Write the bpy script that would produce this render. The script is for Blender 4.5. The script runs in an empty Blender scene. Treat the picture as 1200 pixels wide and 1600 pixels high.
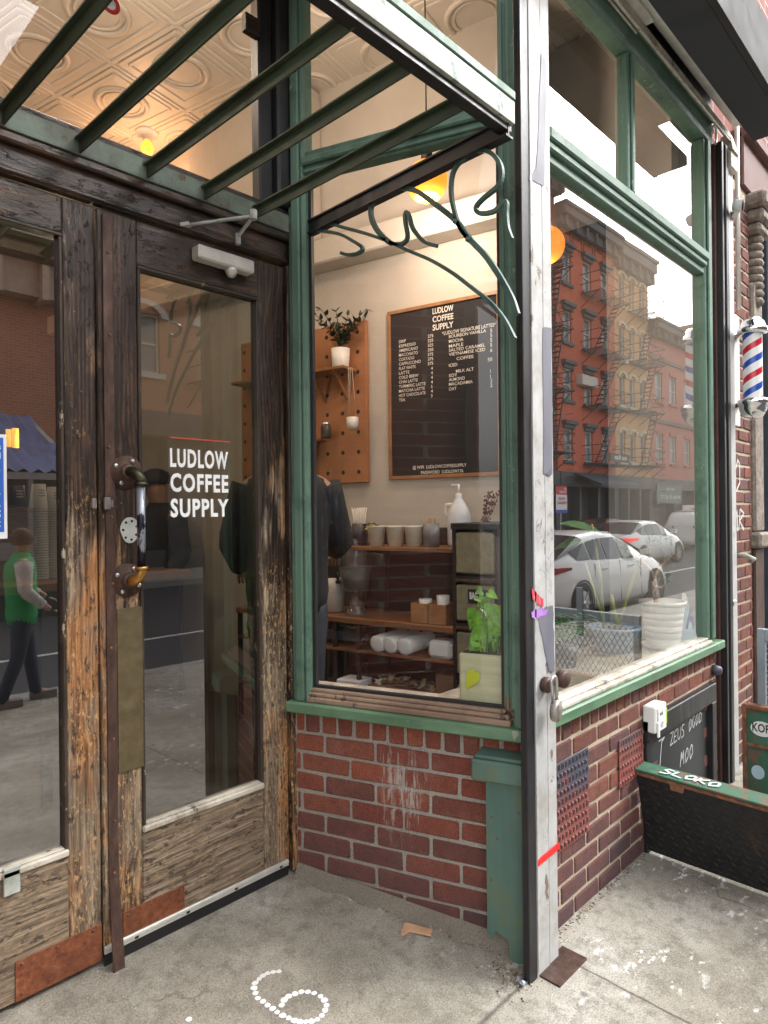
import bpy, bmesh, math, random
from mathutils import Vector, Matrix, noise as mnoise
random.seed(7)
SC = bpy.context.scene
COL = SC.collection
# ---------------------------------------------------------------- camera
F = 1030.0; ROLL = 0.0108; DC = 1.25; CZ = 1.557
_a = math.atan(1000 / F)
FW = Vector((math.cos(_a), math.sin(_a), 0)); RT = Vector((FW.y, -FW.x, 0)); UP = Vector((0, 0, 1))
CP = Vector((0, -DC, CZ))
cam = bpy.data.cameras.new('camera'); camo = bpy.data.objects.new('camera', cam); COL.objects.link(camo)
cam.sensor_fit = 'HORIZONTAL'; cam.sensor_width = 36.0; cam.lens = 36.0 * F / 1200
cam.clip_start = 0.05; cam.clip_end = 500
rr = (RT - UP * ROLL).normalized()
uu = (UP + RT * ROLL).normalized()
camo.matrix_world = Matrix.Translation(CP) @ Matrix((rr, uu, -FW)).transposed().to_4x4()
SC.camera = camo
SC.render.resolution_x = 768; SC.render.resolution_y = 1024
# ---------------------------------------------------------------- sky and sun (overcast)
W = bpy.data.worlds.new('World'); SC.world = W; W.use_nodes = True
wn = W.node_tree; bg = wn.nodes['Background']
sky = wn.nodes.new('ShaderNodeTexSky'); sky.sky_type = 'NISHITA'; sky.sun_disc = False
SUN_EL, SUN_AZ = math.radians(38), math.radians(135)
sky.sun_elevation = SUN_EL; sky.sun_rotation = SUN_AZ; sky.dust_density = 4; sky.air_density = 1.2
hs = wn.nodes.new('ShaderNodeHueSaturation'); hs.inputs['Saturation'].default_value = 0.12
wn.links.new(sky.outputs[0], hs.inputs['Color']); wn.links.new(hs.outputs[0], bg.inputs['Color'])
bg.inputs['Strength'].default_value = 0.15
sun = bpy.data.lights.new('sun', 'SUN'); suno = bpy.data.objects.new('sun', sun); COL.objects.link(suno)
sun.energy = 0.9; sun.angle = math.radians(25); sun.color = (1, .98, .95)
# sun comes from the street side, high
sd = Vector((math.sin(SUN_AZ) * math.cos(SUN_EL), math.cos(SUN_AZ) * math.cos(SUN_EL), math.sin(SUN_EL)))
suno.rotation_euler = sd.to_track_quat('Z', 'Y').to_euler()
SC.view_settings.view_transform = 'Standard'; SC.view_settings.look = 'None'
SC.view_settings.exposure = 2.3; SC.view_settings.gamma = 1
SC.cycles.max_bounces = 8; SC.cycles.transparent_max_bounces = 16
# ---------------------------------------------------------------- geometry frames
def ray(px, py):
    u = (px - 600) / F; v = (800.5 - py) / F
    return FW + RT * (u + v * ROLL) + UP * (v - u * ROLL)
class Frame:
    """a vertical plane: origin o (x,y), along-direction u, outward normal n"""
    def __init__(s, o, u, n, right=1):
        s.o = Vector((o[0], o[1], 0)); s.u = Vector((u[0], u[1], 0)).normalized(); s.n = Vector((n[0], n[1], 0)).normalized(); s.right = s.u * right
    def p(s, a, z, o=0): return s.o + s.u * a + s.n * o + UP * z
    def at(s, px, py, off=0):
        d = ray(px, py); o = s.o + s.n * off; t = (o - CP).dot(s.n) / d.dot(s.n); q = CP + d * t
        return ((q - o).dot(s.u), q.z)
R_ = Frame((0, 0), (1, 0), (0, -1))
WU = Vector((-0.33975, 0.94051, 0))
W_ = Frame((1.9935, 0), WU, (-0.94051, -0.33975), -1)
YD = 0.911
D_ = Frame((0, YD), (1, 0), (0, -1))
I_ = Frame((3.042, 1.647), (-.21, .978), (-.978, -.21), -1)
def atz(px, py, z):
    d = ray(px, py); t = (z - CZ) / d.z; return CP + d * t
# ---------------------------------------------------------------- mesh builder
class MB:
    def __init__(s): s.bm = bmesh.new()
    def hexa(s, c, bev=0, mi=0):
        """c: 8 corners, bottom ring 4 then top ring 4"""
        v = [s.bm.verts.new(p) for p in c]
        fs = [s.bm.faces.new([v[i] for i in q]) for q in ((0, 3, 2, 1), (4, 5, 6, 7), (0, 1, 5, 4), (1, 2, 6, 5), (2, 3, 7, 6), (3, 0, 4, 7))]
        for f in fs: f.material_index = mi
        if bev > 0:
            es = set(e for f in fs for e in f.edges)
            r = bmesh.ops.bevel(s.bm, geom=list(es), offset=bev, segments=1, affect='EDGES', clamp_overlap=True)
            for f in r['faces']: f.material_index = mi
        return s
    def box(s, x0, x1, y0, y1, z0, z1, bev=0, mi=0):
        return s.hexa([(x0, y0, z0), (x1, y0, z0), (x1, y1, z0), (x0, y1, z0), (x0, y0, z1), (x1, y0, z1), (x1, y1, z1), (x0, y1, z1)], bev, mi)
    def fb(s, fr, a0, a1, z0, z1, o0, o1, bev=0, mi=0):
        P = fr.p
        return s.hexa([P(a0, z0, o1), P(a1, z0, o1), P(a1, z0, o0), P(a0, z0, o0), P(a0, z1, o1), P(a1, z1, o1), P(a1, z1, o0), P(a0, z1, o0)], bev, mi)
    def bar(s, p, q, w, h, up=UP, bev=0, mi=0):
        p = Vector(p); q = Vector(q); d = (q - p).normalized(); x = d.cross(up).normalized() * w / 2; y = x.cross(d).normalized() * h / 2
        return s.hexa([p - x - y, p + x - y, q + x - y, q - x - y, p - x + y, p + x + y, q + x + y, q - x + y], bev, mi)
    def tube(s, pts, r, n=8, cap=True, mi=0, ref=None):
        pts = [Vector(p) for p in pts]; rs = r if isinstance(r, (list, tuple)) else [r] * len(pts)
        rings = []; prev = None
        for i, p in enumerate(pts):
            d = (pts[min(i + 1, len(pts) - 1)] - pts[max(i - 1, 0)])
            d = d.normalized() if d.length > 1e-9 else Vector((0, 0, 1))
            if prev is None:
                a = Vector((0, 0, 1)) if abs(d.z) < .9 else Vector((1, 0, 0)); x = d.cross(a).normalized()
            else:
                x = (prev - d * prev.dot(d)).normalized()
            prev = x; y = d.cross(x)
            rings.append([s.bm.verts.new(p + (x * math.cos(2 * math.pi * k / n) + y * math.sin(2 * math.pi * k / n)) * rs[i]) for k in range(n)])
        for i in range(len(rings) - 1):
            for k in range(n):
                f = s.bm.faces.new((rings[i][k], rings[i][(k + 1) % n], rings[i + 1][(k + 1) % n], rings[i + 1][k])); f.smooth = True; f.material_index = mi
        if cap:
            f = s.bm.faces.new(rings[0][::-1]); f.material_index = mi
            f = s.bm.faces.new(rings[-1]); f.material_index = mi
        return s
    def strip(s, pts, w, t, side, mi=0):
        """flat bar of width w along vector side, thickness t, following pts"""
        pts = [Vector(p) for p in pts]; side = Vector(side).normalized(); rings = []
        for i, p in enumerate(pts):
            d = (pts[min(i + 1, len(pts) - 1)] - pts[max(i - 1, 0)]).normalized(); nn = d.cross(side).normalized() * t / 2; sw = side * w / 2
            rings.append([s.bm.verts.new(p + a) for a in (nn + sw, nn - sw, -nn - sw, -nn + sw)])
        for i in range(len(rings) - 1):
            for k in range(4):
                f = s.bm.faces.new((rings[i][k], rings[i][(k + 1) % 4], rings[i + 1][(k + 1) % 4], rings[i + 1][k])); f.material_index = mi
        s.bm.faces.new(rings[0][::-1]); s.bm.faces.new(rings[-1]); return s
    def lathe(s, prof, c=(0, 0, 0), n=24, axis=None, mi=0, smooth=True):
        c = Vector(c); ax = Vector(axis).normalized() if axis is not None else UP
        a = Vector((1, 0, 0)) if abs(ax.x) < .9 else Vector((0, 1, 0)); x = ax.cross(a).normalized(); y = ax.cross(x)
        rings = []
        for r, h in prof:
            if r < 1e-6: rings.append([s.bm.verts.new(c + ax * h)])
            else: rings.append([s.bm.verts.new(c + ax * h + (x * math.cos(2 * math.pi * k / n) + y * math.sin(2 * math.pi * k / n)) * r) for k in range(n)])
        for A, B in zip(rings, rings[1:]):
            for k in range(n):
                k2 = (k + 1) % n
                if len(A) == 1 and len(B) == 1: continue
                if len(A) == 1: f = s.bm.faces.new((A[0], B[k2], B[k]))
                elif len(B) == 1: f = s.bm.faces.new((A[k], A[k2], B[0]))
                else: f = s.bm.faces.new((A[k], A[k2], B[k2], B[k]))
                f.smooth = smooth; f.material_index = mi
        return s
    def poly(s, pts, mi=0):
        f = s.bm.faces.new([s.bm.verts.new(Vector(p)) for p in pts]); f.material_index = mi; return s
    def prism(s, pts, d, mi=0, smooth=False):
        d = Vector(d); a = [s.bm.verts.new(Vector(p)) for p in pts]; b = [s.bm.verts.new(Vector(p) + d) for p in pts]; n = len(pts)
        s.bm.faces.new(a[::-1]).material_index = mi; s.bm.faces.new(b).material_index = mi
        for i in range(n):
            f = s.bm.faces.new((a[i], a[(i + 1) % n], b[(i + 1) % n], b[i])); f.material_index = mi; f.smooth = smooth
        return s
    def leaf(s, base, tip, w, nrm, mi=0, fold=.15, heart=False):
        base = Vector(base); tip = Vector(tip); d = tip - base; L = d.length
        if L < 1e-6: return s
        sd = d.cross(Vector(nrm)); sd = sd.normalized() if sd.length > 1e-6 else Vector((1, 0, 0)); n2 = sd.cross(d).normalized()
        prof = [(0, .02), (.12, .75), (.35, 1.0), (.6, .8), (.82, .42), (1, 0.02)] if not heart else [(-.12, .42), (-.06, .72), (.04, .95), (.16, 1.0), (.3, .93), (.45, .78), (.6, .58), (.74, .38), (.87, .18), (1, .01)]
        mid = []; Lf = []; Rg = []
        for t, k in prof:
            c = base + d * max(t, 0 if not heart else t) - n2 * (t * t * .12 * L); ww = w / 2 * k
            mid.append(s.bm.verts.new(base + d * max(t, 0) - n2 * (t * t * .12 * L))); Lf.append(s.bm.verts.new(c + sd * ww + n2 * fold * ww)); Rg.append(s.bm.verts.new(c - sd * ww + n2 * fold * ww))
        for i in range(len(prof) - 1):
            for q in ((mid[i], mid[i + 1], Lf[i + 1], Lf[i]), (mid[i + 1], mid[i], Rg[i], Rg[i + 1])):
                f = s.bm.faces.new(q); f.smooth = True; f.material_index = mi
        return s
    def build(s, name, mat, parent=None, smooth=None, loc=None):
        bmesh.ops.recalc_face_normals(s.bm, faces=s.bm.faces[:])
        me = bpy.data.meshes.new(name)
        if loc is not None: bmesh.ops.translate(s.bm, verts=s.bm.verts[:], vec=-Vector(loc))
        s.bm.to_mesh(me); s.bm.free()
        for m in (mat if isinstance(mat, (list, tuple)) else [mat]): me.materials.append(m)
        o = bpy.data.objects.new(name, me); COL.objects.link(o)
        if loc is not None: o.location = loc
        if parent is not None:
            o.parent = parent; o.matrix_parent_inverse = Matrix.Identity(4)
            o.location = Vector(o.location) - wloc(parent)
        if smooth is not None:
            for p in me.polygons: p.use_smooth = smooth
        return o
def wloc(o):
    v = Vector((0, 0, 0))
    while o is not None: v += Vector(o.location); o = o.parent
    return v
def tag(o, label=None, cat=None, group=None, kind=None):
    if label: o['label'] = label
    if cat: o['category'] = cat
    if group: o['group'] = group
    if kind: o['kind'] = kind
    return o
def thing(name, label, cat, loc=(0, 0, 0), group=None):
    o = bpy.data.objects.new(name, None); COL.objects.link(o); o.location = loc; o.empty_display_size = .1
    return tag(o, label, cat, group)
def copy_tree(o, loc, label=None, rz=None):
    c = o.copy(); COL.objects.link(c); c.location = loc
    if rz is not None: c.rotation_euler = (0, 0, rz)
    if label: c['label'] = label
    for ch in [x for x in bpy.data.objects if x.parent == o]:
        d = ch.copy(); COL.objects.link(d); d.parent = c
        for g in [x for x in bpy.data.objects if x.parent == ch]:
            e = g.copy(); COL.objects.link(e); e.parent = d
    return c
def text(name, s, origin, right, up, height, mat, parent=None, width=None, bold=0.0, depth=.0006, align='LEFT', spacing=1.0, line=1.0, xs=1.0):
    cu = bpy.data.curves.new(name, 'FONT'); cu.body = s; cu.size = 1; cu.offset = bold; cu.extrude = 0.0; cu.align_x = align
    cu.space_character = spacing; cu.space_line = line; cu.resolution_u = 3
    t = bpy.data.objects.new('tmp', cu); COL.objects.link(t)
    bpy.context.view_layer.update()
    me = bpy.data.meshes.new_from_object(t.evaluated_get(bpy.context.evaluated_depsgraph_get()))
    bpy.data.objects.remove(t); bpy.data.curves.remove(cu)
    k = height / 0.69                                   # cap height of the built-in font
    right = Vector(right).normalized(); up = Vector(up).normalized(); n = right.cross(up)
    if len(me.vertices) == 0: return None
    xsv = [v.co.x for v in me.vertices]; wd = max(xsv) - min(xsv)
    kx = k * xs
    if width: kx = width / wd
    x0 = min(xsv) if align == 'LEFT' else 0
    o3 = Vector(origin)
    for v in me.vertices: v.co = o3 + right * ((v.co.x - x0) * kx) + up * (v.co.y * k) + n * depth
    if parent is not None:
        w = wloc(parent)
        for v in me.vertices: v.co -= w
    me.name = name; me.materials.clear(); me.materials.append(mat)
    o = bpy.data.objects.new(name, me); COL.objects.link(o)
    if parent is not None: o.parent = parent
    return o
# ---------------------------------------------------------------- materials
class NT:
    def __init__(s, name):
        s.m = bpy.data.materials.new(name); s.m.use_nodes = True; s.t = s.m.node_tree; s.b = s.t.nodes['Principled BSDF']; s.out = s.t.nodes['Material Output']
        s.co = s.t.nodes.new('ShaderNodeTexCoord').outputs['Object']
    def L(s, a, b): s.t.links.new(a, b)
    def n(s, ty, props=None, **k):
        nd = s.t.nodes.new('ShaderNode' + ty)
        for a, b in (props or {}).items(): setattr(nd, a, b)
        for a, b in k.items():
            key = a.replace('_', ' ')
            inp = nd.inputs[int(a[1:])] if a[0] == 'i' and a[1:].isdigit() else nd.inputs[key]
            if hasattr(b, 'is_output') or isinstance(b, bpy.types.NodeSocket): s.L(b, inp)
            else: inp.default_value = b
        return nd
    def map(s, sc=(1, 1, 1), rot=(0, 0, 0), co=None):
        return s.n('Mapping', Vector=co or s.co, Scale=sc, Rotation=rot).outputs[0]
    def noise(s, scale, detail=4, rough=.55, co=None, dist=0):
        return s.n('TexNoise', Vector=co or s.co, Scale=scale, Detail=detail, Roughness=rough, Distortion=dist).outputs['Fac']
    def vor(s, scale, co=None, feat='F1', out='Distance'):
        return s.n('TexVoronoi', {'feature': feat}, Vector=co or s.co, Scale=scale).outputs[out]
    def ramp(s, fac, stops, interp='LINEAR'):
        r = s.n('ValToRGB', Fac=fac); cr = r.color_ramp; cr.interpolation = interp
        while len(cr.elements) < len(stops): cr.elements.new(.5)
        for e, (p, c) in zip(cr.elements, stops):
            e.position = p; e.color = (c, c, c, 1) if isinstance(c, (int, float)) else (*c, 1)
        return r.outputs[0]
    def mix(s, f, a, b, bt='MIX'):
        nd = s.n('Mix', {'data_type': 'RGBA', 'blend_type': bt})
        for i, v in ((0, f), (6, a), (7, b)):
            if isinstance(v, bpy.types.NodeSocket): s.L(v, nd.inputs[i])
            else: nd.inputs[i].default_value = v if i == 0 else (*v, 1) if len(v) == 3 else v
        return nd.outputs[2]
    def math(s, op, a, b=0.0, c=None):
        nd = s.n('Math', {'operation': op})
        for i, v in enumerate((a, b) if c is None else (a, b, c)):
            if isinstance(v, bpy.types.NodeSocket): s.L(v, nd.inputs[i])
            else: nd.inputs[i].default_value = v
        return nd.outputs[0]
    def sep(s, co=None):
        return s.n('SeparateXYZ', Vector=co or s.co).outputs
    def set(s, col=None, rough=None, metal=None, bump=None, bd=.002, bs=.6, **k):
        for nm, v in (('Base Color', col), ('Roughness', rough), ('Metallic', metal)):
            if v is None: continue
            if isinstance(v, bpy.types.NodeSocket): s.L(v, s.b.inputs[nm])
            else: s.b.inputs[nm].default_value = (*v, 1) if nm == 'Base Color' else v
        for a, v in k.items():
            s.b.inputs[a.replace('_', ' ')].default_value = v
        if bump is not None:
            nd = s.n('Bump', Height=bump, Distance=bd, Strength=bs); s.L(nd.outputs[0], s.b.inputs['Normal'])
        return s.m
def plain(name, c, rough=.6, metal=0, var=.12, sc=8, bump=.0, **k):
    t = NT(name); nf = t.noise(sc, 5)
    lo = tuple(x * (1 - var) for x in c); hi = tuple(min(1, x * (1 + var)) for x in c)
    return t.set(t.ramp(nf, [(.3, lo), (.7, hi)]), t.ramp(nf, [(.2, max(0, rough - .08)), (.8, min(1, rough + .08))]), metal, t.noise(sc * 12, 3) if bump else None, bd=bump or .001, **k)
def painted(name, c, c2, chip, chipamt=.62, streak=(1, 1, .12), dirt=(.05, .045, .03), dirtamt=.6, rough=.5):
    """old paint: streaky tone, dirt film, chips showing what lies under it"""
    t = NT(name); st = t.map(streak)
    a = t.noise(14, 6, .65, st); b = t.noise(60, 4, .6); c1 = t.ramp(a, [(.3, c), (.72, c2)])
    d = t.ramp(t.noise(6, 8, .7), [(dirtamt - .08, 0.0), (dirtamt + .12, .8)])
    col = t.mix(d, c1, dirt)
    ch = t.ramp(t.math('ADD', t.noise(17, 9, .70, t.map((1, 1, .5))), t.math('MULTIPLY', t.math('SUBTRACT', a, .5), .12)), [(chipamt, 0.0), (chipamt + .025, .9)])
    col = t.mix(ch, col, chip)
    h = t.math('ADD', t.math('MULTIPLY', ch, -.5), t.math('MULTIPLY', b, .35))
    return t.set(col, t.ramp(a, [(.3, rough - .1), (.7, rough + .2)]), 0, h, bd=.0018, bs=.8)
def wood_worn(name, vertical=True, bare=0.0, grey=.5):
    t = NT(name); gs = (38, 38, 1.5) if vertical else (1.5, 1.5, 38)
    g = t.map(gs); warp = t.noise(1.2, 3, .5, t.map((3, 3, .8) if vertical else (.8, .8, 3)))
    gv = t.n('VectorMath', {'operation': 'ADD'}, i0=g, i1=t.n('VectorMath', {'operation': 'SCALE'}, i0=t.n('CombineXYZ', X=warp, Y=warp, Z=warp).outputs[0], Scale=5.0).outputs[0]).outputs[0]
    fine = t.noise(2.2, 7, .7, gv); wide = t.noise(.8, 3, .5, gv)
    rings = t.n('TexWave', {'wave_type': 'BANDS', 'bands_direction': 'X'}, Vector=gv, Scale=.55, Distortion=3.0, Detail=3).outputs['Fac']
    z = t.sep()['Z']
    zb = t.n('MapRange', Value=z, i1=2.2, i2=.8, i3=-.22, i4=.10).outputs[0]
    patch = t.math('ADD', t.noise(3.2, 8, .62, t.map((1.6, 1.6, .55) if vertical else (.7, .7, 1.6))), t.math('ADD', zb, bare))
    patch = t.math('ADD', patch, t.math('MULTIPLY', t.math('SUBTRACT', fine, .5), .35))
    m1 = t.ramp(patch, [(.45, 0.0), (.57, 1.0)])
    var = t.ramp(t.math('ADD', t.math('MULTIPLY', fine, .88), t.math('MULTIPLY', rings, .12)), [(.34, (.006, .0045, .004)), (.5, (.030, .018, .012)), (.66, (.10, .055, .032))])
    gry = t.ramp(fine, [(.32, (.035, .025, .018)), (.5, (.17, .125, .085)), (.68, (.40, .31, .21))])
    org = t.ramp(fine, [(.32, (.05, .02, .008)), (.5, (.27, .12, .045)), (.68, (.55, .29, .11))])
    og = t.ramp(t.noise(4.3, 6, .6, t.map((1.3, 1.3, .45) if vertical else (.45, .45, 1.3))), [(.40 + grey * .16, 0.0), (.52 + grey * .16, 1.0)])
    barec = t.mix(og, gry, org) if grey < .8 else t.mix(t.math('MULTIPLY', og, .45), gry, org)
    col = t.mix(m1, var, barec)
    # crackled dark varnish left on the bare wood, pale scratches
    fk = t.ramp(t.noise(85, 6, .72, t.map((1.2, 1.2, .45) if vertical else (.45, .45, 1.2))), [(.545, 0.0), (.60, 1.0)])
    fr_ = t.ramp(t.math('ADD', t.noise(3.1, 5, .6), t.math('ADD', zb, .02)), [(.44, 0.0), (.58, .9 * (1 - .75 * max(0, grey - .5) * 2))])
    col = t.mix(t.math('MULTIPLY', fk, fr_), col, (.50, .31, .13))
    fl = t.ramp(t.noise(34, 9, .75, t.map((1.6, 1.6, .6) if vertical else (.6, .6, 1.6))), [(.56, 0.0), (.60, 1.0)])
    col = t.mix(t.math('MULTIPLY', fl, .8), col, (.03, .02, .015))
    sp = t.ramp(t.noise(110, 3, .5), [(.725, 0.0), (.75, .8)])
    col = t.mix(sp, col, (.42, .35, .27))
    h = t.math('ADD', t.math('MULTIPLY', fine, .8), t.math('MULTIPLY', t.math('SUBTRACT', 1.0, m1), .5))
    h = t.math('ADD', h, t.math('MULTIPLY', fl, .4))
    return t.set(col, t.ramp(m1, [(0, .42), (1, .75)]), 0, h, bd=.003, bs=.9)
def stain_mix(t, col, c):
    """white lime runs around a point of the wall"""
    s = t.sep(); dx = t.math('MULTIPLY', t.math('SUBTRACT', s['Y'], c.y), 6.5); dz = t.math('MULTIPLY', t.math('SUBTRACT', s['Z'], c.z), 3.6)
    r = t.math('ADD', t.math('MULTIPLY', dx, dx), t.math('MULTIPLY', dz, dz)); reg = t.ramp(r, [(0, 1.0), (1, 0.0)])
    dr = t.noise(30, 8, .75, t.map((1.3, 1.3, .16))); m = t.math('ADD', dr, t.math('MULTIPLY', reg, .17))
    return t.mix(t.math('MULTIPLY', t.ramp(m, [(.64, 0.0), (.72, .85)]), reg), col, (.50, .46, .42))
def brick_mat(name, cols, zdark=None, grime=.0, fleck=True, stain=None):
    t = NT(name); rnd = t.n('NewGeometry').outputs['Random Per Island']
    base = t.ramp(rnd, [(i / (len(cols) - 1), c) for i, c in enumerate(cols)])
    sp = t.noise(230, 5, .8); big = t.noise(9, 5, .6); base = t.mix(t.ramp(t.noise(24, 6, .7), [(.35, .0), (.7, .45)]), base, (.10, .04, .03)); base = t.mix(t.ramp(t.noise(17, 5, .7), [(.5, .0), (.75, .5)]), base, (.36, .14, .09))
    col = t.mix(t.ramp(sp, [(.38, .9), (.5, 0.0)]), base, (.035, .018, .015))
    col = t.mix(t.ramp(sp, [(.62, 0.0), (.74, .35)]), col, (.45, .22, .16))
    if fleck: col = t.mix(t.ramp(t.noise(3.5, 8, .75), [(.56, 0.0), (.76, .40)]), col, (.24, .20, .18))
    if zdark is not None:
        z = t.sep()['Z']; f = t.n('MapRange', Value=t.math('ADD', z, t.math('MULTIPLY', t.math('SUBTRACT', big, .5), .4)), i1=zdark[0], i2=zdark[1], i3=0.0, i4=.62).outputs[0]
        col = t.mix(f, col, (.075, .05, .06))
    if stain is not None: col = stain_mix(t, col, stain)
    return t.set(col, .9, 0, t.math('ADD', t.math('ADD', sp, t.noise(45, 5, .7)), t.math('MULTIPLY', big, .6)), bd=.006, bs=1)
def mortar_mat(name, c, stain=None):
    t = NT(name); a = t.noise(170, 6, .8); b = t.noise(5, 5, .6)
    col = t.mix(t.ramp(b, [(.35, 0.0), (.7, .6)]), c, tuple(x * .68 for x in c))
    if stain is not None: col = stain_mix(t, col, stain)
    return t.set(t.mix(t.ramp(a, [(.36, .8), (.55, 0.0)]), col, tuple(x * .4 for x in c)), .95, 0, a, bd=.004, bs=1)
def glass_mat(name, ior, tint=(1, 1, 1), dust=0.0, dcol=(.5, .5, .48)):
    t = NT(name); t.t.nodes.remove(t.b)
    bf = t.n('NewGeometry').outputs['Backfacing']
    fr = t.n('Fresnel', IOR=t.math('ADD', t.math('MULTIPLY', bf, 1 / ior - ior), ior))
    gl = t.n('BsdfGlossy', Roughness=0.0, Color=(1, 1, 1, 1)); tr = t.n('BsdfTransparent', Color=(*tint, 1))
    bump = t.n('Bump', Height=t.noise(1.3, 2, .4), Distance=.0035, Strength=.16); t.L(bump.outputs[0], gl.inputs['Normal'])
    base = tr.outputs[0]
    if dust:
        df = t.n('BsdfDiffuse', Color=(*dcol, 1)); f = t.ramp(t.noise(3, 8, .7, t.map((1.4, 1.4, .35))), [(.42, dust * .25), (.75, dust)])
        ms = t.n('MixShader', i0=f, i1=base, i2=df.outputs[0]); base = ms.outputs[0]
    mx = t.n('MixShader', i0=fr.outputs[0], i1=base, i2=gl.outputs[0])
    t.L(mx.outputs[0], t.out.inputs[0]); return t.m
def emis(name, c, s):
    t = NT(name); return t.set(c, .5, 0, **{'Emission_Color': (*c, 1), 'Emission_Strength': s})
M = {}
M['wood_v'] = wood_worn('worn_wood_upright', True); M['wood_h'] = wood_worn('worn_wood_level', False)
M['wood_bare'] = wood_worn('bare_wood_upright', True, .045, .45); M['wood_grey'] = wood_worn('grey_wood_level', False, .2, .9)
M['wood_dark'] = wood_worn('dark_wood_level', False, -.22, .3); M['wood_jamb'] = wood_worn('dark_wood_upright', True, -.10, .5)
M['bead'] = painted('pale_bead', (.42, .38, .31), (.6, .56, .48), (.08, .06, .05), .60, (1, 1, 1), (.12, .09, .06), .55)
M['bead_dark'] = painted('dark_bead', (.025, .018, .014), (.07, .045, .03), (.4, .33, .24), .60, (1, 1, .3), (.02, .015, .01), .5)
M['bead_tan'] = painted('bare_tan_bead', (.20, .13, .09), (.34, .24, .17), (.07, .045, .03), .62, (.3, .3, 1), (.12, .08, .06), .58)
M['green_sill'] = painted('sill_green_paint', (.07, .145, .08), (.14, .25, .15), (.30, .34, .27), .62, (.3, .3, 1), (.05, .07, .05), .62)
M['green_jamb'] = painted('jamb_green_paint', (.060, .118, .082), (.13, .225, .165), (.26, .32, .28), .64, (1, 1, .12), (.015, .04, .03), .60)
M['teal'] = painted('pilaster_teal_paint', (.048, .105, .09), (.085, .165, .138), (.13, .11, .05), .66, (1, 1, .15), (.11, .13, .06), .56)
M['green_dark'] = painted('canopy_green_paint', (.024, .044, .022), (.046, .068, .038), (.09, .11, .08), .68, (1, 1, 1), (.02, .02, .012), .6)
M['galv'] = painted('weathered_galvanised_steel', (.33, .36, .32), (.52, .53, .50), (.16, .22, .17), .60, (.4, 1, 1), (.16, .19, .14), .58, .55)
M['galv_green'] = painted('green_stained_steel', (.09, .13, .10), (.2, .25, .2), (.11, .075, .045), .57, (.4, 1, 1), (.07, .07, .05), .5, .6)
M['iron_green'] = painted('scroll_green_paint', (.03, .07, .058), (.07, .13, .11), (.25, .3, .27), .69, (1, 1, .5), (.012, .03, .025), .6, .42)
M['black'] = painted('black_iron_paint', (.008, .008, .009), (.02, .02, .022), (.09, .08, .07), .68, (1, 1, .2), (.03, .025, .02), .62, .4)
M['white_post'] = painted('white_post_paint', (.36, .365, .365), (.48, .48, .47), (.13, .09, .065), .635, (1, 1, .25), (.27, .25, .22), .56, .5)
M['grey_patch'] = painted('slate_patch_paint', (.11, .11, .14), (.16, .16, .19), (.4, .4, .42), .7, (1, 1, .3), (.12, .12, .12), .7, .5)
M['brass'] = plain('tarnished_brass', (.12, .092, .045), .6, .3, .28, 22, .0015)
M['copper'] = NT('rusty_copper_plate').m
t = NT('rusty_copper_sheet'); nf = t.noise(34, 9, .85); n2 = t.noise(7, 7, .75)
M['copper'] = t.set(t.mix(t.ramp(n2, [(.3, .0), (.75, .8)]), t.ramp(nf, [(.34, (.035, .015, .010)), (.47, (.24, .075, .034)), (.56, (.34, .12, .055)), (.68, (.50, .26, .14))]), (.13, .045, .025)), .55, .35, nf, bd=.0015)
t = NT('brown_iron'); nf = t.noise(30, 7, .7, t.map((1, 1, .3)))
M['iron_brown'] = t.set(t.ramp(nf, [(.3, (.035, .018, .013)), (.55, (.085, .047, .035)), (.75, (.17, .10, .075))]), .55, .3, nf, bd=.0012)
M['rust'] = plain('rust', (.2, .09, .05), .8, .2, .5, 30, .002)
M['steel'] = plain('brushed_steel', (.55, .55, .55), .32, .9, .2, 20)
M['chrome'] = plain('polished_chrome', (.75, .75, .76), .10, 1, .05, 6)
M['white_plastic'] = plain('white_plastic', (.72, .72, .70), .4, 0, .05)
M['rubber'] = plain('black_rubber', (.012, .012, .013), .6)
M['alu'] = plain('pale_aluminium', (.60, .59, .54), .38, .3, .12, 14)
M['white_ink'] = plain('white_lettering', (.88, .92, .92), .5, 0, .03)
M['glassR'] = glass_mat('street_window_glass', 3.7, (.95, .97, .96), .03, (.42, .45, .45))
M['glassW'] = glass_mat('entry_window_glass', 1.55, (.98, .985, .98), .008)
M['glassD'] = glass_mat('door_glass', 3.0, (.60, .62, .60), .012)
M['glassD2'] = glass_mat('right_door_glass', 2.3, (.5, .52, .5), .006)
M['wall_in'] = plain('warm_plaster', (.50, .455, .40), .85, 0, .08, 3, .001)
t = NT('pressed_tin')
M['tin'] = t.set((.56, .51, .44), .45, 0, t.noise(40, 3), bd=.0008)
M['dark_in'] = plain('dark_interior', (.05, .045, .04), .8, 0, .2)
M['counter'] = plain('oiled_wood_counter', (.19, .085, .035), .45, 0, .4, 5, .001)
M['shelf_black'] = plain('black_shelf', (.018, .017, .016), .5)

def each(name, mat, parent, items):
    """items: list of functions filling an MB; every one becomes an object of its own"""
    for f in items:
        m = MB(); f(m); m.build(name, mat, parent)
# ================================================================ THE SHOP
def gz(x, y):
    """height of the ground: entry slab rises to the doors, pavement falls slightly to the kerb"""
    if y >= 0: return 0.002 + min(y, .93) * .1 + (0 if y < 1.0 else 0)
    return 0.002 + y * .016
shop = thing('coffee_shop', 'coffee shop entrance with worn wooden doors, green window frames and red brick base', 'shop', (1.99, 0, 0))
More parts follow.
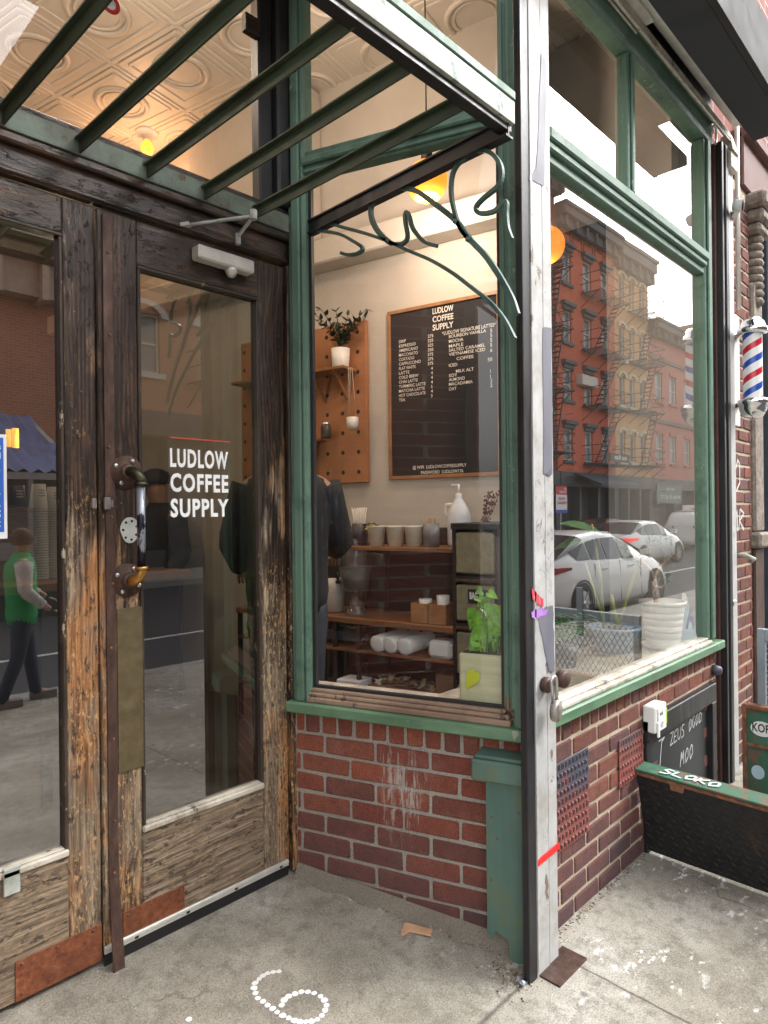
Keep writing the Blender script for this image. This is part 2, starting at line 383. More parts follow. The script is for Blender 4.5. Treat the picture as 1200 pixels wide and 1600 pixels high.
# --- brick walls -------------------------------------------------
def brick_wall(name, fr, a0, a1, rows, cyc, mats, parent, ztop, h=.081, jo=.012, depth=.03, off0=0.0, gzf=None, joints=None, soldier=None, jit=.0032, holes=()):
    """rows: heights of the bed joints from the top down; bricks are bevelled blocks standing 4 mm proud of the mortar"""
    mb = MB(); zb = rows[-1]
    mb.fb(fr, a0, a1, zb, ztop, -.10, -.004 + off0, mi=1)
    def inhole(x0, x1, z0, z1):
        for (p, q, r, s) in holes:
            if x0 >= p and x1 <= q and z0 >= r and z1 <= s: return True
        return False
    def brick(x0, x1, z0, z1):
        x0 = max(x0, a0 + .003); x1 = min(x1, a1 - .003)
        if x1 - x0 < .012 or inhole(x0, x1, z0, z1): return
        j = lambda: random.uniform(-jit, jit)
        o = off0 + random.uniform(.000, .004)
        P = fr.p; dx = j() * .6
        c = [P(x0 + j(), z0 + j(), o), P(x1 + j(), z0 + j(), o), P(x1, z0, -.05), P(x0, z0, -.05), P(x0 + j(), z1 + j(), o), P(x1 + j(), z1 + j(), o), P(x1, z1, -.05), P(x0, z1, -.05)]
        mb.hexa(c, .0055, 0)
    top = ztop
    if soldier:
        w, x = soldier[0], soldier[1]
        while x < a1:
            brick(x + jo / 2, x + w - jo / 2, rows[0] + jo / 2, ztop - .002); x += w
    for i in range(len(rows) - 1):
        zt, z0 = rows[i], rows[i + 1]; ph = joints[i % 2]
        x = ph
        while x > a0: x -= cyc
        while x < a1:
            brick(x + jo / 2, x + cyc - jo / 2, z0 + jo / 2, zt - jo / 2); x += cyc
    o = mb.build(name, mats, parent); return o
M['brickW'] = brick_mat('entry_brick', [(.29, .075, .042), (.37, .10, .055), (.23, .06, .042), (.32, .085, .048), (.17, .062, .052), (.38, .115, .062)], (.42, .06), stain=W_.p(.47, .50, 0))
M['mortW'] = mortar_mat('grey_mortar', (.38, .35, .30), W_.p(.47, .50, 0))
M['brickR'] = brick_mat('street_brick', [(.21, .068, .048), (.15, .058, .048), (.27, .082, .052), (.18, .06, .046), (.13, .062, .062), (.24, .075, .05)], (.38, .05))
M['mortR'] = mortar_mat('tan_mortar', (.58, .49, .36))
bw = brick_wall('brick_wall', W_, 0, .945, [.668 - .0797 * i for i in range(10)], .2235, [M['brickW'], M['mortW']], shop, .757, joints=[.141, .249], soldier=(.0735, .02))
br = brick_wall('brick_wall', R_, 1.9935, 3.965, [.686 - .0766 * i for i in range(11)], .2035, [M['brickR'], M['mortR']], shop, .778, joints=[2.315, 2.416], soldier=(.0765, 2.0), holes=[(2.95, 3.87, .0, .60)])
mb = MB()
_n = 24
for i in range(_n):
    a0_, a1_ = .0 + .94 * i / _n, .94 * (i + 1) / _n
    w0, w1 = .045 + .012 * math.sin(i * 1.3), .045 + .012 * math.sin((i + 1) * 1.3)
    def _g(a, o): q = W_.p(a, 0, o); return gz(q.x, q.y)
    mb.poly([W_.p(a0_, _g(a0_, 0) + .045, .003), W_.p(a1_, _g(a1_, 0) + .045, .003), W_.p(a1_, _g(a1_, .02) + .016, .022), W_.p(a0_, _g(a0_, .02) + .016, .022)])
    mb.poly([W_.p(a0_, _g(a0_, .02) + .016, .022), W_.p(a1_, _g(a1_, .02) + .016, .022), W_.p(a1_, _g(a1_, w1) - .002, w1), W_.p(a0_, _g(a0_, w0) - .002, w0)])
mb.build('cement_fillet', mortar_mat('old_cement', (.26, .23, .18)), shop)
# --- generic wooden display window -------------------------------
def bead(mb, fr, a0, a1, z0, z1, o0, o1, b=.004): mb.fb(fr, a0, a1, z0, z1, o0, o1, b)
# window W: transom at 2.9-3.0
winW = tag(MB().fb(W_, .865, .945, .80, 3.70, -.05, .020, .006).fb(W_, .885, .925, .80, 3.70, .020, .034, .006).fb(W_, .870, .882, .80, 3.70, .02, .028, .003)
    .fb(W_, .010, .079, .86, 3.70, -.05, .012, .006).fb(W_, .020, .050, .86, 3.70, .012, .028, .006).fb(W_, .058, .068, .86, 3.70, .012, .020, .003)
    .fb(W_, .079, .865, 2.905, 3.005, -.04, .016, .005).fb(W_, .070, .875, 2.945, 2.975, .016, .036, .006).fb(W_, .070, .870, 2.915, 2.928, .016, .026, .003)
    .fb(W_, .010, .945, 3.70, 3.80, -.05, .02, .005).build('window_frame', M['green_jamb'], shop), 'narrow green entry window frame')
MB().fb(W_, -.03, .962, .757, .800, -.06, .052, .006).build('window_sill', M['green_sill'], winW)
MB().fb(W_, .052, .875, .800, .822, -.03, .030, .004).fb(W_, .06, .875, .822, .838, -.03, .018, .004).fb(W_, .074, .875, .838, .852, -.03, .006, .003).build('bead', M['bead_tan'], winW)
MB().fb(W_, .040, .076, .853, .905, -.02, .013, .003).build('bare_wood_patch', M['rust'], winW)
MB().fb(W_, .079, .092, .853, 2.905, -.03, -.008).fb(W_, .852, .865, .853, 2.905, -.03, -.008).fb(W_, .092, .852, .853, .862, -.03, -.008).build('putty_line', M['rubber'], winW)
P = W_.p
MB().poly([P(.079, .85, -.02), P(.865, .85, -.02), P(.865, 2.91, -.02), P(.079, 2.91, -.02)]).build('glass_pane', M['glassW'], winW)
MB().poly([P(.079, 3.0, -.02), P(.865, 3.0, -.02), P(.865, 3.71, -.02), P(.079, 3.71, -.02)]).build('glass_pane', M['glassW'], winW)
# window R
winR = tag(MB().fb(R_, 1.995, 2.13, .84, 3.58, -.05, .018, .006).fb(R_, 3.800, 3.915, .84, 3.58, -.05, .012, .006).fb(R_, 3.83, 3.885, .84, 3.58, .012, .026, .006)
    .fb(R_, 1.995, 3.93, 3.58, 3.70, -.05, .02, .006).fb(R_, 1.995, 3.93, 3.70, 3.735, -.05, .04, .006)
    .fb(R_, 2.13, 3.80, 2.835, 2.87, -.04, .010, .004).fb(R_, 2.13, 3.80, 2.87, 2.90, -.04, .028, .006).fb(R_, 2.13, 3.80, 2.90, 2.945, -.04, .040, .006).fb(R_, 2.13, 3.80, 2.945, 2.96, -.04, .022, .003)
    .fb(R_, 2.845, 2.925, 2.96, 3.58, -.04, .010, .005).fb(R_, 2.87, 2.90, 2.96, 3.58, .010, .022, .005).build('window_frame', M['green_jamb'], shop), 'wide green street window frame')
MB().fb(R_, 1.985, 3.96, .778, .824, -.06, .050, .006).build('window_sill', M['green_sill'], winR)
MB().fb(R_, 2.10, 3.80, .824, .842, -.03, .034, .004).fb(R_, 2.11, 3.80, .842, .853, -.03, .012, .003).build('bead', M['bead'], winR)
P = R_.p
MB().poly([P(2.13, .85, -.02), P(3.80, .85, -.02), P(3.80, 2.84, -.02), P(2.13, 2.84, -.02)]).build('glass_pane', M['glassR'], winR)
MB().poly([P(2.13, 2.95, -.02), P(2.85, 2.95, -.02), P(2.85, 3.59, -.02), P(2.13, 3.59, -.02)]).build('glass_pane', M['glassR'], winR)
MB().poly([P(2.92, 2.95, -.02), P(3.80, 2.95, -.02), P(3.80, 3.59, -.02), P(2.92, 3.59, -.02)]).build('glass_pane', M['glassR'], winR)
# corner board between the two windows, wall above, brick pier
MB().box(1.955, 1.995, -.012, .03, .80, 3.80, .004).build('corner_board', M['green_jamb'], shop)
# --- teal pilaster in front of the brick corner -------------------
pil = MB()
pts = [(.135, .055), (.135, .60), (-.03, .60), (-.03, -.03), (.055, -.03), (.060, .045), (.105, .065), (.118, .030)]
P = W_.p
pil.prism([P(a, z + .03, .012) for a, z in pts], W_.n * .045)
pil = pil.build('pilaster', M['teal'], shop)
MB().fb(W_, -.04, .175, .628, .70, -.02, .105, .006).fb(W_, -.04, .165, .70, .712, -.02, .09, .003).build('pilaster_cap', M['teal'], pil)
for a, z in ((.115, .49), (.095, .42), (.12, .27), (.02, .52)): MB().lathe([(0, 0), (.004, 0), (.004, .001), (0, .001)], W_.p(a, z, .0575), 8, W_.n).build('screw', M['rust'], pil)
# --- doors -------------------------------------------------------
FD = D_
def frame_text(parent): pass
def door(x0, x1, gx0, gx1, gz0, gz1, z0, z1, lab):
    d = tag(MB().fb(FD, x0, gx0 - .012, z0, z1, -.045, 0, .004).build('door', M['wood_v'], shop), lab)
    MB().fb(FD, gx1 + .012, x1, z0, z1, -.045, 0, .004).build('stile', M['wood_bare'], d)
    MB().fb(FD, gx0 - .0118, gx1 + .0118, gz1 + .012, z1, -.045, -.001, .003).build('top_rail', M['wood_dark'], d)
    MB().fb(FD, gx0 - .0118, gx1 + .0118, z0, gz0 - .012, -.045, -.001, .003).build('bottom_rail', M['wood_grey'], d)
    MB().fb(FD, gx0 - .012, gx0, gz0, gz1, -.04, .004, .003).fb(FD, gx1, gx1 + .012, gz0, gz1, -.04, .004, .003).fb(FD, gx0 - .012, gx1 + .012, gz1, gz1 + .012, -.04, .004, .003).build('glazing_bead', M['bead_dark'], d)
    MB().fb(FD, gx0 - .014, gx1 + .012, gz0 - .022, gz0, -.04, .012, .005).fb(FD, gx0, gx1, gz0, gz0 + .006, -.03, .003, .002).build('bottom_bead', M['bead'], d)
    P = FD.p
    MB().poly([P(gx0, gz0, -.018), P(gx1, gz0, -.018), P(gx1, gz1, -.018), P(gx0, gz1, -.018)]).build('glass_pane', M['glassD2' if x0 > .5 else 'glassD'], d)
    return d
zb, zt = .115, 2.56
dR = door(.895, 1.650, 1.042, 1.515, .497, 2.395, zb, zt, 'right-hand wooden door with painted shop lettering on its glass')
dL = door(.145, .888, .27, .775, .512, 2.432, zb - .005, zt, 'left-hand wooden door with a blue notice on its glass')
dR.name = 'door'
# astragal strip (brown iron), bent away at the foot
P = FD.p
mb = MB().fb(FD, .912, .945, .36, 2.545, 0, .006, .001)
_b = FD.at(187, 1521, .055)
mb.hexa([P(_b[0] - .019, _b[1], .055), P(_b[0] + .019, _b[1], .055), P(_b[0] + .019, _b[1], .050), P(_b[0] - .019, _b[1], .050), P(.912, .36, .006), P(.945, .36, .006), P(.945, .36, .001), P(.912, .36, .001)])
asg = mb.build('meeting_strip', M['iron_brown'], dR)
for z in (2.42, 2.15, 1.78, 1.55, 1.33, 1.12, .82, .55, .38): MB().lathe([(0, .0), (.0055, 0), (.004, .003), (0, .004)], P(.929 + random.uniform(-.006, .006), z, .006), 8, FD.n).build('rivet', M['rust'], dR)
# kick plates, door sweep
kz = FD.at(158, 1443, .002)[1]; kb = FD.at(158, 1519, .002)[1]
MB().fb(FD, .632, .8875, max(kb, .112), kz, .0002, .003, .0005).build('kick_plate', M['copper'], dL)
kx = FD.at(288, 1383, .002)
MB().fb(FD, .958, kx[0], .153, kx[1], .0002, .003, .0005).build('kick_plate', M['copper'], dR)
for x, z, dd in ((.65, kz - .015, dL), (.75, kz - .012, dL), (.86, kz - .013, dL), (.65, .13, dL), (1.06, kx[1] - .013, dR), (kx[0] - .012, kx[1] - .012, dR), (.975, kx[1] - .014, dR)): MB().lathe([(0, 0), (.006, 0), (.004, .003), (0, .003)], P(x, z, .003), 8, FD.n).build('screw', M['rust'], dd)
mb = MB().fb(FD, .893, 1.640, .128, .152, .0, .010, .002).fb(FD, .893, 1.640, .142, .146, .010, .012)
sw = mb.build('door_sweep', M['alu'], dR)
for x in (1.0, 1.19, 1.39, 1.60): MB().fb(FD, x - .006, x + .006, .134, .1415, .0102, .013).build('screw', M['rubber'], dR)
MB().fb(FD, .893, 1.640, .088, .128, .001, .006).build('sweep_rubber', M['rubber'], dR)
# push plate
MB().fb(FD, .948, 1.034, .70, 1.245, .001, .0045, .0006).build('push_plate', M['brass'], dR)
# pipe handle with two flanges
def flange(zc, flip):
    c = P(.985, zc, 0)
    o = MB().lathe([(0, 0), (.056, 0), (.056, .006), (.030, .009), (.025, .026), (.022, .03), (0, .03)], c, 24, FD.n).build('flange', M['iron_brown'], dR)
    return o
zA, zB_ = 1.700, 1.338
for zc in (zA, zB_): flange(zc, 0)
for zc in (zA, zB_):
    for k in range(4):
        a = math.pi / 4 + k * math.pi / 2 + .3
        MB().lathe([(0, .009), (.008, .009), (.006, .012), (0, .012)], P(.985 + .042 * math.cos(a), zc + .042 * math.sin(a), 0), 10, FD.n).build('screw', M['steel'], dR)
def elbow(zc, sgn, mat):
    pts = [P(.985, zc, .025), P(.985, zc, .05)] + [P(.985 + .03 * 0, zc, .05)]
    pts = [P(.985, zc, .028)]
    for k in range(7):
        a = k / 6 * math.pi / 2
        pts.append(P(.985 + .016 * (1 - math.cos(a)), zc + sgn * (.028 * (1 - math.cos(a))), .045 + .028 * math.sin(a)))
    pts.append(P(1.001, zc + sgn * .045, .073))
    return MB().tube(pts, .0175, 16).lathe([(.0175, 0), (.0215, 0), (.0215, .012), (.0175, .012)], P(1.001, zc + sgn * .036, .073) if sgn > 0 else P(1.001, zc - .048, .073), 16).build('elbow', mat, dR)
elbow(zA, -1, plain('dark_bronze', (.06, .06, .035), .4, .8, .4, 30)); elbow(zB_, 1, plain('brass_elbow', (.45, .25, .06), .38, .8, .3, 30))
t = NT('pipe_peeling'); z = t.sep()['Z']; nf = t.noise(30, 6, .7, t.map((1, 1, .4)))
f = t.ramp(t.math('ADD', nf, t.n('MapRange', Value=z, i1=1.36, i2=1.68, i3=-.22, i4=.22).outputs[0]), [(.46, (.015, .015, .03)), (.5, (.30, .33, .38))])
MB().tube([P(1.001, zB_ + .04, .073), P(1.001, zA - .04, .073)], .0135, 16).build('pull_handle', t.set(f, .35, .5, nf, bd=.001), dR)
# old lock cover, latch pieces
mb = MB()
pts = [P(.995 + .034 * math.cos(a) * (1 - .12 * (math.sin(a) < 0)), 1.505 + .044 * math.sin(a), 0.001) for a in [k * math.pi / 9 for k in range(18)]]
mb.prism(pts, FD.n * .004); lc = mb.build('lock_cover', M['galv'], dR)
for k in range(7):
    a = k * 2 * math.pi / 7 + .4; MB().lathe([(0, .001), (.0045, 0.001), (0, .0022)], P(.995 + .024 * math.cos(a), 1.505 + .032 * math.sin(a), .0048), 8, FD.n).build('screw', M['rubber'], dR)
MB().fb(FD, .905, .925, 1.575, 1.615, .006, .02, .003).fb(FD, .928, .936, 1.582, 1.606, .006, .014, .002).build('hasp', M['steel'], dR)
MB().fb(FD, .868, .884, 1.578, 1.612, 0, .012, .003).build('hasp', M['steel'], dL)
MB().fb(FD, .886, .891, .985, 1.075, .001, .007, .001).build('bolt', M['rubber'], dL)
MB().fb(FD, .60, .645, .44, .52, .0, .012, .002).build('lock_plate', M['galv'], dL)
# hinges on the right jamb
for zc in (2.13, 1.50, .62):
    mb = MB()
    for k in range(5): mb.lathe([(0, 0), (.009, 0), (.009, .020), (0, .020)], P(1.668, zc - .06 + k * .023, .006), 10)
    mb.build('hinge', M['iron_brown'], dR)
# door closer and its arm
dc = MB().fb(FD, 1.235, 1.475, 2.475, 2.525, .001, .055, .006).fb(FD, 1.25, 1.46, 2.4745, 2.5255, .012, .045, .003).build('door_closer', M['alu'], dR)
MB().lathe([(.022, 0), (.024, -.010), (.014, -.028), (0, -.034)], P(1.385, 2.476, .03), 16).build('closer_knob', M['alu'], dR)
a1_ = FD.at(372, 370, .05); a2_ = FD.at(396, 338, .20); a3_ = FD.at(285, 352, .02)
p1, p2, p3 = P(*a1_, .05), P(*a2_, .20), P(*a3_, .012)
MB().bar(p1, p2, .012, .006).lathe([(.013, -.012), (.013, .02), (0, .024)], p2, 12).lathe([(.01, -.03), (.01, .01)], p1, 10).bar(p2, p2.lerp(p3, .5), .014, .007).tube([p2.lerp(p3, .5), p2.lerp(p3, .9)], .0055, 8).bar(p2.lerp(p3, .88), p3, .026, .012).build('closer_arm', M['galv'], dR)
MB().fb(FD, a3_[0] - .012, a3_[0] + .035, a3_[1] - .012, a3_[1] + .012, .0, .010, .002).build('arm_bracket', M['steel'], dR)
# lettering on the right glass
for s, py_ in (('LUDLOW', 728.5), ('COFFEE', 767.5), ('SUPPLY', 807.5)):
    text('lettering', s, P(1.152, FD.at(266, py_, -.014)[1], -.014), (1, 0, 0), (0, 0, 1), .061, M['white_ink'], dR, width=.238, bold=.034, spacing=1.16)
MB().fb(FD, 1.152, 1.40, 1.829, 1.833, -.016, -.0145).build('red_line', plain('red_line', (.62, .09, .04), .5), dR)
# blue notice on the left glass
nt = MB().fb(FD, .545, .628, 1.49, 1.80, -.0165, -.0155).build('notice_paper', M['white_plastic'], dL)
MB().fb(FD, .545, .6195, 1.51, 1.79, -.0153, -.0148).build('notice_print', plain('notice_blue', (.02, .11, .48), .5), nt)
for i, (s, z) in enumerate((('es', 1.755), ('d', 1.728), ('s', 1.69), ('ne', 1.62), ('in', 1.585), ('re', 1.57), ('ed', 1.555), ('C', 1.525))):
    text('notice_words', s, P(.612 if i < 2 else .610, z, -.0145), (1, 0, 0), (0, 0, 1), .017 if i in (0, 1, 7) else .008, M['white_ink'], nt, bold=.02, align='RIGHT')
# lintel, jamb posts, transom
MB().fb(FD, .10, 1.705, 2.57, 2.66, -.05, .012, .004).fb(FD, .10, 1.705, 2.66, 2.69, -.05, .035, .006).fb(FD, .10, 1.705, 2.575, 2.59, .012, .02, .004).build('lintel', M['wood_dark'], shop)
MB().fb(FD, .10, 1.705, 2.69, 2.79, -.05, .022, .006).fb(FD, .10, 1.705, 2.745, 2.77, .022, .030, .004).build('transom_sill', M['wood_dark'], shop)
MB().fb(FD, 1.656, 1.712, .10, 2.57, -.06, .02, .006).fb(FD, 1.69, 1.712, .10, 2.57, .02, .045, .006).build('door_jamb', M['wood_jamb'], shop)
MB().fb(FD, .08, .14, .10, 2.57, -.06, .02, .006).build('door_jamb', M['wood_jamb'], shop)
tr = MB().fb(FD, 1.535, 1.60, 2.79, 3.72, -.05, .010, .008).fb(FD, 1.60, 1.67, 2.79, 3.72, -.05, .045, .010).fb(FD, 1.645, 1.705, 2.79, 3.72, -.06, .02, .01).fb(FD, .10, 1.705, 3.72, 3.82, -.05, .02, .006).fb(FD, .10, .17, 2.79, 3.72, -.05, .02, .006).build('transom_window', M['black'], shop)
MB().fb(FD, 1.47, 1.535, 3.43, 3.50, -.012, .02, .003).build('bracket_block', M['wood_dark'], tr)
MB().poly([P(.17, 2.79, -.02), P(1.54, 2.79, -.02), P(1.54, 3.73, -.02), P(.17, 3.73, -.02)]).build('glass_pane', glass_mat('transom_glass', 1.55, (.97, .97, .96), .02), tr)
# red and white roundel sticker high on the transom glass
cx, cz = FD.at(172, 6, -.018)
rd = MB().lathe([(.020, .0), (.034, .0), (.034, .001), (.020, .001)], FD.p(cx, cz, -.018), 32, FD.n).build('roundel_sticker', plain('sticker_red', (.55, .03, .02), .5), tr)
MB().lathe([(0, .0), (.020, .0), (.020, .001), (0, .001)], FD.p(cx, cz, -.018), 32, FD.n).build('sticker_centre', M['white_plastic'], tr)
# --- upper facade over the shop (out of the picture; closes the street wall) ----
fac = MB()
fac.box(-40.0, 1.95, .03, .10, 3.86, 16, 0); fac.box(-40, -7, .02, .12, -.02, 3.86); fac.box(1.95, 3.97, .02, .05, 3.98, 16)
fac.box(-7, -.22, .02, .12, -.02, 3.86); fac.hexa([(-.22, .02, -.02), (-.22, .125, -.02), (.02, .98, -.02), (.079, .93, -.02), (-.22, .02, 3.80), (-.22, .125, 3.80), (.02, .98, 3.80), (.079, .93, 3.80)]); fac.fb(FD, .0, .08, 0, 3.9, -.06, 0)
fac.box(3.93, 4.64, .06, .5, 3.5, 16)
t = NT('upper_brick'); bk = t.n('TexBrick', Vector=t.n('CombineXYZ', X=t.sep()['X'], Y=t.sep()['Z']).outputs[0], Scale=1, **{'Brick_Width': .2, 'Row_Height': .08, 'Mortar_Size': .006, 'Color1': (.25, .07, .045, 1), 'Color2': (.16, .05, .04, 1), 'Mortar': (.35, .3, .25, 1)})
M['brick_far'] = t.set(bk.outputs['Color'], .9)
fac.build('facade', M['brick_far'], shop)
MB().box(1.95, 3.97, .0, .05, 3.736, 3.98).build('lintel', M['black'], shop)  # black board standing in for the shaded brick above the window frame
MB().box(3.70, 3.949, .12, 3.19, 3.38, 4.41).box(3.949, 6.4, 3.0, 3.19, 3.38, 4.41).build('bulkhead', M['wall_in'], shop)
MB().box(3.805, 3.93, .051, .55, .801, 3.70).build('reveal_panel', plain('grey_reveal', (.30, .29, .27), .7), shop)
MB().box(-.3, 2.05, .0, .96, 3.81, 3.86).build('porch_soffit', plain('soffit_umber', (.16, .14, .12), .8), shop)
# ---------------------------------------------------------------- interior shell
# tin ceiling with embossed squares, rings and ribs
def tin_ceiling():
    zc = 4.42; x0, x1, y0, y1 = -1.5, 6.6, .06, 7.0
    mb = MB(); bm = mb.bm; c = .60
    mb.box(x0, x1, y0, y1, zc, zc + .1)
    bm2 = mb
    i = 0; x = x0
    ang = math.atan2(.978, -.21) - math.pi / 2
    ca, sa = math.cos(ang), math.sin(ang)
    def T(p, q): return Vector((2.4 + p * ca - q * sa, 3.0 + p * sa + q * ca, 0))
    def rib(a, b, r=.012):
        A, B = T(*a), T(*b); A.z = B.z = zc - .002; mb.bar(A, B, r * 2, r, bev=r * .4)
    for gi in range(-5, 6):
        for gj in range(-5, 7):
            ox, oy = gi * c, gj * c
            q = T(ox + c / 2, oy + c / 2)
            if not (x0 < q.x < x1 and y0 + .3 < q.y < y1): continue
            for k in (.0, .035):
                rib((ox + k, oy + k), (ox + c - k, oy + k), .014); rib((ox + k, oy + k), (ox + k, oy + c - k), .014)
            for inn in (.075,):
                for a, b in (((inn, inn), (c - inn, inn)), ((c - inn, inn), (c - inn, c - inn)), ((c - inn, c - inn), (inn, c - inn)), ((inn, c - inn), (inn, inn))):
                    rib((ox + a[0], oy + a[1]), (ox + b[0], oy + b[1]), .011)
            for rad, rr_ in ((.165, .018), (.125, .009)):
                pts = []
                for k in range(25):
                    an = k * 2 * math.pi / 24; p = T(ox + c / 2 + rad * math.cos(an), oy + c / 2 + rad * math.sin(an)); p.z = zc - .001; pts.append(p)
                mb.tube(pts, rr_, 6, cap=False)
    return mb.build('tin_ceiling', M['tin'], shop)
tin_ceiling()
SY = 5.2
mb = MB()
mb.poly([(2.05, .06, .198), (6.6, .06, .198), (6.6, 7.0, .198), (2.05, 7.0, .198)]); mb.poly([(-1.5, .96, .198), (1.70, .96, .198), (2.05, .06, .198), (2.05, 7.0, .198), (-1.5, 7.0, .198)])
mb.build('shop_floor', plain('shop_floor_tiles', (.10, .09, .08), .35, 0, .3, 2), shop)
mb = MB().fb(I_, -.95, 3.6, .10, 4.42, -.12, 0)          # long plaster wall with the menu board
mb.build('plaster_wall', M['wall_in'], shop)
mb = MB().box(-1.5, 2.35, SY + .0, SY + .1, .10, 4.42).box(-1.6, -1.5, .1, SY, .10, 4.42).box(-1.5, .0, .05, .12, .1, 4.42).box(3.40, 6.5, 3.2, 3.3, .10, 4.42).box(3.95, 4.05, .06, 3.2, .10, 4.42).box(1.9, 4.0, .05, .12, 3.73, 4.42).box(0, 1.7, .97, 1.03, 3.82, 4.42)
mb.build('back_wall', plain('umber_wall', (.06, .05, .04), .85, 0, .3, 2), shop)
# soffit duct along the plaster wall
sofl = MB().fb(I_, -.95, 3.5, 3.18, 3.34, .0, .16, .01).fb(I_, .52, 1.6, 3.34, 4.40, .0, .20, .01).build('duct_box', M['wall_in'], shop)
# display ledge inside the street window
led = MB().box(2.02, 3.93, .025, .50, .768, .800, .003).box(2.02, 3.93, .46, .49, .12, .768).build('display_ledge', plain('grey_ledge_boards', (.24, .20, .15), .6, 0, .4, 12, .001), shop)
MB().fb(W_, .0, .95, .80, .835, -.17, -.03, .003).build('window_ledge', plain('ledge_boards', (.30, .25, .20), .6, 0, .3, 12, .001), shop)
MB().fb(W_, .0, .95, .12, .80, -.10, -.09).build('inner_lining', M['dark_in'], shop)
# --- canopy frame --------------------------------------------------
yF, yB = -.144, .87
can = MB().box(.10, 1.732, yF, yF + .006, 2.742, 2.805, .001).box(.10, 1.732, yF, yF + .05, 2.737, 2.743, .001).build('canopy_frame', M['galv'], shop)
MB().box(.10, 1.732, yF - .004, yF + .03, 2.807, 2.835, .003).build('canopy_edge', M['green_jamb'], can)
MB().box(.10, 1.732, yF + .012, yF + .05, 2.715, 2.736, .002).build('canopy_angle', M['black'], can)
MB().box(.10, 1.715, yB, yB + .006, 2.695, 2.758, .001).box(.10, 1.715, yB, yB + .04, 2.69, 2.696, .001).build('canopy_back_rail', M['galv_green'], can)
for xb, xf in ((.613, .87 - .22), (.83, .872), (1.052, 1.090), (1.27, 1.306), (1.49, 1.535)):
    if xb < .62: xf = .655
    MB().bar((xb, yB + .0, 2.715), (xf, yF + .03, 2.735), .006, .040).bar((xb, yB, 2.7365), (xf, yF + .03, 2.7565), .034, .005).build('canopy_rung', M['green_dark'], can)
MB().bar((1.712, yB + .01, 2.705), (1.712, yF + .01, 2.722), .006, .050).bar((1.716, yB + .01, 2.6835), (1.716, yF + .01, 2.6985), .036, .007).bar((1.716, yB + .01, 2.7335), (1.716, yF + .01, 2.7505), .030, .006).build('canopy_side_bar', M['black'], can)
SP = Frame((1.716, 0), (0, 1), (-1, 0))
def scroll(px, w=.013, t=.0115):
    pts = [SP.at(*p) for p in px]; P3 = [SP.p(a, z, 0) for a, z in pts]
    # Catmull-Rom
    out = []
    for i in range(len(P3) - 1):
        p0 = P3[max(i - 1, 0)]; p1 = P3[i]; p2 = P3[i + 1]; p3 = P3[min(i + 2, len(P3) - 1)]
        for k in range(5):
            u = k / 5; out.append(.5 * ((2 * p1) + (-p0 + p2) * u + (2 * p0 - 5 * p1 + 4 * p2 - p3) * u * u + (-p0 + 3 * p1 - 3 * p2 + p3) * u ** 3))
    out.append(P3[-1])
    MB().strip(out, w, t, (1, 0, 0)).build('scroll', M['iron_green'], can)
scroll([(473, 350), (512, 350), (540, 357), (573, 366), (607, 378), (640, 393), (673, 407), (707, 427), (740, 452), (765, 472), (787, 498), (804, 530)])
scroll([(480, 360), (507, 362), (532, 367), (553, 378), (565, 386), (566, 392), (558, 397), (545, 399), (533, 396)])
scroll([(612, 381), (600, 372), (588, 358), (581, 342), (580, 325), (588, 311), (603, 301), (625, 294), (650, 299), (678, 318), (713, 346), (733, 373), (757, 398), (773, 420), (787, 443), (800, 468), (808, 492)], .013, .017)
scroll([(607, 379), (618, 382), (630, 381), (637, 371), (634, 350), (633, 338), (636, 332), (640, 340), (645, 357), (657, 373), (668, 381), (683, 385)])
scroll([(735, 377), (720, 358), (710, 330), (705, 300), (709, 268), (727, 246), (748, 236), (769, 241), (783, 262), (780, 289), (755, 311), (744, 325), (750, 334), (772, 331), (790, 315), (791, 336), (793, 357), (799, 374)], .013, .0125)
for px_, py_ in ((607, 378), (713, 347), (733, 375)):
    q_ = SP.at(px_, py_); MB().lathe([(0, -.009), (.009, -.009), (.009, .009), (0, .009)], SP.p(q_[0], q_[1], 0), 10, (1, 0, 0)).build('scroll_collar', M['iron_green'], can)
# ---------------------------------------------------------------- the white corner post
gpz = -.02
post = thing('gate_post', 'tall white and black steel post with peeling paint at the shop corner', 'post', (1.99, -.07, 0))
yp = -.078; _pf = Frame((0, yp), (1, 0), (0, -1)); x0p = _pf.at(838, 1250)[0]; x1p = _pf.at(871.5, 1250)[0]; xb_ = _pf.at(825.5, 1250)[0]
xs_ = x0p + (x1p - x0p) * .55
MB().box(x0p, xs_, yp, yp + .03, -.003, 3.85, .003).box(xs_ + .0015, x1p, yp + .002, yp + .03, -.003, 3.85, .004).box(x0p - .001, x0p + .010, yp - .003, yp - .0002, .02, 3.85, .0012).build('post_body', M['white_post'], post)
MB().box(xb_, x0p - .002, yp + .001, yp + .012, -.005, 3.85, .002).box(xb_ + .004, x0p - .006, yp + .012, yp + .03, -.005, 3.85, .002).build('gate_track', M['black'], post)
_rg = random.Random(17)
def ragged(pts, k=7, j=1.1):
    out = []
    for i in range(len(pts)):
        a, b = pts[i], pts[(i + 1) % len(pts)]
        for m in range(k): u = m / k; out.append((a[0] * (1 - u) + b[0] * u + _rg.uniform(-j, j) * .8, a[1] * (1 - u) + b[1] * u + _rg.uniform(-j, j) * 2.2))
    return out
def _pp(px, py, o): q = Frame((0, yp - o), (1, 0), (0, -1)).at(px, py); return Vector((q[0], yp - o, q[1]))
for pts_ in ([(848, 512), (861.5, 514), (862.5, 742), (849, 740)], [(838, 952), (864, 946), (866, 1052), (857, 1050)], [(846, 84), (853, 100), (850, 292), (826, 280), (838, 262)]):
    MB().prism([_pp(x, y, .0006) for x, y in ragged(pts_)], (0, -.0012, 0)).build('patch', M['grey_patch'], post)
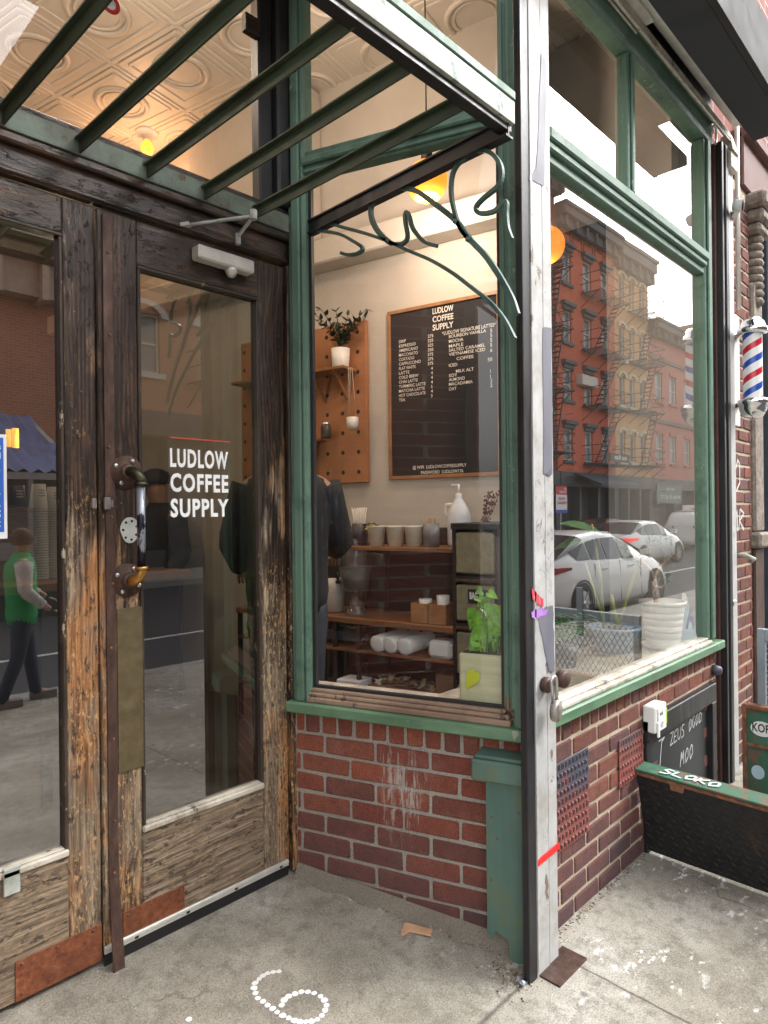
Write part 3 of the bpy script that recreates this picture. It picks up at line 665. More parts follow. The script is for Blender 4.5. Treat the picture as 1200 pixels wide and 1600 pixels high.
MB().hexa([(x0p + .001, yp - .0045, .372), (x1p + .001, yp - .0045, .380), (x1p + .001, yp, .380), (x0p + .001, yp, .372), (x0p + .001, yp - .0045, .394), (x1p + .001, yp - .0045, .400), (x1p + .001, yp, .400), (x0p + .001, yp, .394)]).build('red_tape', plain('red_tape', (.65, .02, .02), .4), post)
M['sp_r'] = painted('spray_red', (.55, .02, .05), (.62, .05, .08), (.5, .48, .46), .60, (1, 1, 1), (.5, .2, .2), .6)
M['sp_v'] = painted('spray_violet', (.30, .10, .48), (.42, .2, .58), (.5, .48, .46), .58, (1, 1, 1), (.4, .3, .45), .6)
MB().prism([_pp(x, y, .0022) for x, y in ragged([(831, 918), (838, 928), (849, 938), (849, 948), (840, 944), (832, 936)], 5, .9)], (0, -.0008, 0)).build('red_spray', M['sp_r'], post)
MB().prism([_pp(x, y, .0022) for x, y in ragged([(830, 956), (842, 951), (856, 953), (853, 961), (840, 966), (831, 965)], 5, .9)], (0, -.0008, 0)).build('violet_spray', M['sp_v'], post)
# pen scribbles
M['pen'] = plain('pen_ink', (.16, .16, .2), .6); rs = random.Random(3)
for k in range(34):
    xx = x0p + .012 + rs.random() * (x1p - x0p - .02); zz = 1.28 + rs.random() * .42; p = Vector((xx, yp - .0032, zz)); pts = [p.copy()]
    for q in range(4): p = p + Vector((rs.uniform(-.012, .012), 0, rs.uniform(-.014, .016))); p.x = min(max(p.x, x0p + .01), x1p - .004); pts.append(p.copy())
    MB().strip(pts, .0004, .0012, (0, 1, 0)).build('pen_scribble', M['pen'], post)
MB().box(x0p + .008, x1p + .055, yp - .075, yp + .02, -.004, .007, .001).build('base_plate', M['iron_brown'], post)
# latch bosses and padlock
zl = _pf.at(855, 1067)[1]
MB().lathe([(0, 0), (.026, 0), (.026, .02), (.02, .026), (0, .026)], (x0p + .050, yp - .003, zl), 20, (0, -1, 0)).lathe([(0, 0), (.03, 0), (.03, .022), (.024, .03), (0, .03)], (x1p - .002, yp - .012, zl + .005), 20, (0, -1, 0)).box(x0p + .03, x1p + .01, yp - .018, yp - .006, zl - .01, zl + .01, .002).build('latch', M['iron_brown'], post)
_q = Frame((0, yp - .045), (1, 0), (0, -1)).at(866, 1112); zl = _q[1] + .098
pl = thing('padlock', 'round steel padlock hanging from the latch of the white post', 'padlock', (_q[0], yp - .045, _q[1]))
cx = _q[0]; cy = yp - .045
MB().lathe([(0, -.013), (.033, -.013), (.037, -.008), (.037, .008), (.033, .013), (0, .013)], (cx + .012, cy, zl - .098), 28, (.25, -1, 0)).build('lock_body', plain('worn_lock_steel', (.30, .28, .25), .45, .7, .3, 40, .001), pl)
pts = [(cx - .006, cy, zl - .07)] + [(cx - .012 + .012 * 1 - .016 * math.cos(a), cy, zl + .0 + .018 * math.sin(a)) for a in [k * math.pi / 8 for k in range(9)]] + [(cx + .018, cy, zl - .07)]
MB().tube(pts, .0055, 10).build('shackle', M['steel'], pl)
# ================================================================ GROUND
def ground():
    t = NT('pavement_concrete')
    a = t.noise(1.6, 8, .65); b = t.noise(14, 6, .7); c = t.noise(190, 6, .85); v = t.vor(90)
    col = t.ramp(a, [(.34, (.22, .20, .16)), (.5, (.35, .325, .27)), (.64, (.49, .465, .41))])
    col = t.mix(t.ramp(b, [(.37, .7), (.53, 0.0)]), col, (.17, .155, .125))
    col = t.mix(t.ramp(c, [(.38, .85), (.49, 0.0)]), col, (.08, .07, .055))
    col = t.mix(t.ramp(c, [(.57, 0.0), (.64, .8)]), col, (.60, .57, .50))
    # chewing gum spots
    g = t.n('TexVoronoi', Vector=t.map((1, 1, 0)), Scale=3.3, Randomness=1.0)
    gm = t.ramp(t.math('ADD', g.outputs['Distance'], t.math('MULTIPLY', t.math('SUBTRACT', t.noise(22, 3), .5), .11)), [(.045, .85), (.06, 0.0)])
    gs = t.ramp(t.sep(g.outputs['Color'])['X'], [(.22, 0.0), (.26, 1.0)])
    x = t.sep()['X']; fx = t.n('MapRange', Value=x, i1=1.7, i2=2.1).outputs[0]
    col = t.mix(t.math('MULTIPLY', t.math('MULTIPLY', gm, gs), t.math('ADD', t.math('MULTIPLY', fx, .8), .15)), col, (.05, .05, .055))
    # flaking white paint right of the post
    pm = t.ramp(t.noise(13, 9, .72, t.map((1.0, 1.6, 1), (0, 0, .6))), [(.575, 0.0), (.60, 1.0)])
    reg = t.math('MULTIPLY', fx, t.ramp(t.noise(1.9, 3, .5), [(.47, 0.0), (.54, 1.0)]))
    col = t.mix(t.math('MULTIPLY', pm, reg), col, (.66, .66, .63))
    # cracks
    cr = t.n('TexVoronoi', {'feature': 'DISTANCE_TO_EDGE'}, Vector=t.n('VectorMath', {'operation': 'ADD'}, i0=t.map((1, 1, 0)), i1=t.n('VectorMath', {'operation': 'SCALE'}, i0=t.n('TexNoise', Vector=t.co, Scale=3.5, Detail=6).outputs['Color'], Scale=.45).outputs[0]).outputs[0], Scale=.55)
    crm = t.math('MULTIPLY', t.ramp(cr.outputs['Distance'], [(.0, .8), (.0025, 0.0)]), t.ramp(t.noise(1.1, 3), [(.54, 0.0), (.62, 1.0)]))
    col = t.mix(t.math('MULTIPLY', crm, .6), col, (.06, .055, .045))
    yy = t.sep()['Y']; jn = t.math('ABSOLUTE', t.math('ADD', t.math('ADD', yy, .055), t.math('MULTIPLY', t.math('SUBTRACT', t.noise(5, 5), .5), .035)))
    jm = t.math('MULTIPLY', t.ramp(jn, [(.002, 1.0), (.010, 0.0)]), t.n('MapRange', Value=x, i1=1.98, i2=1.9).outputs[0])
    col = t.mix(t.math('MULTIPLY', jm, .75), col, (.06, .05, .04))
    j2 = t.math('ABSOLUTE', t.math('ADD', t.math('ADD', x, -2.07), t.math('MULTIPLY', t.math('SUBTRACT', t.noise(5, 5), .5), .04)))
    j2m = t.math('MULTIPLY', t.ramp(j2, [(.001, 1.0), (.006, 0.0)]), t.n('MapRange', Value=yy, i1=-.12, i2=-.16).outputs[0])
    col = t.mix(t.math('MULTIPLY', j2m, .8), col, (.05, .045, .035)); crm = t.math('ADD', crm, j2m)
    h = t.math('ADD', c, t.math('MULTIPLY', crm, -1.5)); h = t.math('ADD', h, t.math('MULTIPLY', b, .8))
    M['concrete'] = t.set(col, t.ramp(b, [(.3, .75), (.7, .95)]), 0, h, bd=.004, bs=.8)
    mb = MB(); bm = mb.bm
    xs = [-60, -20, -6, -2, -.5, 0, .4, .8, 1.2, 1.6, 2.0, 2.4, 2.8, 3.2, 4, 5, 8, 20, 60]; ys = [-3.3, -2, -1.2, -.6, -.3, 0, .2, .4, .6, .8, 1.0, 1.02]
    g = [[bm.verts.new((x, y, gz(x, y))) for x in xs] for y in ys]
    for j in range(len(ys) - 1):
        for i in range(len(xs) - 1): bm.faces.new((g[j][i], g[j][i + 1], g[j + 1][i + 1], g[j + 1][i]))
    tag(mb.build('sidewalk', M['concrete'], smooth=False), kind='structure')
ground()
asph = plain('asphalt', (.055, .055, .058), .85, 0, .25, 30, .004)
tag(MB().box(-80, 120, -12.2, -3.45, -.6, -.25).build('road', asph), kind='structure')
tag(MB().box(-80, 120, -3.45, -3.3, -.6, -.055, .01).build('kerb', plain('granite_kerb', (.3, .29, .27), .8)), kind='structure')
tag(MB().box(-80, 120, -15.6, -12.2, -.6, -.10).build('far_sidewalk', plain('far_concrete', (.3, .29, .26), .9)), kind='structure')
tag(MB().box(-400, 400, -400, 400, -1.2, -.9).build('ground', plain('far_ground', (.15, .14, .13), .9)), kind='structure')
tag(MB().box(-80, 120, -6.05, -5.95, -.249, -.246).build('lane_marking', plain('lane_paint', (.6, .6, .58), .7)), kind='structure')
# painted dots forming a numeral 6, one stray dot
def dot(mb, px, py, r=.0105):
    r *= random.uniform(.78, 1.08)
    c = atz(px, py, .0)
    for _ in range(3): c = atz(px, py, gz(c.x, c.y))
    pts = []
    for k in range(12):
        a = k * math.pi / 6; rr_ = r * random.uniform(.88, 1.1)
        pts.append(Vector((c.x + rr_ * math.cos(a), c.y + rr_ * math.sin(a), gz(c.x, c.y) + .0012)))
    mb.prism(pts, (0, 0, .0012))
six = [(436, 1519), (427, 1520), (418, 1522), (411, 1526), (405, 1531), (399, 1537), (397, 1545), (399, 1553), (403, 1561), (411, 1566), (418, 1572), (426, 1577), (433, 1583), (442, 1588), (451, 1592), (460, 1596), (469, 1598), (478, 1598), (487, 1597), (496, 1594), (503, 1588), (508, 1580), (510, 1572), (507, 1564), (501, 1558), (491, 1553), (481, 1551), (471, 1551), (461, 1554), (451, 1558), (444, 1564), (440, 1572)]
mb = MB()
for p in six: dot(mb, *p)
dp = plain('white_dot_paint', (.78, .78, .76), .8)
tag(mb.build('painted_numeral', dp), 'numeral 6 made of white painted dots on the pavement by the entrance', 'painted number')
mb = MB(); dot(mb, 295, 1594, .010); tag(mb.build('paint_dot', dp), 'single stray white paint dot near the left door, away from the dotted numeral', 'paint dot')
# splinter of wood and foil scrap
q = [atz(x, y, .04) for x, y in ((626, 1462), (632, 1446), (640, 1446), (676, 1456), (674, 1464), (640, 1457), (630, 1463))]
tag(MB().prism([v + UP * .0 for v in q], (0, 0, .008)).build('wood_scrap', plain('raw_wood', (.55, .33, .19), .8, 0, .15, 20)), 'broken strip of pale orange wood on the slab below the entry window', 'wood scrap')
mb = MB(); c = atz(815, 1540, 0); rs = random.Random(5)
P_ = [[Vector((c.x + i * .008 - .012, c.y + j * .010 - .018, .004 + rs.random() * .012)) for i in range(4)] for j in range(5)]
for j in range(4):
    for i in range(3): mb.poly([P_[j][i], P_[j][i + 1], P_[j + 1][i + 1], P_[j + 1][i]])
tag(mb.build('foil_wrapper', plain('foil', (.55, .57, .65), .25, .6, .3, 40)), 'crumpled silver foil wrapper on the ground at the foot of the white post', 'litter')
# grit gathered along the wall foot
mb = MB(); rs = random.Random(11)
for k in range(900):
    if k < 450: s = rs.random() * .9; o = abs(rs.gauss(0, .018)) + .008; p = W_.p(s, 0, o)
    elif k < 700: p = Vector((2.0 + rs.random() * .95, -abs(rs.gauss(0, .014)) - .006, 0))
    else: p = Vector((1.86 + rs.gauss(0, .04), -.0 + rs.gauss(0, .05), 0))
    p.z = gz(p.x, p.y) + .001; r = rs.uniform(.001, .0034)
    mb.hexa([p + Vector((a * r * rs.uniform(.6, 1.3), b * r * rs.uniform(.6, 1.3), c_)) for c_ in (0, r) for a, b in ((-1, -1), (1, -1), (1, 1), (-1, 1))])
t = NT('grit'); rn = t.n('NewGeometry').outputs['Random Per Island']
tag(mb.build('grit', t.set(t.ramp(rn, [(0, (.10, .07, .05)), (.4, (.25, .19, .13)), (.8, (.42, .36, .28)), (1, (.55, .5, .42))]), .9)), 'loose grit and crumbs along the foot of the brick walls', 'grit', kind='stuff')
# ================================================================ STREET WALL RIGHT OF THE POST
def perforated(name, px4, label, group, cols, tones):
    a0, z0 = R_.at(*px4[0]); a1, z1 = R_.at(*px4[1])
    mb = MB().fb(R_, a0, a1, z0, z1, .006, .010, .001)
    nx = max(3, int((a1 - a0) / .026)); nz = int((z1 - z0) / .030)
    for i in range(nx):
        for j in range(nz):
            x = a0 + (i + .5) * (a1 - a0) / nx + (.006 if j % 2 else -.006); z = z0 + (j + .5) * (z1 - z0) / nz
            if name == 'vent_plate' and i in (0,) : pass
            c = R_.p(x, z, .010); s = 1 if j % 2 else -1
            mb.hexa([c + Vector((-.007, .0, -.006 * s)), c + Vector((.003, 0, -.010 * s)), c + Vector((.007, 0, .006 * s)), c + Vector((-.003, 0, .010 * s)), c + Vector((-.005, -.004, -.005 * s)), c + Vector((.003, -.004, -.008 * s)), c + Vector((.005, -.004, .005 * s)), c + Vector((-.003, -.004, .008 * s))])
    t = NT(name + label[:4]); z = t.sep()['Z']; nz_ = t.noise(7, 4, .6)
    f = t.n('MapRange', Value=t.math('ADD', z, t.math('MULTIPLY', t.math('SUBTRACT', nz_, .5), .35)), i1=z0 + .05, i2=z1 - .02).outputs[0]
    col = t.ramp(f, tones); col = t.mix(t.ramp(t.noise(60, 5, .7), [(.5, 0.0), (.7, .6)]), col, (.12, .05, .05))
    th = thing(name, label, 'vent plate', R_.p((a0 + a1) / 2, z0, .01), group)
    mb.build('plate', t.set(col, .6, 0, t.noise(40, 4), bd=.002), th)
    mh = MB()
    for i in range(nx):
        for j in range(nz):
            x = a0 + (i + 1.0) * (a1 - a0) / nx + (.006 if j % 2 else -.006); z = z0 + (j + .5) * (z1 - z0) / nz
            if x > a1 - .008: continue
            mh.prism([R_.p(x + .0062 * math.cos(k * math.pi / 4), z + .011 * math.sin(k * math.pi / 4), .0104) for k in range(8)], R_.n * .0004)
    mh.build('hole', M['rubber'], th); return th
perforated('vent_plate', ((862, 1338), (915.5, 1167)), 'large diamond-pattern vent plate painted red below and blue above, next to the white post', 'vent plates', 0, [(.0, (.24, .075, .06)), (.55, (.19, .065, .06)), (.75, (.075, .07, .095)), (1, (.065, .07, .095))])
perforated('vent_plate', ((965, 1232), (1001.5, 1136)), 'small red diamond-pattern vent plate beside the white electrical box', 'vent plates', 0, [(0, (.27, .075, .06)), (.7, (.23, .075, .06)), (1, (.14, .08, .08))])
# green daub on a brick
a, z = R_.at(935, 1290)
# electrical box
eb = thing('electrical_box', 'small white electrical outlet box on the brick wall beside the black cellar frame', 'electrical box', R_.p(3.06, .52, 0))
MB().fb(R_, 2.955, 3.085, .548, .668, .0, .06, .006).build('box_body', M['white_plastic'], eb)
MB().fb(R_, 2.975, 3.06, .555, .660, .0605, .066, .003).fb(R_, 2.965, 2.985, .53, .60, .0605, .069, .003).build('box_cover', M['white_plastic'], eb)
text('scribble', 'ink', R_.p(2.99, .625, .0665), (1, 0, 0), (0, 0, 1), .02, M['rubber'], eb, bold=.01); text('scribble', '17', R_.p(3.0, .57, .0665), (1, 0, 0), (0, 0, 1), .022, M['rubber'], eb, bold=.01)
MB().fb(R_, 3.062, 3.082, .57, .64, .0605, .0625, .001).build('green_sticker', plain('lime_sticker', (.35, .55, .06), .5), eb)
# cellar bulkhead: black frame with panel and scrawled paint
cb = thing('cellar_bulkhead', 'black painted timber frame and panel with white scrawls, set low in the brick wall', 'bulkhead', R_.p(3.4, 0, 0))
MB().fb(R_, 2.955, 3.865, .50, .60, -.03, .030, .004).fb(R_, 3.80, 3.865, -.02, .50, -.03, .030, .004).fb(R_, 2.955, 3.0, -.02, .50, -.03, .02, .004).build('frame', M['black'], cb)
MB().fb(R_, 3.0, 3.80, .0, .50, -.03, .0, .0).build('panel', plain('black_panel', (.022, .026, .028), .5, 0, .4, 9), cb)
def scrawl(name, pts, fr, off, parent, mat, w=.006):
    mb = MB()
    for st in pts: mb.strip([fr.p(a, z, off) for a, z in st], .0008, w, fr.n)
    return mb.build(name, mat, parent)
chalk = plain('scrawl_white', (.6, .62, .62), .8)
GL = {'Z': [[(0, 1), (1, 1), (.1, 0), (1, .1)]], 'E': [[(1, 1), (.2, .9), (0, .5), (.7, .5)], [(0, .5), (.1, 0), (1, .05)]], 'U': [[(0, 1), (.05, .2), (.5, 0), (.9, .25), (1, 1)]], 'S': [[(.9, .95), (.3, 1), (.1, .7), (.8, .4), (.7, .05), (0, 0)]], 'O': [[(.5, 1), (.05, .6), (.3, 0), (.9, .3), (.8, .85), (.45, 1)]],
      'G': [[(.9, .9), (.3, 1), (0, .4), (.5, 0), (1, .3), (.6, .45)]], 'D': [[(.1, 0), (.15, 1), (.9, .7), (.8, .15), (0, .05)]], 'J': [[(.2, 1), (1, 1), (.6, .9), (.5, 0), (0, .15)]], 'M': [[(0, 0), (.2, 1), (.45, .4), (.75, 1), (1, 0)]], 'L': [[(.1, 1), (0, .1), (1, 0)]], 'P': [[(0, 0), (.1, 1), (.9, .8), (.1, .45)]], 'K': [[(0, 0), (.1, 1)], [(.9, 1), (.1, .5), (1, 0)]], 'R': [[(0, 0), (.1, 1), (.9, .8), (.1, .45), (1, 0)]]}
def hand(name, word, origin, right, up, hgt, wid, mat, parent, w=.005, gap=.25, rs=random.Random(4)):
    right = Vector(right).normalized(); up = Vector(up).normalized(); n = right.cross(up).normalized(); o = Vector(origin)
    for ch in word:
        if ch in GL:
            for st in GL[ch]:
                dense = []
                for i in range(len(st) - 1):
                    for k in range(3): u = k / 3; dense.append((st[i][0] * (1 - u) + st[i + 1][0] * u, st[i][1] * (1 - u) + st[i + 1][1] * u))
                dense.append(st[-1]); j = rs.uniform(-.05, .05)
                MB().strip([o + right * ((x + y * .2) * wid) + up * ((y + j) * hgt) for x, y in dense], .0007, w, n).build(name, mat, parent)
        o = o + right * wid * (1 + gap)
hand('scrawl_letter', 'ZEUS OGOD', R_.p(3.27, .40, .0015), (1, 0, .03), UP, .060, .040, chalk, cb, .005)
hand('scrawl_letter', 'J', R_.p(3.10, .34, .0015), (1, 0, .03), UP, .12, .09, chalk, cb, .006)
hand('scrawl_letter', 'MOO', R_.p(3.40, .26, .0015), (1, 0, .03), UP, .07, .05, chalk, cb, .006)
# open cellar hatch leaf with diamond plate
hx = 2.965
t = NT('black_diamond_plate'); n1 = t.noise(6, 6, .7); n2 = t.noise(60, 5, .7)
M['diamond'] = t.set(t.mix(t.ramp(n1, [(.58, 0.0), (.72, .6)]), t.ramp(n2, [(.35, (.007, .007, .007)), (.75, (.03, .03, .03))]), (.09, .045, .02)), t.ramp(n2, [(.3, .42), (.7, .65)]), .2, n2, bd=.0012)
M['hatch_green'] = painted('hatch_green_paint', (.025, .10, .06), (.05, .15, .09), (.15, .08, .05), .53, (1, 1, 1), (.1, .07, .05), .58)
HF = Frame((hx, 0), (0, -1), (-1, 0))      # plate plane, looking toward the camera
ht = thing('cellar_hatch', 'open black diamond-plate cellar hatch leaf with a green top edge', 'cellar hatch', (hx, -.4, 0))
def hp(a, z, o): return HF.p(a, z, o + (z - .01) * .26)
mb = MB(); z0h, z1h = .015, .402; a0h, a1h = .01, 1.35
mb.hexa([hp(a0h, z0h, 0), hp(a1h, z0h - .02, 0), hp(a1h, z0h - .02, -.008), hp(a0h, z0h, -.008), hp(a0h, z1h, 0), hp(a1h, z1h - .02, 0), hp(a1h, z1h - .02, -.008), hp(a0h, z1h, -.008)])
rows = 13
for j in range(rows):
    for i in range(46):
        a = a0h + .02 + i * .029 + (.0145 if j % 2 else 0); z = z0h + .02 + j * .029 - .02 * a / 1.35
        if z > z1h - .02 - .02 * a / 1.35 or a > a1h - .02: continue
        s = 1 if (i + j) % 2 else -1
        c = hp(a, z, .0005); d = HF.u * .012 + UP * .0075 * s
        e = (UP * .0022 - HF.u * .0014 * s)
        mb.hexa([c - d - e, c + d * .2 - e * 1.3, c + d + e, c - d * .2 + e * 1.3, c - d * .7 - e * .5 + HF.n * .0018, c + d * .2 - e * .8 + HF.n * .0018, c + d * .7 + e * .5 + HF.n * .0018, c - d * .2 + e * .8 + HF.n * .0018])
mb.build('diamond_plate', M['diamond'], ht)
mb = MB()
mb.hexa([hp(a0h, z1h + .001, .012), hp(a1h, z1h - .019, .012), hp(a1h, z1h - .019, -.09), hp(a0h, z1h + .001, -.09), hp(a0h, z1h + .012, .012), hp(a1h, z1h - .008, .012), hp(a1h, z1h + .0, -.09), hp(a0h, z1h + .016, -.09)], .002)
ge = mb.build('top_edge', M['hatch_green'], ht)
mb = MB().hexa([hp(a0h, z1h - .016, .013), hp(a1h, z1h - .036, .013), hp(a1h, z1h - .036, .001), hp(a0h, z1h - .016, .001), hp(a0h, z1h - .001, .013), hp(a1h, z1h - .021, .013), hp(a1h, z1h - .021, .001), hp(a0h, z1h - .001, .001)])
mb.build('rust_lip', M['rust'], ht)
c0 = hp(.17, z1h - .035, .001)
MB().hexa([hp(.155, z1h - .05, .003), hp(.205, z1h - .05, .003), hp(.205, z1h - .05, .0), hp(.155, z1h - .05, .0), hp(.150, z1h - .018, .003), hp(.215, z1h - .018, .003), hp(.215, z1h - .018, 0), hp(.150, z1h - .018, 0)]).lathe([(.007, .003), (.010, .003), (.010, .005), (.007, .005)], hp(.178, z1h - .036, .0), 12, HF.n).build('eye_lug', plain('orange_rust', (.25, .12, .07), .7), ht)
pt = hp(.13, z1h + .0158, -.03)
hand('graffiti_letter', 'SLOKO', hp(.11, z1h + .0165, -.012) + UP * .001, (0, -1, -.015), (1, 0, 0), .055, .042, chalk, ht, .010, .12)
# second leaf, green side toward the street
h2 = thing('cellar_hatch', 'far green cellar hatch leaf with stickers, standing open behind the black one', 'cellar hatch', (3.66, -.3, 0))
G2 = Frame((3.66, 0), (0, -1), (-1, 0))
MB().fb(G2, .22, 1.2, .0, .55, -.03, .0, .003).build('leaf_panel', M['hatch_green'], h2)
MB().fb(G2, .22, .238, .0, .57, .0, .02, .002).fb(G2, .238, 1.2, .55, .57, -.03, .02, .002).fb(G2, .238, 1.2, .36, .375, .0, .012, .002).build('leaf_rim', M['rust'], h2)
t_ = G2
text('sticker_word', 'KOFI', t_.p(.262, .44, .003), (0, -1, 0), UP, .04, M['rubber'], h2, bold=.02, width=.085)
MB().prism([t_.p(.305 + .052 * math.cos(k * math.pi / 8), .455 + .038 * math.sin(k * math.pi / 8), .001) for k in range(16)], t_.n * .001).build('white_sticker', M['white_plastic'], h2)
MB().prism([t_.p(.285 + .030 * math.cos(k * math.pi / 8), .235 + .035 * math.sin(k * math.pi / 8), .001) for k in range(16)], t_.n * .001).build('spray_spot', plain('spray_blue_white', (.42, .55, .62), .7), h2)
# grey mesh guard standing over the hatch
gx = 3.70; GF = Frame((gx, 0), (0, -1), (-1, 0))
gd = thing('mesh_guard', 'grey steel guard panel with diamond mesh standing beyond the cellar hatch', 'guard panel', (gx, -.8, 0))
M['guard'] = plain('guard_grey_paint', (.22, .26, .29), .5, .2, .15)
MB().fb(GF, .28, .315, .02, .95, -.02, .015, .003).fb(GF, 1.45, 1.49, .02, .95, -.02, .015, .003).fb(GF, .315, 1.45, .89, .95, -.02, .015, .003).fb(GF, .315, 1.45, .03, .07, -.02, .015, .003).fb(GF, .62, .66, .80, 1.09, .0151, .03, .003).build('guard_frame', M['guard'], gd)
mb = MB()
def clipseg(p, q, a0, a1, z0, z1):
    # Liang-Barsky in (a,z)
    t0, t1 = 0, 1; dx, dz = q[0] - p[0], q[1] - p[1]
    for pp, qq in ((-dx, p[0] - a0), (dx, a1 - p[0]), (-dz, p[1] - z0), (dz, z1 - p[1])):
        if abs(pp) < 1e-9:
            if qq < 0: return None
        else:
            r = qq / pp
            if pp < 0: t0 = max(t0, r)
            else: t1 = min(t1, r)
    if t0 >= t1: return None
    return (p[0] + dx * t0, p[1] + dz * t0), (p[0] + dx * t1, p[1] + dz * t1)
st = .034
for s in (1, -1):
    k = -60
    while k < 90:
        a = .315 + k * st; r = clipseg((a, .07), (a + s * .82 * .62, .89), .316, 1.449, .071, .889)
        if r: mb.bar(GF.p(*r[0], 0), GF.p(*r[1], 0), .003, .003)
        k += 1
mb.build('mesh', M['guard'], gd)
# gate track, conduit pipes right of the window
gt = thing('gate_track', 'black vertical roller-gate track at the far right edge of the street window', 'gate track', R_.p(4.05, 0, 0))
MB().fb(R_, 3.985, 4.015, -.01, 3.62, -.01, .05, .003).fb(R_, 4.035, 4.085, -.01, 3.62, -.01, .055, .004).fb(R_, 4.015, 4.035, -.01, 3.62, -.01, .02).build('track', M['black'], gt)
MB().fb(R_, 3.96, 3.985, .0, 3.60, -.01, .02, .004).build('edge_strip', plain('oxblood_edge', (.07, .025, .02), .6, 0, .4), gt)
for zc in (1.0,): MB().fb(R_, 4.08, 4.13, zc, zc + .03, .0, .06, .003).build('clip', M['steel'], gt)
dp_ = thing('white_pipe', 'white square downpipe running down between the black gate track and the bricks', 'pipe', R_.p(4.15, 0, 0))
MB().fb(R_, 4.095, 4.20, .02, 3.52, .0, .045, .006).build('pipe_body', M['white_post'], dp_)
MB().fb(R_, 4.07, 4.20, 3.50, 3.60, .0, .07, .01).hexa([R_.p(4.08, 3.60, .08), R_.p(4.2, 3.6, .08), R_.p(4.2, 3.6, 0), R_.p(4.08, 3.6, 0), R_.p(4.14, 3.72, .05), R_.p(4.18, 3.72, .05), R_.p(4.18, 3.72, 0), R_.p(4.14, 3.72, 0)]).build('pipe_head', M['bead'], dp_)
th2 = thing('conduit', 'thin pale conduit pipe strapped to the brick pier above the barber pole', 'pipe', R_.p(4.33, 2.6, 0))
MB().tube([R_.p(4.33, 2.75, .03), R_.p(4.33, 3.9, .03)], .014, 10).build('pipe_body', M['alu'], th2)
MB().fb(R_, 4.30, 4.36, 3.38, 3.41, 0, .05, .003).build('strap', M['alu'], th2)
# brick pier and the neighbour: stone column, dark storefront
nb = thing('neighbour_building', 'next-door building with a brick pier, weathered stone column and dark blue-grey shopfront', 'building', (5, 0, 0))
brick_wall('brick_pier', R_, 4.08, 4.66, [3.5 - .0766 * i for i in range(47)], .2035, [M['brickR'], M['mortR']], nb, 3.56, joints=[4.1, 4.2])
t = NT('weathered_stone'); nf = t.noise(22, 7, .75)
M['stone'] = t.set(t.ramp(nf, [(.3, (.10, .075, .06)), (.55, (.26, .22, .18)), (.75, (.42, .37, .31))]), .9, 0, nf, bd=.012, bs=1)
colm = MB().fb(R_, 4.66, 4.86, 1.40, 3.0, -.05, .025, .015).fb(R_, 4.64, 4.88, 1.30, 1.40, -.05, .06, .015).build('stone_column', M['stone'], nb)
mb = MB()
for k in range(9): mb.lathe([(.0, 0), (.05, .008), (.062, .03), (.05, .052), (0, .06)], R_.p(4.76, 2.86 + k * .05, .0), 14)
mb.fb(R_, 4.64, 4.90, 3.38, 3.46, -.05, .09, .02); mb.fb(R_, 4.66, 4.88, 3.31, 3.38, -.05, .07, .02); mb.fb(R_, 4.62, 4.92, 3.46, 3.56, -.05, .11, .02)
mb.build('carved_capital', M['stone'], nb)
MB().fb(R_, 4.66, 4.86, .0, 1.30, -.05, .02, .01).build('column_base', M['iron_brown'], nb)
mb = MB().fb(R_, 4.64, 9.0, 3.9, 14, -.3, .0)
mb.build('facade', M['brick_far'], nb)
MB().fb(R_, 4.5, 9.0, 3.56, 3.9, -.3, .02, .01).fb(R_, 4.5, 9.0, 3.86, 3.93, -.3, .06, .01).build('shop_fascia', plain('brown_fascia', (.13, .06, .05), .7, 0, .2), nb)
M['navy'] = plain('blue_grey_shopfront', (.045, .06, .075), .45, 0, .25, 5)
sf = MB().fb(R_, 4.86, 4.99, .0, 3.555, -.2, -.02, .005).fb(R_, 4.99, 5.12, .0, 3.555, -.2, .03, .01).fb(R_, 5.12, 8.9, .0, 1.3, -.2, .0, .01).fb(R_, 5.12, 8.9, 2.9, 3.555, -.2, .0, .01).build('shopfront', M['navy'], nb)
MB().fb(R_, 5.12, 8.9, 1.3, 2.9, -.12, -.11).build('shop_glass', plain('dark_glass', (.02, .022, .025), .08), nb)
text('sticker_word', 'drifters', R_.p(4.92, 1.36, -.018) , (0, 0, 1), (-1, 0, 0), .05, M['white_plastic'], nb, bold=.02, width=.22)
# tags on the brick pier
hand('graffiti_letter', 'O', R_.p(4.29, 1.66, .0055), (1, 0, 0), UP, .20, .12, chalk, nb, .012)
hand('graffiti_letter', 'MR', R_.p(4.25, 1.42, .0055), (1, 0, 0), UP, .13, .10, chalk, nb, .012)
# wall lamp hook / bell
hk = MB().tube([R_.p(4.36, 1.27, .0), R_.p(4.36, 1.27, .05), R_.p(4.40, 1.25, .08), R_.p(4.44, 1.23, .05)], .014, 8).build('wall_hook', M['galv'])
tag(hk, 'small galvanised wall hook on the brick pier', 'hook')
bb_ = MB().lathe([(0, 0), (.028, 0), (.03, .02), (.02, .045), (0, .05)], R_.p(3.90, .66, 0), 14, R_.n).build('pipe_cap', plain('slate_cap', (.06, .065, .09), .5)); tag(bb_, 'small round slate-coloured cap on the bricks just under the right end of the window sill', 'pipe cap')
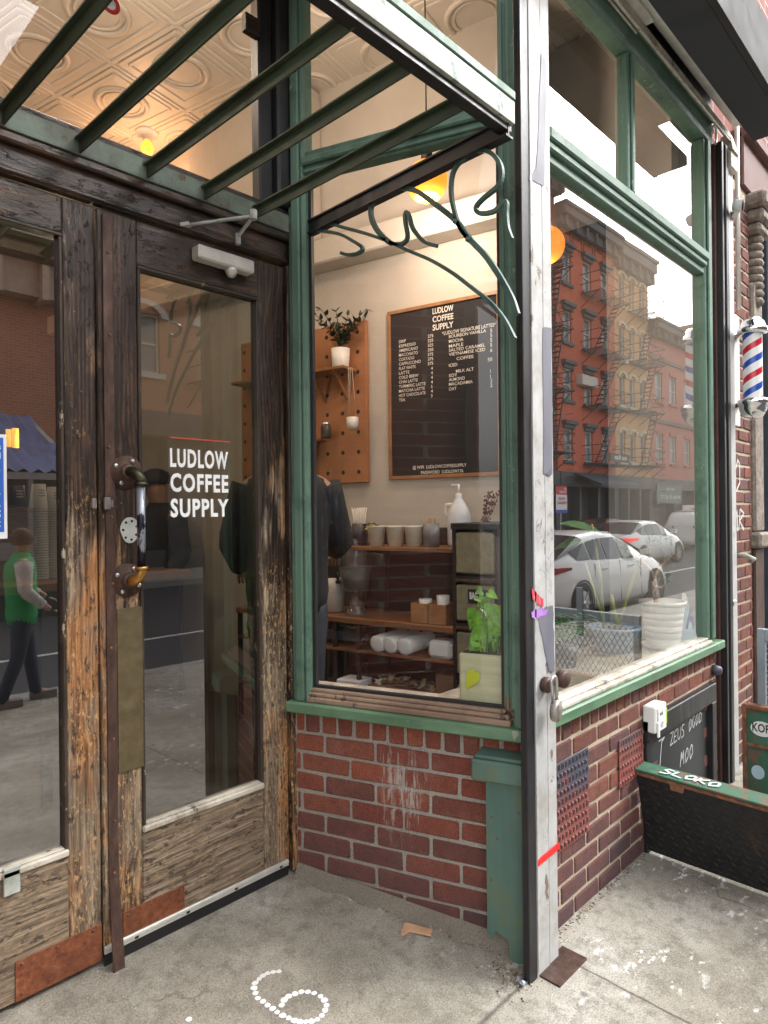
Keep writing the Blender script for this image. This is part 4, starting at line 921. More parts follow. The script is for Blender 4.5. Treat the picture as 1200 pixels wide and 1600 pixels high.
# barber pole
bp = thing('barber_pole', 'barber pole with red, white and blue stripes between polished chrome domes', 'barber pole', (4.18, -.14, 2.1))
bc = Vector((4.19, -.14, 0)); zt_, zb2 = 2.557, 2.178
t = NT('barber_stripes'); s = t.sep(); ang = t.math('ARCTAN2', t.math('SUBTRACT', s['Y'], bc.y), t.math('SUBTRACT', s['X'], bc.x))
ph = t.math('FRACT', t.math('ADD', t.math('MULTIPLY', s['Z'], 6.0), t.math('MULTIPLY', ang, -1 / (2 * math.pi))))
M['barber'] = t.set(t.ramp(ph, [(0, (.78, .78, .77)), (.22, (.55, .02, .04)), (.44, (.78, .78, .77)), (.50, (.78, .78, .77)), (.72, (.02, .08, .42)), (.94, (.78, .78, .77))], 'CONSTANT'), .12)
MB().lathe([(.050, zb2), (.050, zt_)], bc, 40).build('striped_cylinder', M['barber'], bp)
MB().lathe([(.055, -.005), (.078, 0), (.080, .026), (.072, .032), (.062, .06), (.040, .088), (0, .10)], bc + UP * zt_, 36).bar((4.32, -.01, zt_ + .014), (4.22, -.10, zt_ + .014), .05, .026).build('top_dome', M['chrome'], bp)
MB().lathe([(.056, .005), (.078, 0), (.080, -.026), (.074, -.032), (.070, -.06), (.05, -.10), (0, -.118)], bc + UP * zb2, 36).bar((4.32, -.01, zb2 - .014), (4.22, -.10, zb2 - .014), .05, .026).build('bottom_dome', M['chrome'], bp)
MB().fb(R_, 4.275, 4.38, 2.05, 2.72, .002, .02, .004).build('back_plate', M['alu'], bp)
# round security camera
sc = thing('security_camera', 'small round white security camera with black face on the brick pier', 'camera', (4.06, -.12, 3.26))
cc = R_.p(4.09, 3.27, .11)
MB().lathe([(0, -.04), (.025, -.036), (.034, -.012), (.034, .014)], cc, 20, (.2, -1, -.15)).bar(R_.p(4.25, 3.26, 0.01), cc, .03, .03).build('camera_body', M['white_plastic'], sc)
MB().lathe([(.033, .014), (.031, .02), (0, .023)], cc, 20, (.2, -1, -.15)).build('camera_face', M['rubber'], sc)
# roller shutter housing and awning over the window
rh = thing('roller_housing', 'pale grey roller-gate tube with cables running above the street window', 'roller gate', (3, -.1, 3.7))
MB().tube([(2.06, -.10, 3.78), (4.12, -.10, 3.78)], .045, 16).build('roller_tube', M['alu'], rh)
MB().bar((2.06, -.045, 3.70), (4.12, -.045, 3.70), .02, .03).tube([(2.06, -.055, 3.665), (4.14, -.055, 3.665)], .007, 8).tube([(2.06, -.03, 3.675), (2.9, -.03, 3.675)], .006, 6).build('cable', M['bead'], rh)
MB().box(2.5, 2.95, -.09, -.04, 3.72, 3.735).build('end_plate', M['alu'], rh)
aw = thing('awning', 'dark slate awning slab over the street window with a lighter front edge', 'awning', (3, -.25, 3.7))
MB().box(2.0, 4.17, -.335, -.16, 3.64, 3.70, .004).box(2.0, 4.17, -.335, -.0, 3.952, 3.97).build('awning_underside', plain('slate_fabric', (.022, .026, .032), .8), aw)  # second box: added upper panel that keeps sky out of the window reflection
MB().box(2.0, 4.172, -.365, -.3352, 3.635, 3.95, .003).build('awning_fascia', plain('awning_grey', (.022, .021, .022), .8), aw)
mb = MB()
for x, z in ((3.90, 3.62),): mb.tube([(x + .03 * math.cos(a), -.04, z + .05 * math.sin(a)) for a in [k * 4.4 / 10 - 1.2 for k in range(11)]], .006, 8)
mb.build('awning_hook', M['alu'], aw)
# ================================================================ THINGS INSIDE THE SHOP
P = I_.p; rt = I_.right if False else -I_.u
# menu board
mbd = thing('menu_board', 'large black letter-board menu in a wooden frame on the shop wall', 'menu board', P(-.38, 1.76, .02))
A0, A1, Z0, Z1 = -.765, -.004, 1.76, 2.825
M['oak'] = plain('oak_frame', (.30, .14, .055), .5, 0, .25, 12)
MB().fb(I_, A0, A1, Z0, Z0 + .022, .002, .022, .002).fb(I_, A0, A1, Z1 - .022, Z1, .002, .022, .002).fb(I_, A0, A0 + .022, Z0 + .022, Z1 - .022, .002, .022, .002).fb(I_, A1 - .022, A1, Z0 + .022, Z1 - .022, .002, .022, .002).build('board_frame', M['oak'], mbd)
MB().fb(I_, A0 + .022, A1 - .022, Z0 + .022, Z1 - .022, .003, .012).build('felt_panel', plain('black_felt', (.010, .010, .012), .8), mbd)
wh = plain('board_letters', (.75, .72, .66), .5); off = .0125
def bt(s, px, py, h, width=None, al='LEFT', m=wh, bold=.004):
    a, z = I_.at(px, py, off)
    text('letters', s, P(a, z, off), rt, UP, h, m, mbd, width=width, bold=bold, align=al)
for i, s in enumerate(('LUDLOW', 'COFFEE', 'SUPPLY')): bt(s, 676, 491.5 + i * 12.8, .034, .140, bold=.02)
left = ['DRIP', 'ESPRESSO', 'AMERICANO', 'MACCHIATO', 'CORTADO', 'CAPPUCCINO', 'FLAT WHITE', 'LATTE', 'COLD BREW', 'CHAI LATTE', 'TURMERIC LATTE', 'MATCHA LATTE', 'HOT CHOCOLATE', 'TEA']
pr = ['275', '325', '325', '350', '375', '375', '375', '4', '4', '4', '4', '5', '4', '3']
wl = [.05, .12, .135, .135, .11, .155, .12, .075, .14, .135, .19, .185, .19, .045]
for i, s in enumerate(left):
    y = 537 + i * 7.02
    bt(s, 623.5, y, .0185, wl[i]); bt(pr[i], 679.5 - (6 if len(pr[i]) == 1 else 11), y - 8.5 + i * .12, .0185)
a, z = I_.at(692, 524, off)
bt('*LUDLOW SIGNATURE LATTES*', 691, 524.5, .021, .345)
right = [('BOURBON VANILLA', .24, 0), ('MOCHA', .095, 0), ('MAPLE', .095, 0), ('SALTED CARAMEL', .235, 0), ('VIETNAMESE ICED', .235, 0), ('COFFEE', .11, 12), ('ICED', .055, 0), ('MILK ALT', .115, 11), ('SOY', .055, 0), ('ALMOND', .105, 0), ('MACADAMIA', .155, 0), ('OAT', .05, 0)]
ys = [529, 536.5, 544, 550.5, 557, 563.5, 574, 583, 590, 596.5, 603.5, 611]
for (s, w, dx), y in zip(right, ys): bt(s, 701.5 + dx, y, .0185, w)
for s, y in (('5', 518.5), ('5', 526), ('5', 533.5), ('5', 541), ('6', 549), ('50', 564), ('1', 582), ('1', 590), ('2', 596.5), ('2', 604)): bt(s, 768 - (6 if len(s) > 1 else 2), y + 1.5, .021)
bt('@ WIFI  LUDLOWCOFFEESUPPLY', 645, 733.5, .019, .365); bt('PASSWORD  LUDLOW176', 658, 741.5, .019, .285)
# pegboard
pg = thing('pegboard', 'tall wooden pegboard panel with round holes and small shelves on the shop wall', 'pegboard', P(.6, 1.75, .02))
MB().fb(I_, .15, 1.25, 1.75, 2.80, .002, .035, .003).build('board', plain('pegboard_ply', (.36, .15, .06), .55, 0, .2, 4), pg)
mb = MB()
for i in range(9):
    for j in range(8):
        a = .215 + i * .125 + (0 if j % 2 else .0); z = 1.82 + j * .13
        mb.prism([P(a + .014 * math.cos(k * math.pi / 5), z + .014 * math.sin(k * math.pi / 5), .0353) for k in range(10)], I_.n * .0006)
mb.build('peg_hole', M['rubber'], pg)
MB().fb(I_, .22, 1.2, 2.47, 2.488, .036, .19, .002).build('shelf', M['oak'], pg)
MB().fb(I_, .47, .85, 2.03, 2.045, .036, .16, .002).build('shelf', M['oak'], pg)
for a in (.30, .48): MB().bar(P(a, 2.47, .18), P(a, 2.30, .036), .012, .02).build('shelf_peg', M['oak'], pg)
M['leaf_dark'] = plain('dark_glossy_leaf', (.012, .030, .012), .35, 0, .3, 10)
M['leaf'] = plain('leaf_green', (.05, .14, .03), .4, 0, .35, 12)
M['leaf_lime'] = plain('lime_leaf', (.13, .33, .025), .4, 0, .5, 26)
M['ceramic'] = plain('white_ceramic', (.74, .73, .70), .3, 0, .05)
M['soil'] = plain('dark_soil', (.03, .02, .015), .95, 0, .4, 60)
def zz_plant(name, base, label, h, n, mat, potr, poth, rs, spread=.6, leafL=.05, group=None, stem_up=1.0, potmat=None, prof=None):
    t_ = thing(name, label, 'plant', base, group)
    b = Vector(base)
    MB().lathe(prof or [(0, 0), (potr * .82, 0), (potr * .86, .004), (potr, poth), (potr * .9, poth), (potr * .88, poth - .02), (0, poth - .02)], b, 24).build('pot', potmat or M['ceramic'], t_)
    st = MB(); lf = MB()
    for i in range(n):
        an = rs.random() * 6.28; sp = spread * rs.uniform(.3, 1); hh = h * rs.uniform(.55, 1)
        pts = []
        for k in range(8):
            u = k / 7; pts.append(b + Vector((math.cos(an) * sp * hh * u ** 1.6, math.sin(an) * sp * hh * u ** 1.6, poth - .02 + hh * u * stem_up * (1 - .15 * u))))
        st.tube(pts, [.006 * (1 - .7 * k / 7) for k in range(8)], 6)
        for k in range(2, 8):
            d = (pts[k] - pts[k - 1]).normalized()
            for s in (1, -1):
                sd = d.cross(Vector((rs.uniform(-1, 1), rs.uniform(-1, 1), .4))).normalized() * s
                q = pts[k]; L_ = leafL * rs.uniform(.7, 1.15)
                lf.leaf(q, q + (sd * .8 + d * .6).normalized() * L_, L_ * .5, Vector((rs.uniform(-.4, .4), rs.uniform(-.4, .4), 1)))
    st.build('stem', mat, t_); lf.build('foliage', mat, t_)
    return t_
rs = random.Random(21)
q = I_.at(532, 543, .11)
zz_plant('potted_plant', P(q[0], 2.489, .11), 'dark leafy plant in a white pot on the upper pegboard shelf', .30, 15, M['leaf_dark'], .062, .125, rs, .75, .052)
# hanging planter
hp_ = thing('hanging_planter', 'small pale hanging planter on long cords in front of the pegboard', 'hanging planter', P(.35, 2.1, .15))
ha, hz = I_.at(551, 668, .15)
MB().lathe([(0, 0), (.030, 0), (.038, .02), (.040, .075), (.034, .075), (.034, .06), (0, .06)], P(ha, hz - .012, .15), 6).build('pot', M['ceramic'], hp_)
mb = MB()
for dx, dn in ((.034, 0), (-.034, .01), (0, .036)): mb.tube([P(ha + dx, hz + .06, .15 + dn), P(ha + dx * .4, 2.47, .17)], .0018, 5)
mb.build('cord', M['bead'], hp_)
# jar and little plant on lower shelf
ja, jz = I_.at(509, 640, .10)
jr = thing('glass_jar', 'small glass jar with a silver lid on the lower pegboard shelf', 'jar', P(ja, 2.046, .10))
MB().lathe([(0, 0), (.032, 0), (.035, .01), (.035, .075), (.026, .09), (0, .09)], P(ja, 2.046, .10), 18).build('jar_body', plain('dark_jar', (.07, .06, .05), .1), jr)
MB().lathe([(.028, .09), (.028, .105), (0, .107)], P(ja, 2.046, .10), 18).build('lid', M['steel'], jr)
zz_plant('potted_plant', P(.60, 1.80, .12), 'thin-leaved plant hanging low on the pegboard beside the customer', .22, 6, M['leaf_dark'], .035, .07, rs, .5, .05)
MB_ = MB().fb(I_, .5, .85, 1.78, 1.795, .036, .17, .002).build('shelf', M['oak'], pg)
# --- service station: counter, shelves and drawer cabinet ----------
cn = thing('service_counter', 'black shelving unit with a wooden counter and glass jug shelf behind the entry window', 'counter', P(-.2, .10, .2))
FO = .42
MB().fb(I_, -.66, .95, .905, .94, .03, FO, .004).build('counter_top', M['counter'], cn)
MB().fb(I_, -.64, .16, 1.335, 1.358, .10, FO - .02, .003).build('upper_shelf', M['counter'], cn)
MB().fb(I_, -.64, .95, .735, .752, .05, FO - .02, .002).fb(I_, -.64, .95, .44, .46, .05, FO - .02, .002).build('lower_shelf', M['counter'], cn)
mb = MB()
for a in (-.655, -.02, .15, .93): mb.fb(I_, a, a + .025, .10, 1.335 if a < .2 else .905, .05, .075, .002); mb.fb(I_, a, a + .025, .10, .905, FO - .05, FO - .025, .002)
mb.fb(I_, -.64, .95, .10, 1.46, .005, .03)
mb.fb(I_, -.64, .16, 1.34, 1.46, .02, .06)
mb.build('shelf_post', M['shelf_black'], cn)
cbn = thing('drawer_cabinet', 'narrow black cabinet with four olive canvas drawers beside the counter', 'cabinet', P(-.77, .10, .25))
MB().fb(I_, -.90, -.64, 1.46, 1.495, .02, FO + .02, .004).fb(I_, -.66, -.64, .12, 1.46, .02, FO).fb(I_, -.895, -.880, .12, 1.46, .02, FO).fb(I_, -.88, -.66, .12, 1.46, .02, .04)\
  .fb(I_, -.88, -.66, 1.185, 1.215, .04, FO, .003).fb(I_, -.88, -.66, .935, .965, .04, FO, .003).fb(I_, -.88, -.66, .655, .685, .04, FO, .003).fb(I_, -.88, -.66, .37, .4, .04, FO, .003).build('cabinet_frame', M['shelf_black'], cbn)
M['canvas'] = plain('olive_canvas', (.20, .18, .11), .85, 0, .2, 30, .001)
for z0_, z1_ in ((1.22, 1.455), (.97, 1.18), (.69, .93), (.405, .65)):
    MB().fb(I_, -.876, -.664, z0_ + .01, z1_ - .01, .05, FO + .012, .008).build('drawer', M['canvas'], cbn)
MB().fb(I_, -.876, -.664, 1.185, 1.20, FO, FO + .02, .002).fb(I_, -.876, -.664, .935, .95, FO, FO + .02, .002).build('drawer_lip', M['iron_brown'], cbn)
st_ = MB().fb(I_, -.845, -.735, 1.075, 1.15, FO + .0125, FO + .0135).build('sticker', M['rubber'], cbn)
text('sticker_word', 'BAG', P(-.745, 1.10, FO + .014), rt, UP, .034, M['white_plastic'], cbn, width=.045, bold=.04)
text('sticker_word', 'KEEP\nCLEAN', P(-.80, 1.12, FO + .014), rt, UP, .012, M['white_plastic'], cbn, width=.035, bold=.02)
# buckets, canisters
M['enamel'] = plain('cream_enamel', (.68, .64, .52), .45, 0, .12, 12)
def pot_at(name, cat, px, z, off, prof, mat, label, group=None, part='body', extra=None):
    a, _ = I_.at(px, 850, off); t_ = thing(name, label, cat, P(a, z, off), group)
    MB().lathe(prof, P(a, z, off), 24).build(part, mat, t_)
    return t_, P(a, z, off)
bprof = [(0, 0), (.040, 0), (.053, .108), (.057, .110), (.057, .118), (.050, .118), (.046, .02), (0, .02)]
b0, c0_ = pot_at('bucket', 'bucket', 588, 1.359, .33, bprof, M['enamel'], 'cream metal bucket of yellow packets, leftmost of three on the shelf', 'cream buckets on the upper shelf')
mb = MB()
for i in range(16):
    p = c0_ + Vector((rs.uniform(-.04, .04), rs.uniform(-.04, .04), .105 + rs.random() * .02)); d = Vector((rs.uniform(-1, 1), rs.uniform(-1, 1), .4)).normalized() * .03
    e = d.cross(UP).normalized() * .012; mb.poly([p - d - e, p + d - e, p + d + e, p - d + e])
mb.build('packet', plain('yellow_packets', (.42, .34, .10), .5), b0)
b1, c1_ = pot_at('bucket', 'bucket', 618, 1.359, .33, bprof, M['enamel'], 'empty cream metal bucket in the middle of three on the shelf', 'cream buckets on the upper shelf')
b2, c2_ = pot_at('bucket', 'bucket', 647, 1.359, .33, bprof, M['enamel'], 'cream metal bucket beside the grey canister of wooden sticks', 'cream buckets on the upper shelf')
k1, c3_ = pot_at('canister', 'canister', 674, 1.359, .33, [(0, 0), (.046, 0), (.046, .13), (.042, .13), (.042, .03), (0, .03)], plain('grey_canister', (.16, .16, .17), .5, .3), 'tall grey canister of wooden stirring sticks on the shelf')
mb = MB()
for i in range(22):
    x, y = rs.uniform(-.03, .03), rs.uniform(-.03, .03); mb.bar(c3_ + Vector((x, y, .04)), c3_ + Vector((x * 1.2, y * 1.2, .155 + rs.random() * .01)), .006, .002)
mb.build('stick', plain('birch_sticks', (.55, .38, .2), .7), k1)
k2, c4_ = pot_at('canister', 'canister', 562, 1.359, .33, [(0, 0), (.045, 0), (.045, .13), (.041, .13), (.041, .03), (0, .03)], plain('dark_tumbler', (.035, .035, .04), .4), 'dark canister of white paper straws left of the cream buckets')
mb = MB()
for i in range(34):
    an = rs.random() * 6.28; r = rs.random() ** .5 * .034; mb.tube([c4_ + Vector((r * .6 * math.cos(an), r * .6 * math.sin(an), .04)), c4_ + Vector((r * 1.35 * math.cos(an), r * 1.35 * math.sin(an), .215 + rs.random() * .012))], .004, 6)
mb.build('straw', plain('paper_straws', (.72, .68, .6), .6), k2)
MB().lathe([(0, 0), (.04, 0), (.045, .10), (0, .10)], P(.16 - .02, 1.36, .2), 16).build('napkin_holder', M['shelf_black'], cn)
# pump jug on cabinet
jg = thing('pump_bottle', 'white plastic jug with a pump top standing on the wall side of the cabinet', 'pump bottle', P(-.70, 1.36, .2))
ja_, _ = I_.at(717, 800, .22); c = P(ja_, 1.36, .22)
MB().lathe([(0, 0), (.064, 0), (.066, .02), (.066, .17), (.055, .21), (.022, .265), (.019, .275), (.019, .295), (0, .30)], c, 24).build('jug_body', plain('milky_plastic', (.60, .60, .62), .35), jg)
MB().tube([c + UP * .29, c + UP * .345], .006, 8).bar(c + Vector((.012, 0, .347)), c + rt * -.045 + UP * .347, .012, .010).build('pump', M['white_plastic'], jg)
MB().tube([c + rt * -.06 + UP * .15, c + rt * -.085 + UP * .19, c + rt * -.075 + UP * .235, c + rt * -.035 + UP * .235], .011, 8).build('jug_handle', M['white_plastic'], jg)
# dried flowers
df = thing('dried_flowers', 'sprig of brown dried flowers standing on the black cabinet', 'dried flowers', P(-.86, 1.495, .2))
da, _ = I_.at(752, 800, .2); c = P(da, 1.42, .2); mb = MB(); fl = MB()
for i in range(7):
    d = Vector((rs.uniform(-.3, .3), rs.uniform(-.3, .3), 1)) + rt * .35; p0 = c; pts = [p0 + d * (k * .045) + Vector((rs.uniform(-.005, .005),) * 3) for k in range(6)]
    mb.tube(pts, .0018, 5)
    for k in range(2, 6):
        for m_ in range(4):
            p = pts[k] + Vector((rs.uniform(-.014, .014), rs.uniform(-.014, .014), rs.uniform(-.015, .015))); fl.lathe([(0, -.007), (.007, 0), (0, .008)], p, 6)
mb.build('stem', M['iron_brown'], df); fl.build('flower', plain('dried_petals', (.17, .06, .045), .9), df)
# drink dispenser
wd = thing('water_dispenser', 'clear glass water dispenser with a black tap standing on the counter', 'drink dispenser', P(.02, .94, .3))
t = NT('clear_glass_ware'); t.t.nodes.remove(t.b)
gl = t.n('BsdfGlossy', Roughness=.03); trn = t.n('BsdfTransparent', Color=(.86, .88, .88, 1)); lw = t.n('LayerWeight', Blend=.35)
dfu = t.n('BsdfDiffuse', Color=(.7, .7, .7, 1)); m1_ = t.n('MixShader', i0=.10, i1=trn.outputs[0], i2=dfu.outputs[0])
mx = t.n('MixShader', i0=lw.outputs['Fresnel'], i1=m1_.outputs[0], i2=gl.outputs[0]); t.L(mx.outputs[0], t.out.inputs[0]); M['glassware'] = t.m
wa, _ = I_.at(556, 900, .30); c = P(wa, .945, .30)
MB().lathe([(.065, 0), (.05, .03), (.025, .10), (.03, .125), (.085, .14), (.105, .30), (.108, .40), (.095, .435)], c, 28).build('glass_body', M['glassware'], wd)
MB().lathe([(.0, .15), (.084, .15), (.098, .28), (0, .282)], c, 28).build('water', plain('cloudy_water', (.35, .36, .34), .2), wd)
MB().lathe([(.10, .435), (.095, .45), (.03, .47), (.018, .49), (0, .49)], c, 28).build('lid', M['glassware'], wd)
tp = c + UP * .185 - rt * .10
MB().bar(tp + rt * .02, tp - rt * .045, .02, .018).bar(tp - rt * .035 + UP * .0, tp - rt * .035 - UP * .035, .014, .014).bar(tp - rt * .03 + UP * .01, tp - rt * .05 + UP * .045, .012, .01).build('tap', M['rubber'], wd)
jug = thing('white_jug', 'round white lidded tub on the counter left of the water dispenser', 'tub', P(.2, .94, .25))
wa2, _ = I_.at(522, 930, .26)
MB().lathe([(0, 0), (.06, 0), (.068, .16), (.06, .20), (0, .205)], P(wa2, .943, .26), 24).build('tub_body', M['ceramic'], jug)
# wooden caddies with cups
for nm, pxc, lab in (('wooden_caddy', 664, 'small wooden caddy of lids and cups on the counter, left of the pair'), ('wooden_caddy', 692, 'small wooden caddy with white cup stack on the counter, right of the pair')):
    ca_, _ = I_.at(pxc, 950, .33); th = thing(nm, lab, 'caddy', P(ca_, .943, .33), 'wooden caddies on the counter')
    w = .052
    MB().fb(I_, ca_ - w, ca_ + w, .943, 1.05, .39, .40, .001).fb(I_, ca_ - w, ca_ + w, .943, 1.05, .25, .26, .001).fb(I_, ca_ - w, ca_ - w + .01, .943, 1.05, .26, .39).fb(I_, ca_ + w - .01, ca_ + w, .943, 1.05, .26, .39).build('caddy_box', M['oak'], th)
    MB().lathe([(0, .02), (.030, .02), (.037, .15 if pxc > 680 else .125), (.03, .15 if pxc > 680 else .125), (0, .12)], P(ca_, .943, .325), 20).build('cup', M['ceramic'], th)
M['paper_w'] = plain('white_paper_cup', (.62, .58, .5), .6, 0, .05)
# tall cup stack on counter right
# cup sleeves in plastic on lower shelf
for i, (px_, lab) in enumerate(((598, 'left'), (618, 'middle'), (640, 'right'))):
    a_, z_ = I_.at(px_, 1000, .34); th = thing('cup_sleeve', f'plastic-wrapped sleeve of white cups lying on the lower shelf, {lab} of the three', 'cup sleeve', P(a_, .80, .34), 'wrapped cup sleeves on the lower shelf')
    mb = MB(); c = P(a_, .802, .10)
    for k in range(12): mb.lathe([(0, 0), (.040, .0), (.046, .010), (.049, .012), (.049, .016), (.03, .02), (0, .02)], c + I_.n * (k * .026), 20, (I_.n - UP * .08))
    mb.build('cup', M['ceramic'], th)
mbag = MB(); bag_c = P(*[I_.at(577, 1000, .33)[0], .80], .33)
for i in range(60):
    a = Vector((rs.gauss(0, .035), rs.gauss(0, .035), rs.gauss(0, .03))); b_ = a + Vector((rs.uniform(-.04, .04), rs.uniform(-.04, .04), rs.uniform(-.03, .03))); c_ = a + Vector((rs.uniform(-.04, .04), rs.uniform(-.04, .04), rs.uniform(-.03, .03)))
    mbag.poly([bag_c + a, bag_c + b_, bag_c + c_])
tag(mbag.build('plastic_bag', M['glassware']), 'crumpled clear plastic bag on the lower shelf left of the cup sleeves', 'plastic bag')
a_, _ = I_.at(690, 1000, .34)
tag(MB().fb(I_, a_ - .085, a_ + .06, .754, .855, .28, .40, .02).build('white_pouch', M['ceramic'], None), 'soft white pouch on the lower shelf right of the cup sleeves', 'pouch')
# low things: white carton, cardboard boxes
wb = thing('white_carton', 'small white printed carton low down behind the entry window glass', 'carton', (2.9, 1.7, .46))
a_, z_ = I_.at(545, 1065, .42)
MB().fb(I_, a_ - .085, a_ + .075, .47, .575, .30, .44, .003).build('carton_body', plain('carton_white', (.6, .62, .66), .7), wb)
text('carton_words', 'a.co', P(a_ + .045, .51, .4405), rt, UP, .012, M['rubber'], wb)
a_, _ = I_.at(625, 1060, .40)
cbx = tag(MB().fb(I_, a_ - .22, a_ + .22, .462, .56, .16, .40, .004).build('cardboard_tray', plain('cardboard', (.16, .09, .05), .9, 0, .2), None), 'open cardboard tray of wrapped snacks on the bottom shelf', 'cardboard tray')
mb = MB()
for i in range(60):
    p = P(a_ + rs.uniform(-.2, .2), .565 + rs.random() * .02, rs.uniform(.2, .38)); d = Vector((rs.uniform(-1, 1), rs.uniform(-1, 1), .2)).normalized() * .03; e = d.cross(UP).normalized() * .012
    mb.poly([p - d - e, p + d - e, p + d + e, p - d + e])
t = NT('snack_wrap'); rn = t.n('NewGeometry').outputs['Random Per Island']
mb.build('snack_packet', t.set(t.ramp(rn, [(0, (.35, .08, .08)), (.4, (.4, .35, .08)), (.7, (.5, .5, .45)), (1, (.3, .12, .06))]), .5), None).parent = cbx
tag(MB().fb(I_, -.63, -.5, .46, .66, .12, .36, .004).build('cardboard_box', plain('cardboard_b', (.22, .13, .08), .9), None), 'upright brown cardboard box on the bottom shelf beside the cabinet', 'cardboard box')
mb = MB().fb(I_, .0, .93, .78, .84, .18, .35, .01)
tag(mb.build('folded_cloths', plain('navy_cloth', (.02, .035, .05), .9), None), 'dark folded cloths on the shelf under the counter, left end', 'cloths')
# --- pothos in a square planter on the window ledge ----------------
pa, pz_ = W_.at(755, 1090, -.10)
ph = thing('planter', 'square cream planter of bright green heart-leaved pothos behind the entry window', 'planter', W_.p(.14, .836, -.10))
x0_ = W_.at(717, 1060, -.045)[0]; x1_ = W_.at(783, 1060, -.045)[0]
t = NT('cream_planter'); nf = t.noise(3, 5, .6, t.map((1, 1, 14)))
M['planter'] = t.set(t.ramp(nf, [(.3, (.36, .36, .21)), (.7, (.50, .50, .32))]), .55, 0, nf, bd=.001)
zt_p = W_.at(750, 1022, -.05)[1]
MB().fb(W_, x1_ - .012, x0_, .836, zt_p, -.165, -.045, .008).build('planter_box', M['planter'], ph)
MB().fb(W_, x1_, x0_ - .01, zt_p - .0005, zt_p + .001, -.16, -.05).build('soil', M['soil'], ph)
st = MB(); lf = MB(); cen = W_.p(x1_ + .055, zt_p, -.10)
LV = [((770, 985), (746, 957), .052), ((768, 1000), (734, 978), .05), ((770, 960), (771, 945), .06), ((772, 970), (777, 1003), .055), ((765, 985), (752, 1003), .045), ((758, 1000), (762, 1035), .06), ((748, 985), (752, 1002), .045), ((775, 985), (782, 960), .05), ((780, 1010), (776, 975), .04), ((739, 965), (732, 990), .045), ((773, 1015), (748, 1012), .03)]
for i, (tp_, bs_, wd_) in enumerate(LV):
    o_ = -.075 - .012 * (i % 4)
    A_ = W_.at(*bs_, o_); B_ = W_.at(*tp_, o_ + .02)
    a3 = W_.p(A_[0], A_[1], o_); b3 = W_.p(B_[0], B_[1], o_ + .02)
heart = [((752, 985), (733, 1003), .055), ((760, 990), (745, 1020), .055), ((768, 945), (762, 968), .05), ((745, 956), (732, 985), .075), ((758, 972), (749, 1002), .062), ((772, 952), (778, 1012), .062), ((764, 1002), (759, 1042), .072), ((770, 975), (762, 985), .04), ((744, 1004), (738, 1012), .05), ((779, 960), (783, 985), .05), ((776, 1018), (770, 1040), .03), ((745, 990), (758, 978), .03)]
for i, (b2_, t2_, wd_) in enumerate(heart):
    o_ = -.06 - .014 * (i % 4); A_ = W_.at(*b2_, o_); B_ = W_.at(*t2_, o_ + .012); a3 = W_.p(A_[0], A_[1], o_); b3 = W_.p(B_[0], B_[1], o_ + .012)
    lf.leaf(a3, b3, wd_, W_.n * 1.0 + W_.u * rs.uniform(-.5, .5), heart=True, fold=.22)
    m_ = (cen + a3) / 2 + UP * .05
    st.tube([cen + Vector((rs.uniform(-.02, .02), rs.uniform(-.02, .02), 0)), m_, a3], .003, 6)
for i in range(16):
    b3_ = cen + W_.u * rs.uniform(-.045, .06) + UP * rs.uniform(.02, .24) + W_.n * rs.uniform(-.03, .03); t3_ = b3_ + W_.u * rs.uniform(-.04, .05) - UP * rs.uniform(.0, .06) + W_.n * rs.uniform(.0, .03)
    lf.leaf(b3_, t3_, rs.uniform(.03, .05), W_.n + UP * rs.uniform(.2, 1) + W_.u * rs.uniform(-.8, .8), heart=True, fold=.3); st.tube([cen, (cen + b3_) / 2 + W_.n * .01, b3_], .002, 5)
for i in range(18):
    an = rs.random() * 6.28; p = cen + Vector((math.cos(an) * .03, math.sin(an) * .04, 0)); q_ = p + Vector((rs.uniform(-.02, .02), rs.uniform(-.03, .03), .06 + rs.random() * .07)); st.tube([p, q_], .0022, 5)
    if i < 9: lf.leaf(q_, q_ + Vector((rs.uniform(-.05, .05), rs.uniform(-.05, .05), rs.uniform(-.01, .05))), .04, UP + W_.n * .5, heart=True)
lf.build('leaf', M['leaf_lime'], ph); st.build('stem', M['leaf'], ph)
A_ = W_.at(742, 1052, -.035); B_ = W_.at(727, 1080, -.035)
MB().leaf(W_.p(A_[0], A_[1], -.038), W_.p(B_[0], B_[1], -.036), .05, W_.n, heart=True).build('fallen_leaf', plain('yellow_leaf', (.42, .45, .02), .45), ph)
# ================================================================ BEHIND THE STREET WINDOW
RI = Frame((0, 0), (1, 0), (0, -1))
def rpt(px, py, y): a, z = R_.at(px, py, -y); return Vector((a, y, z))
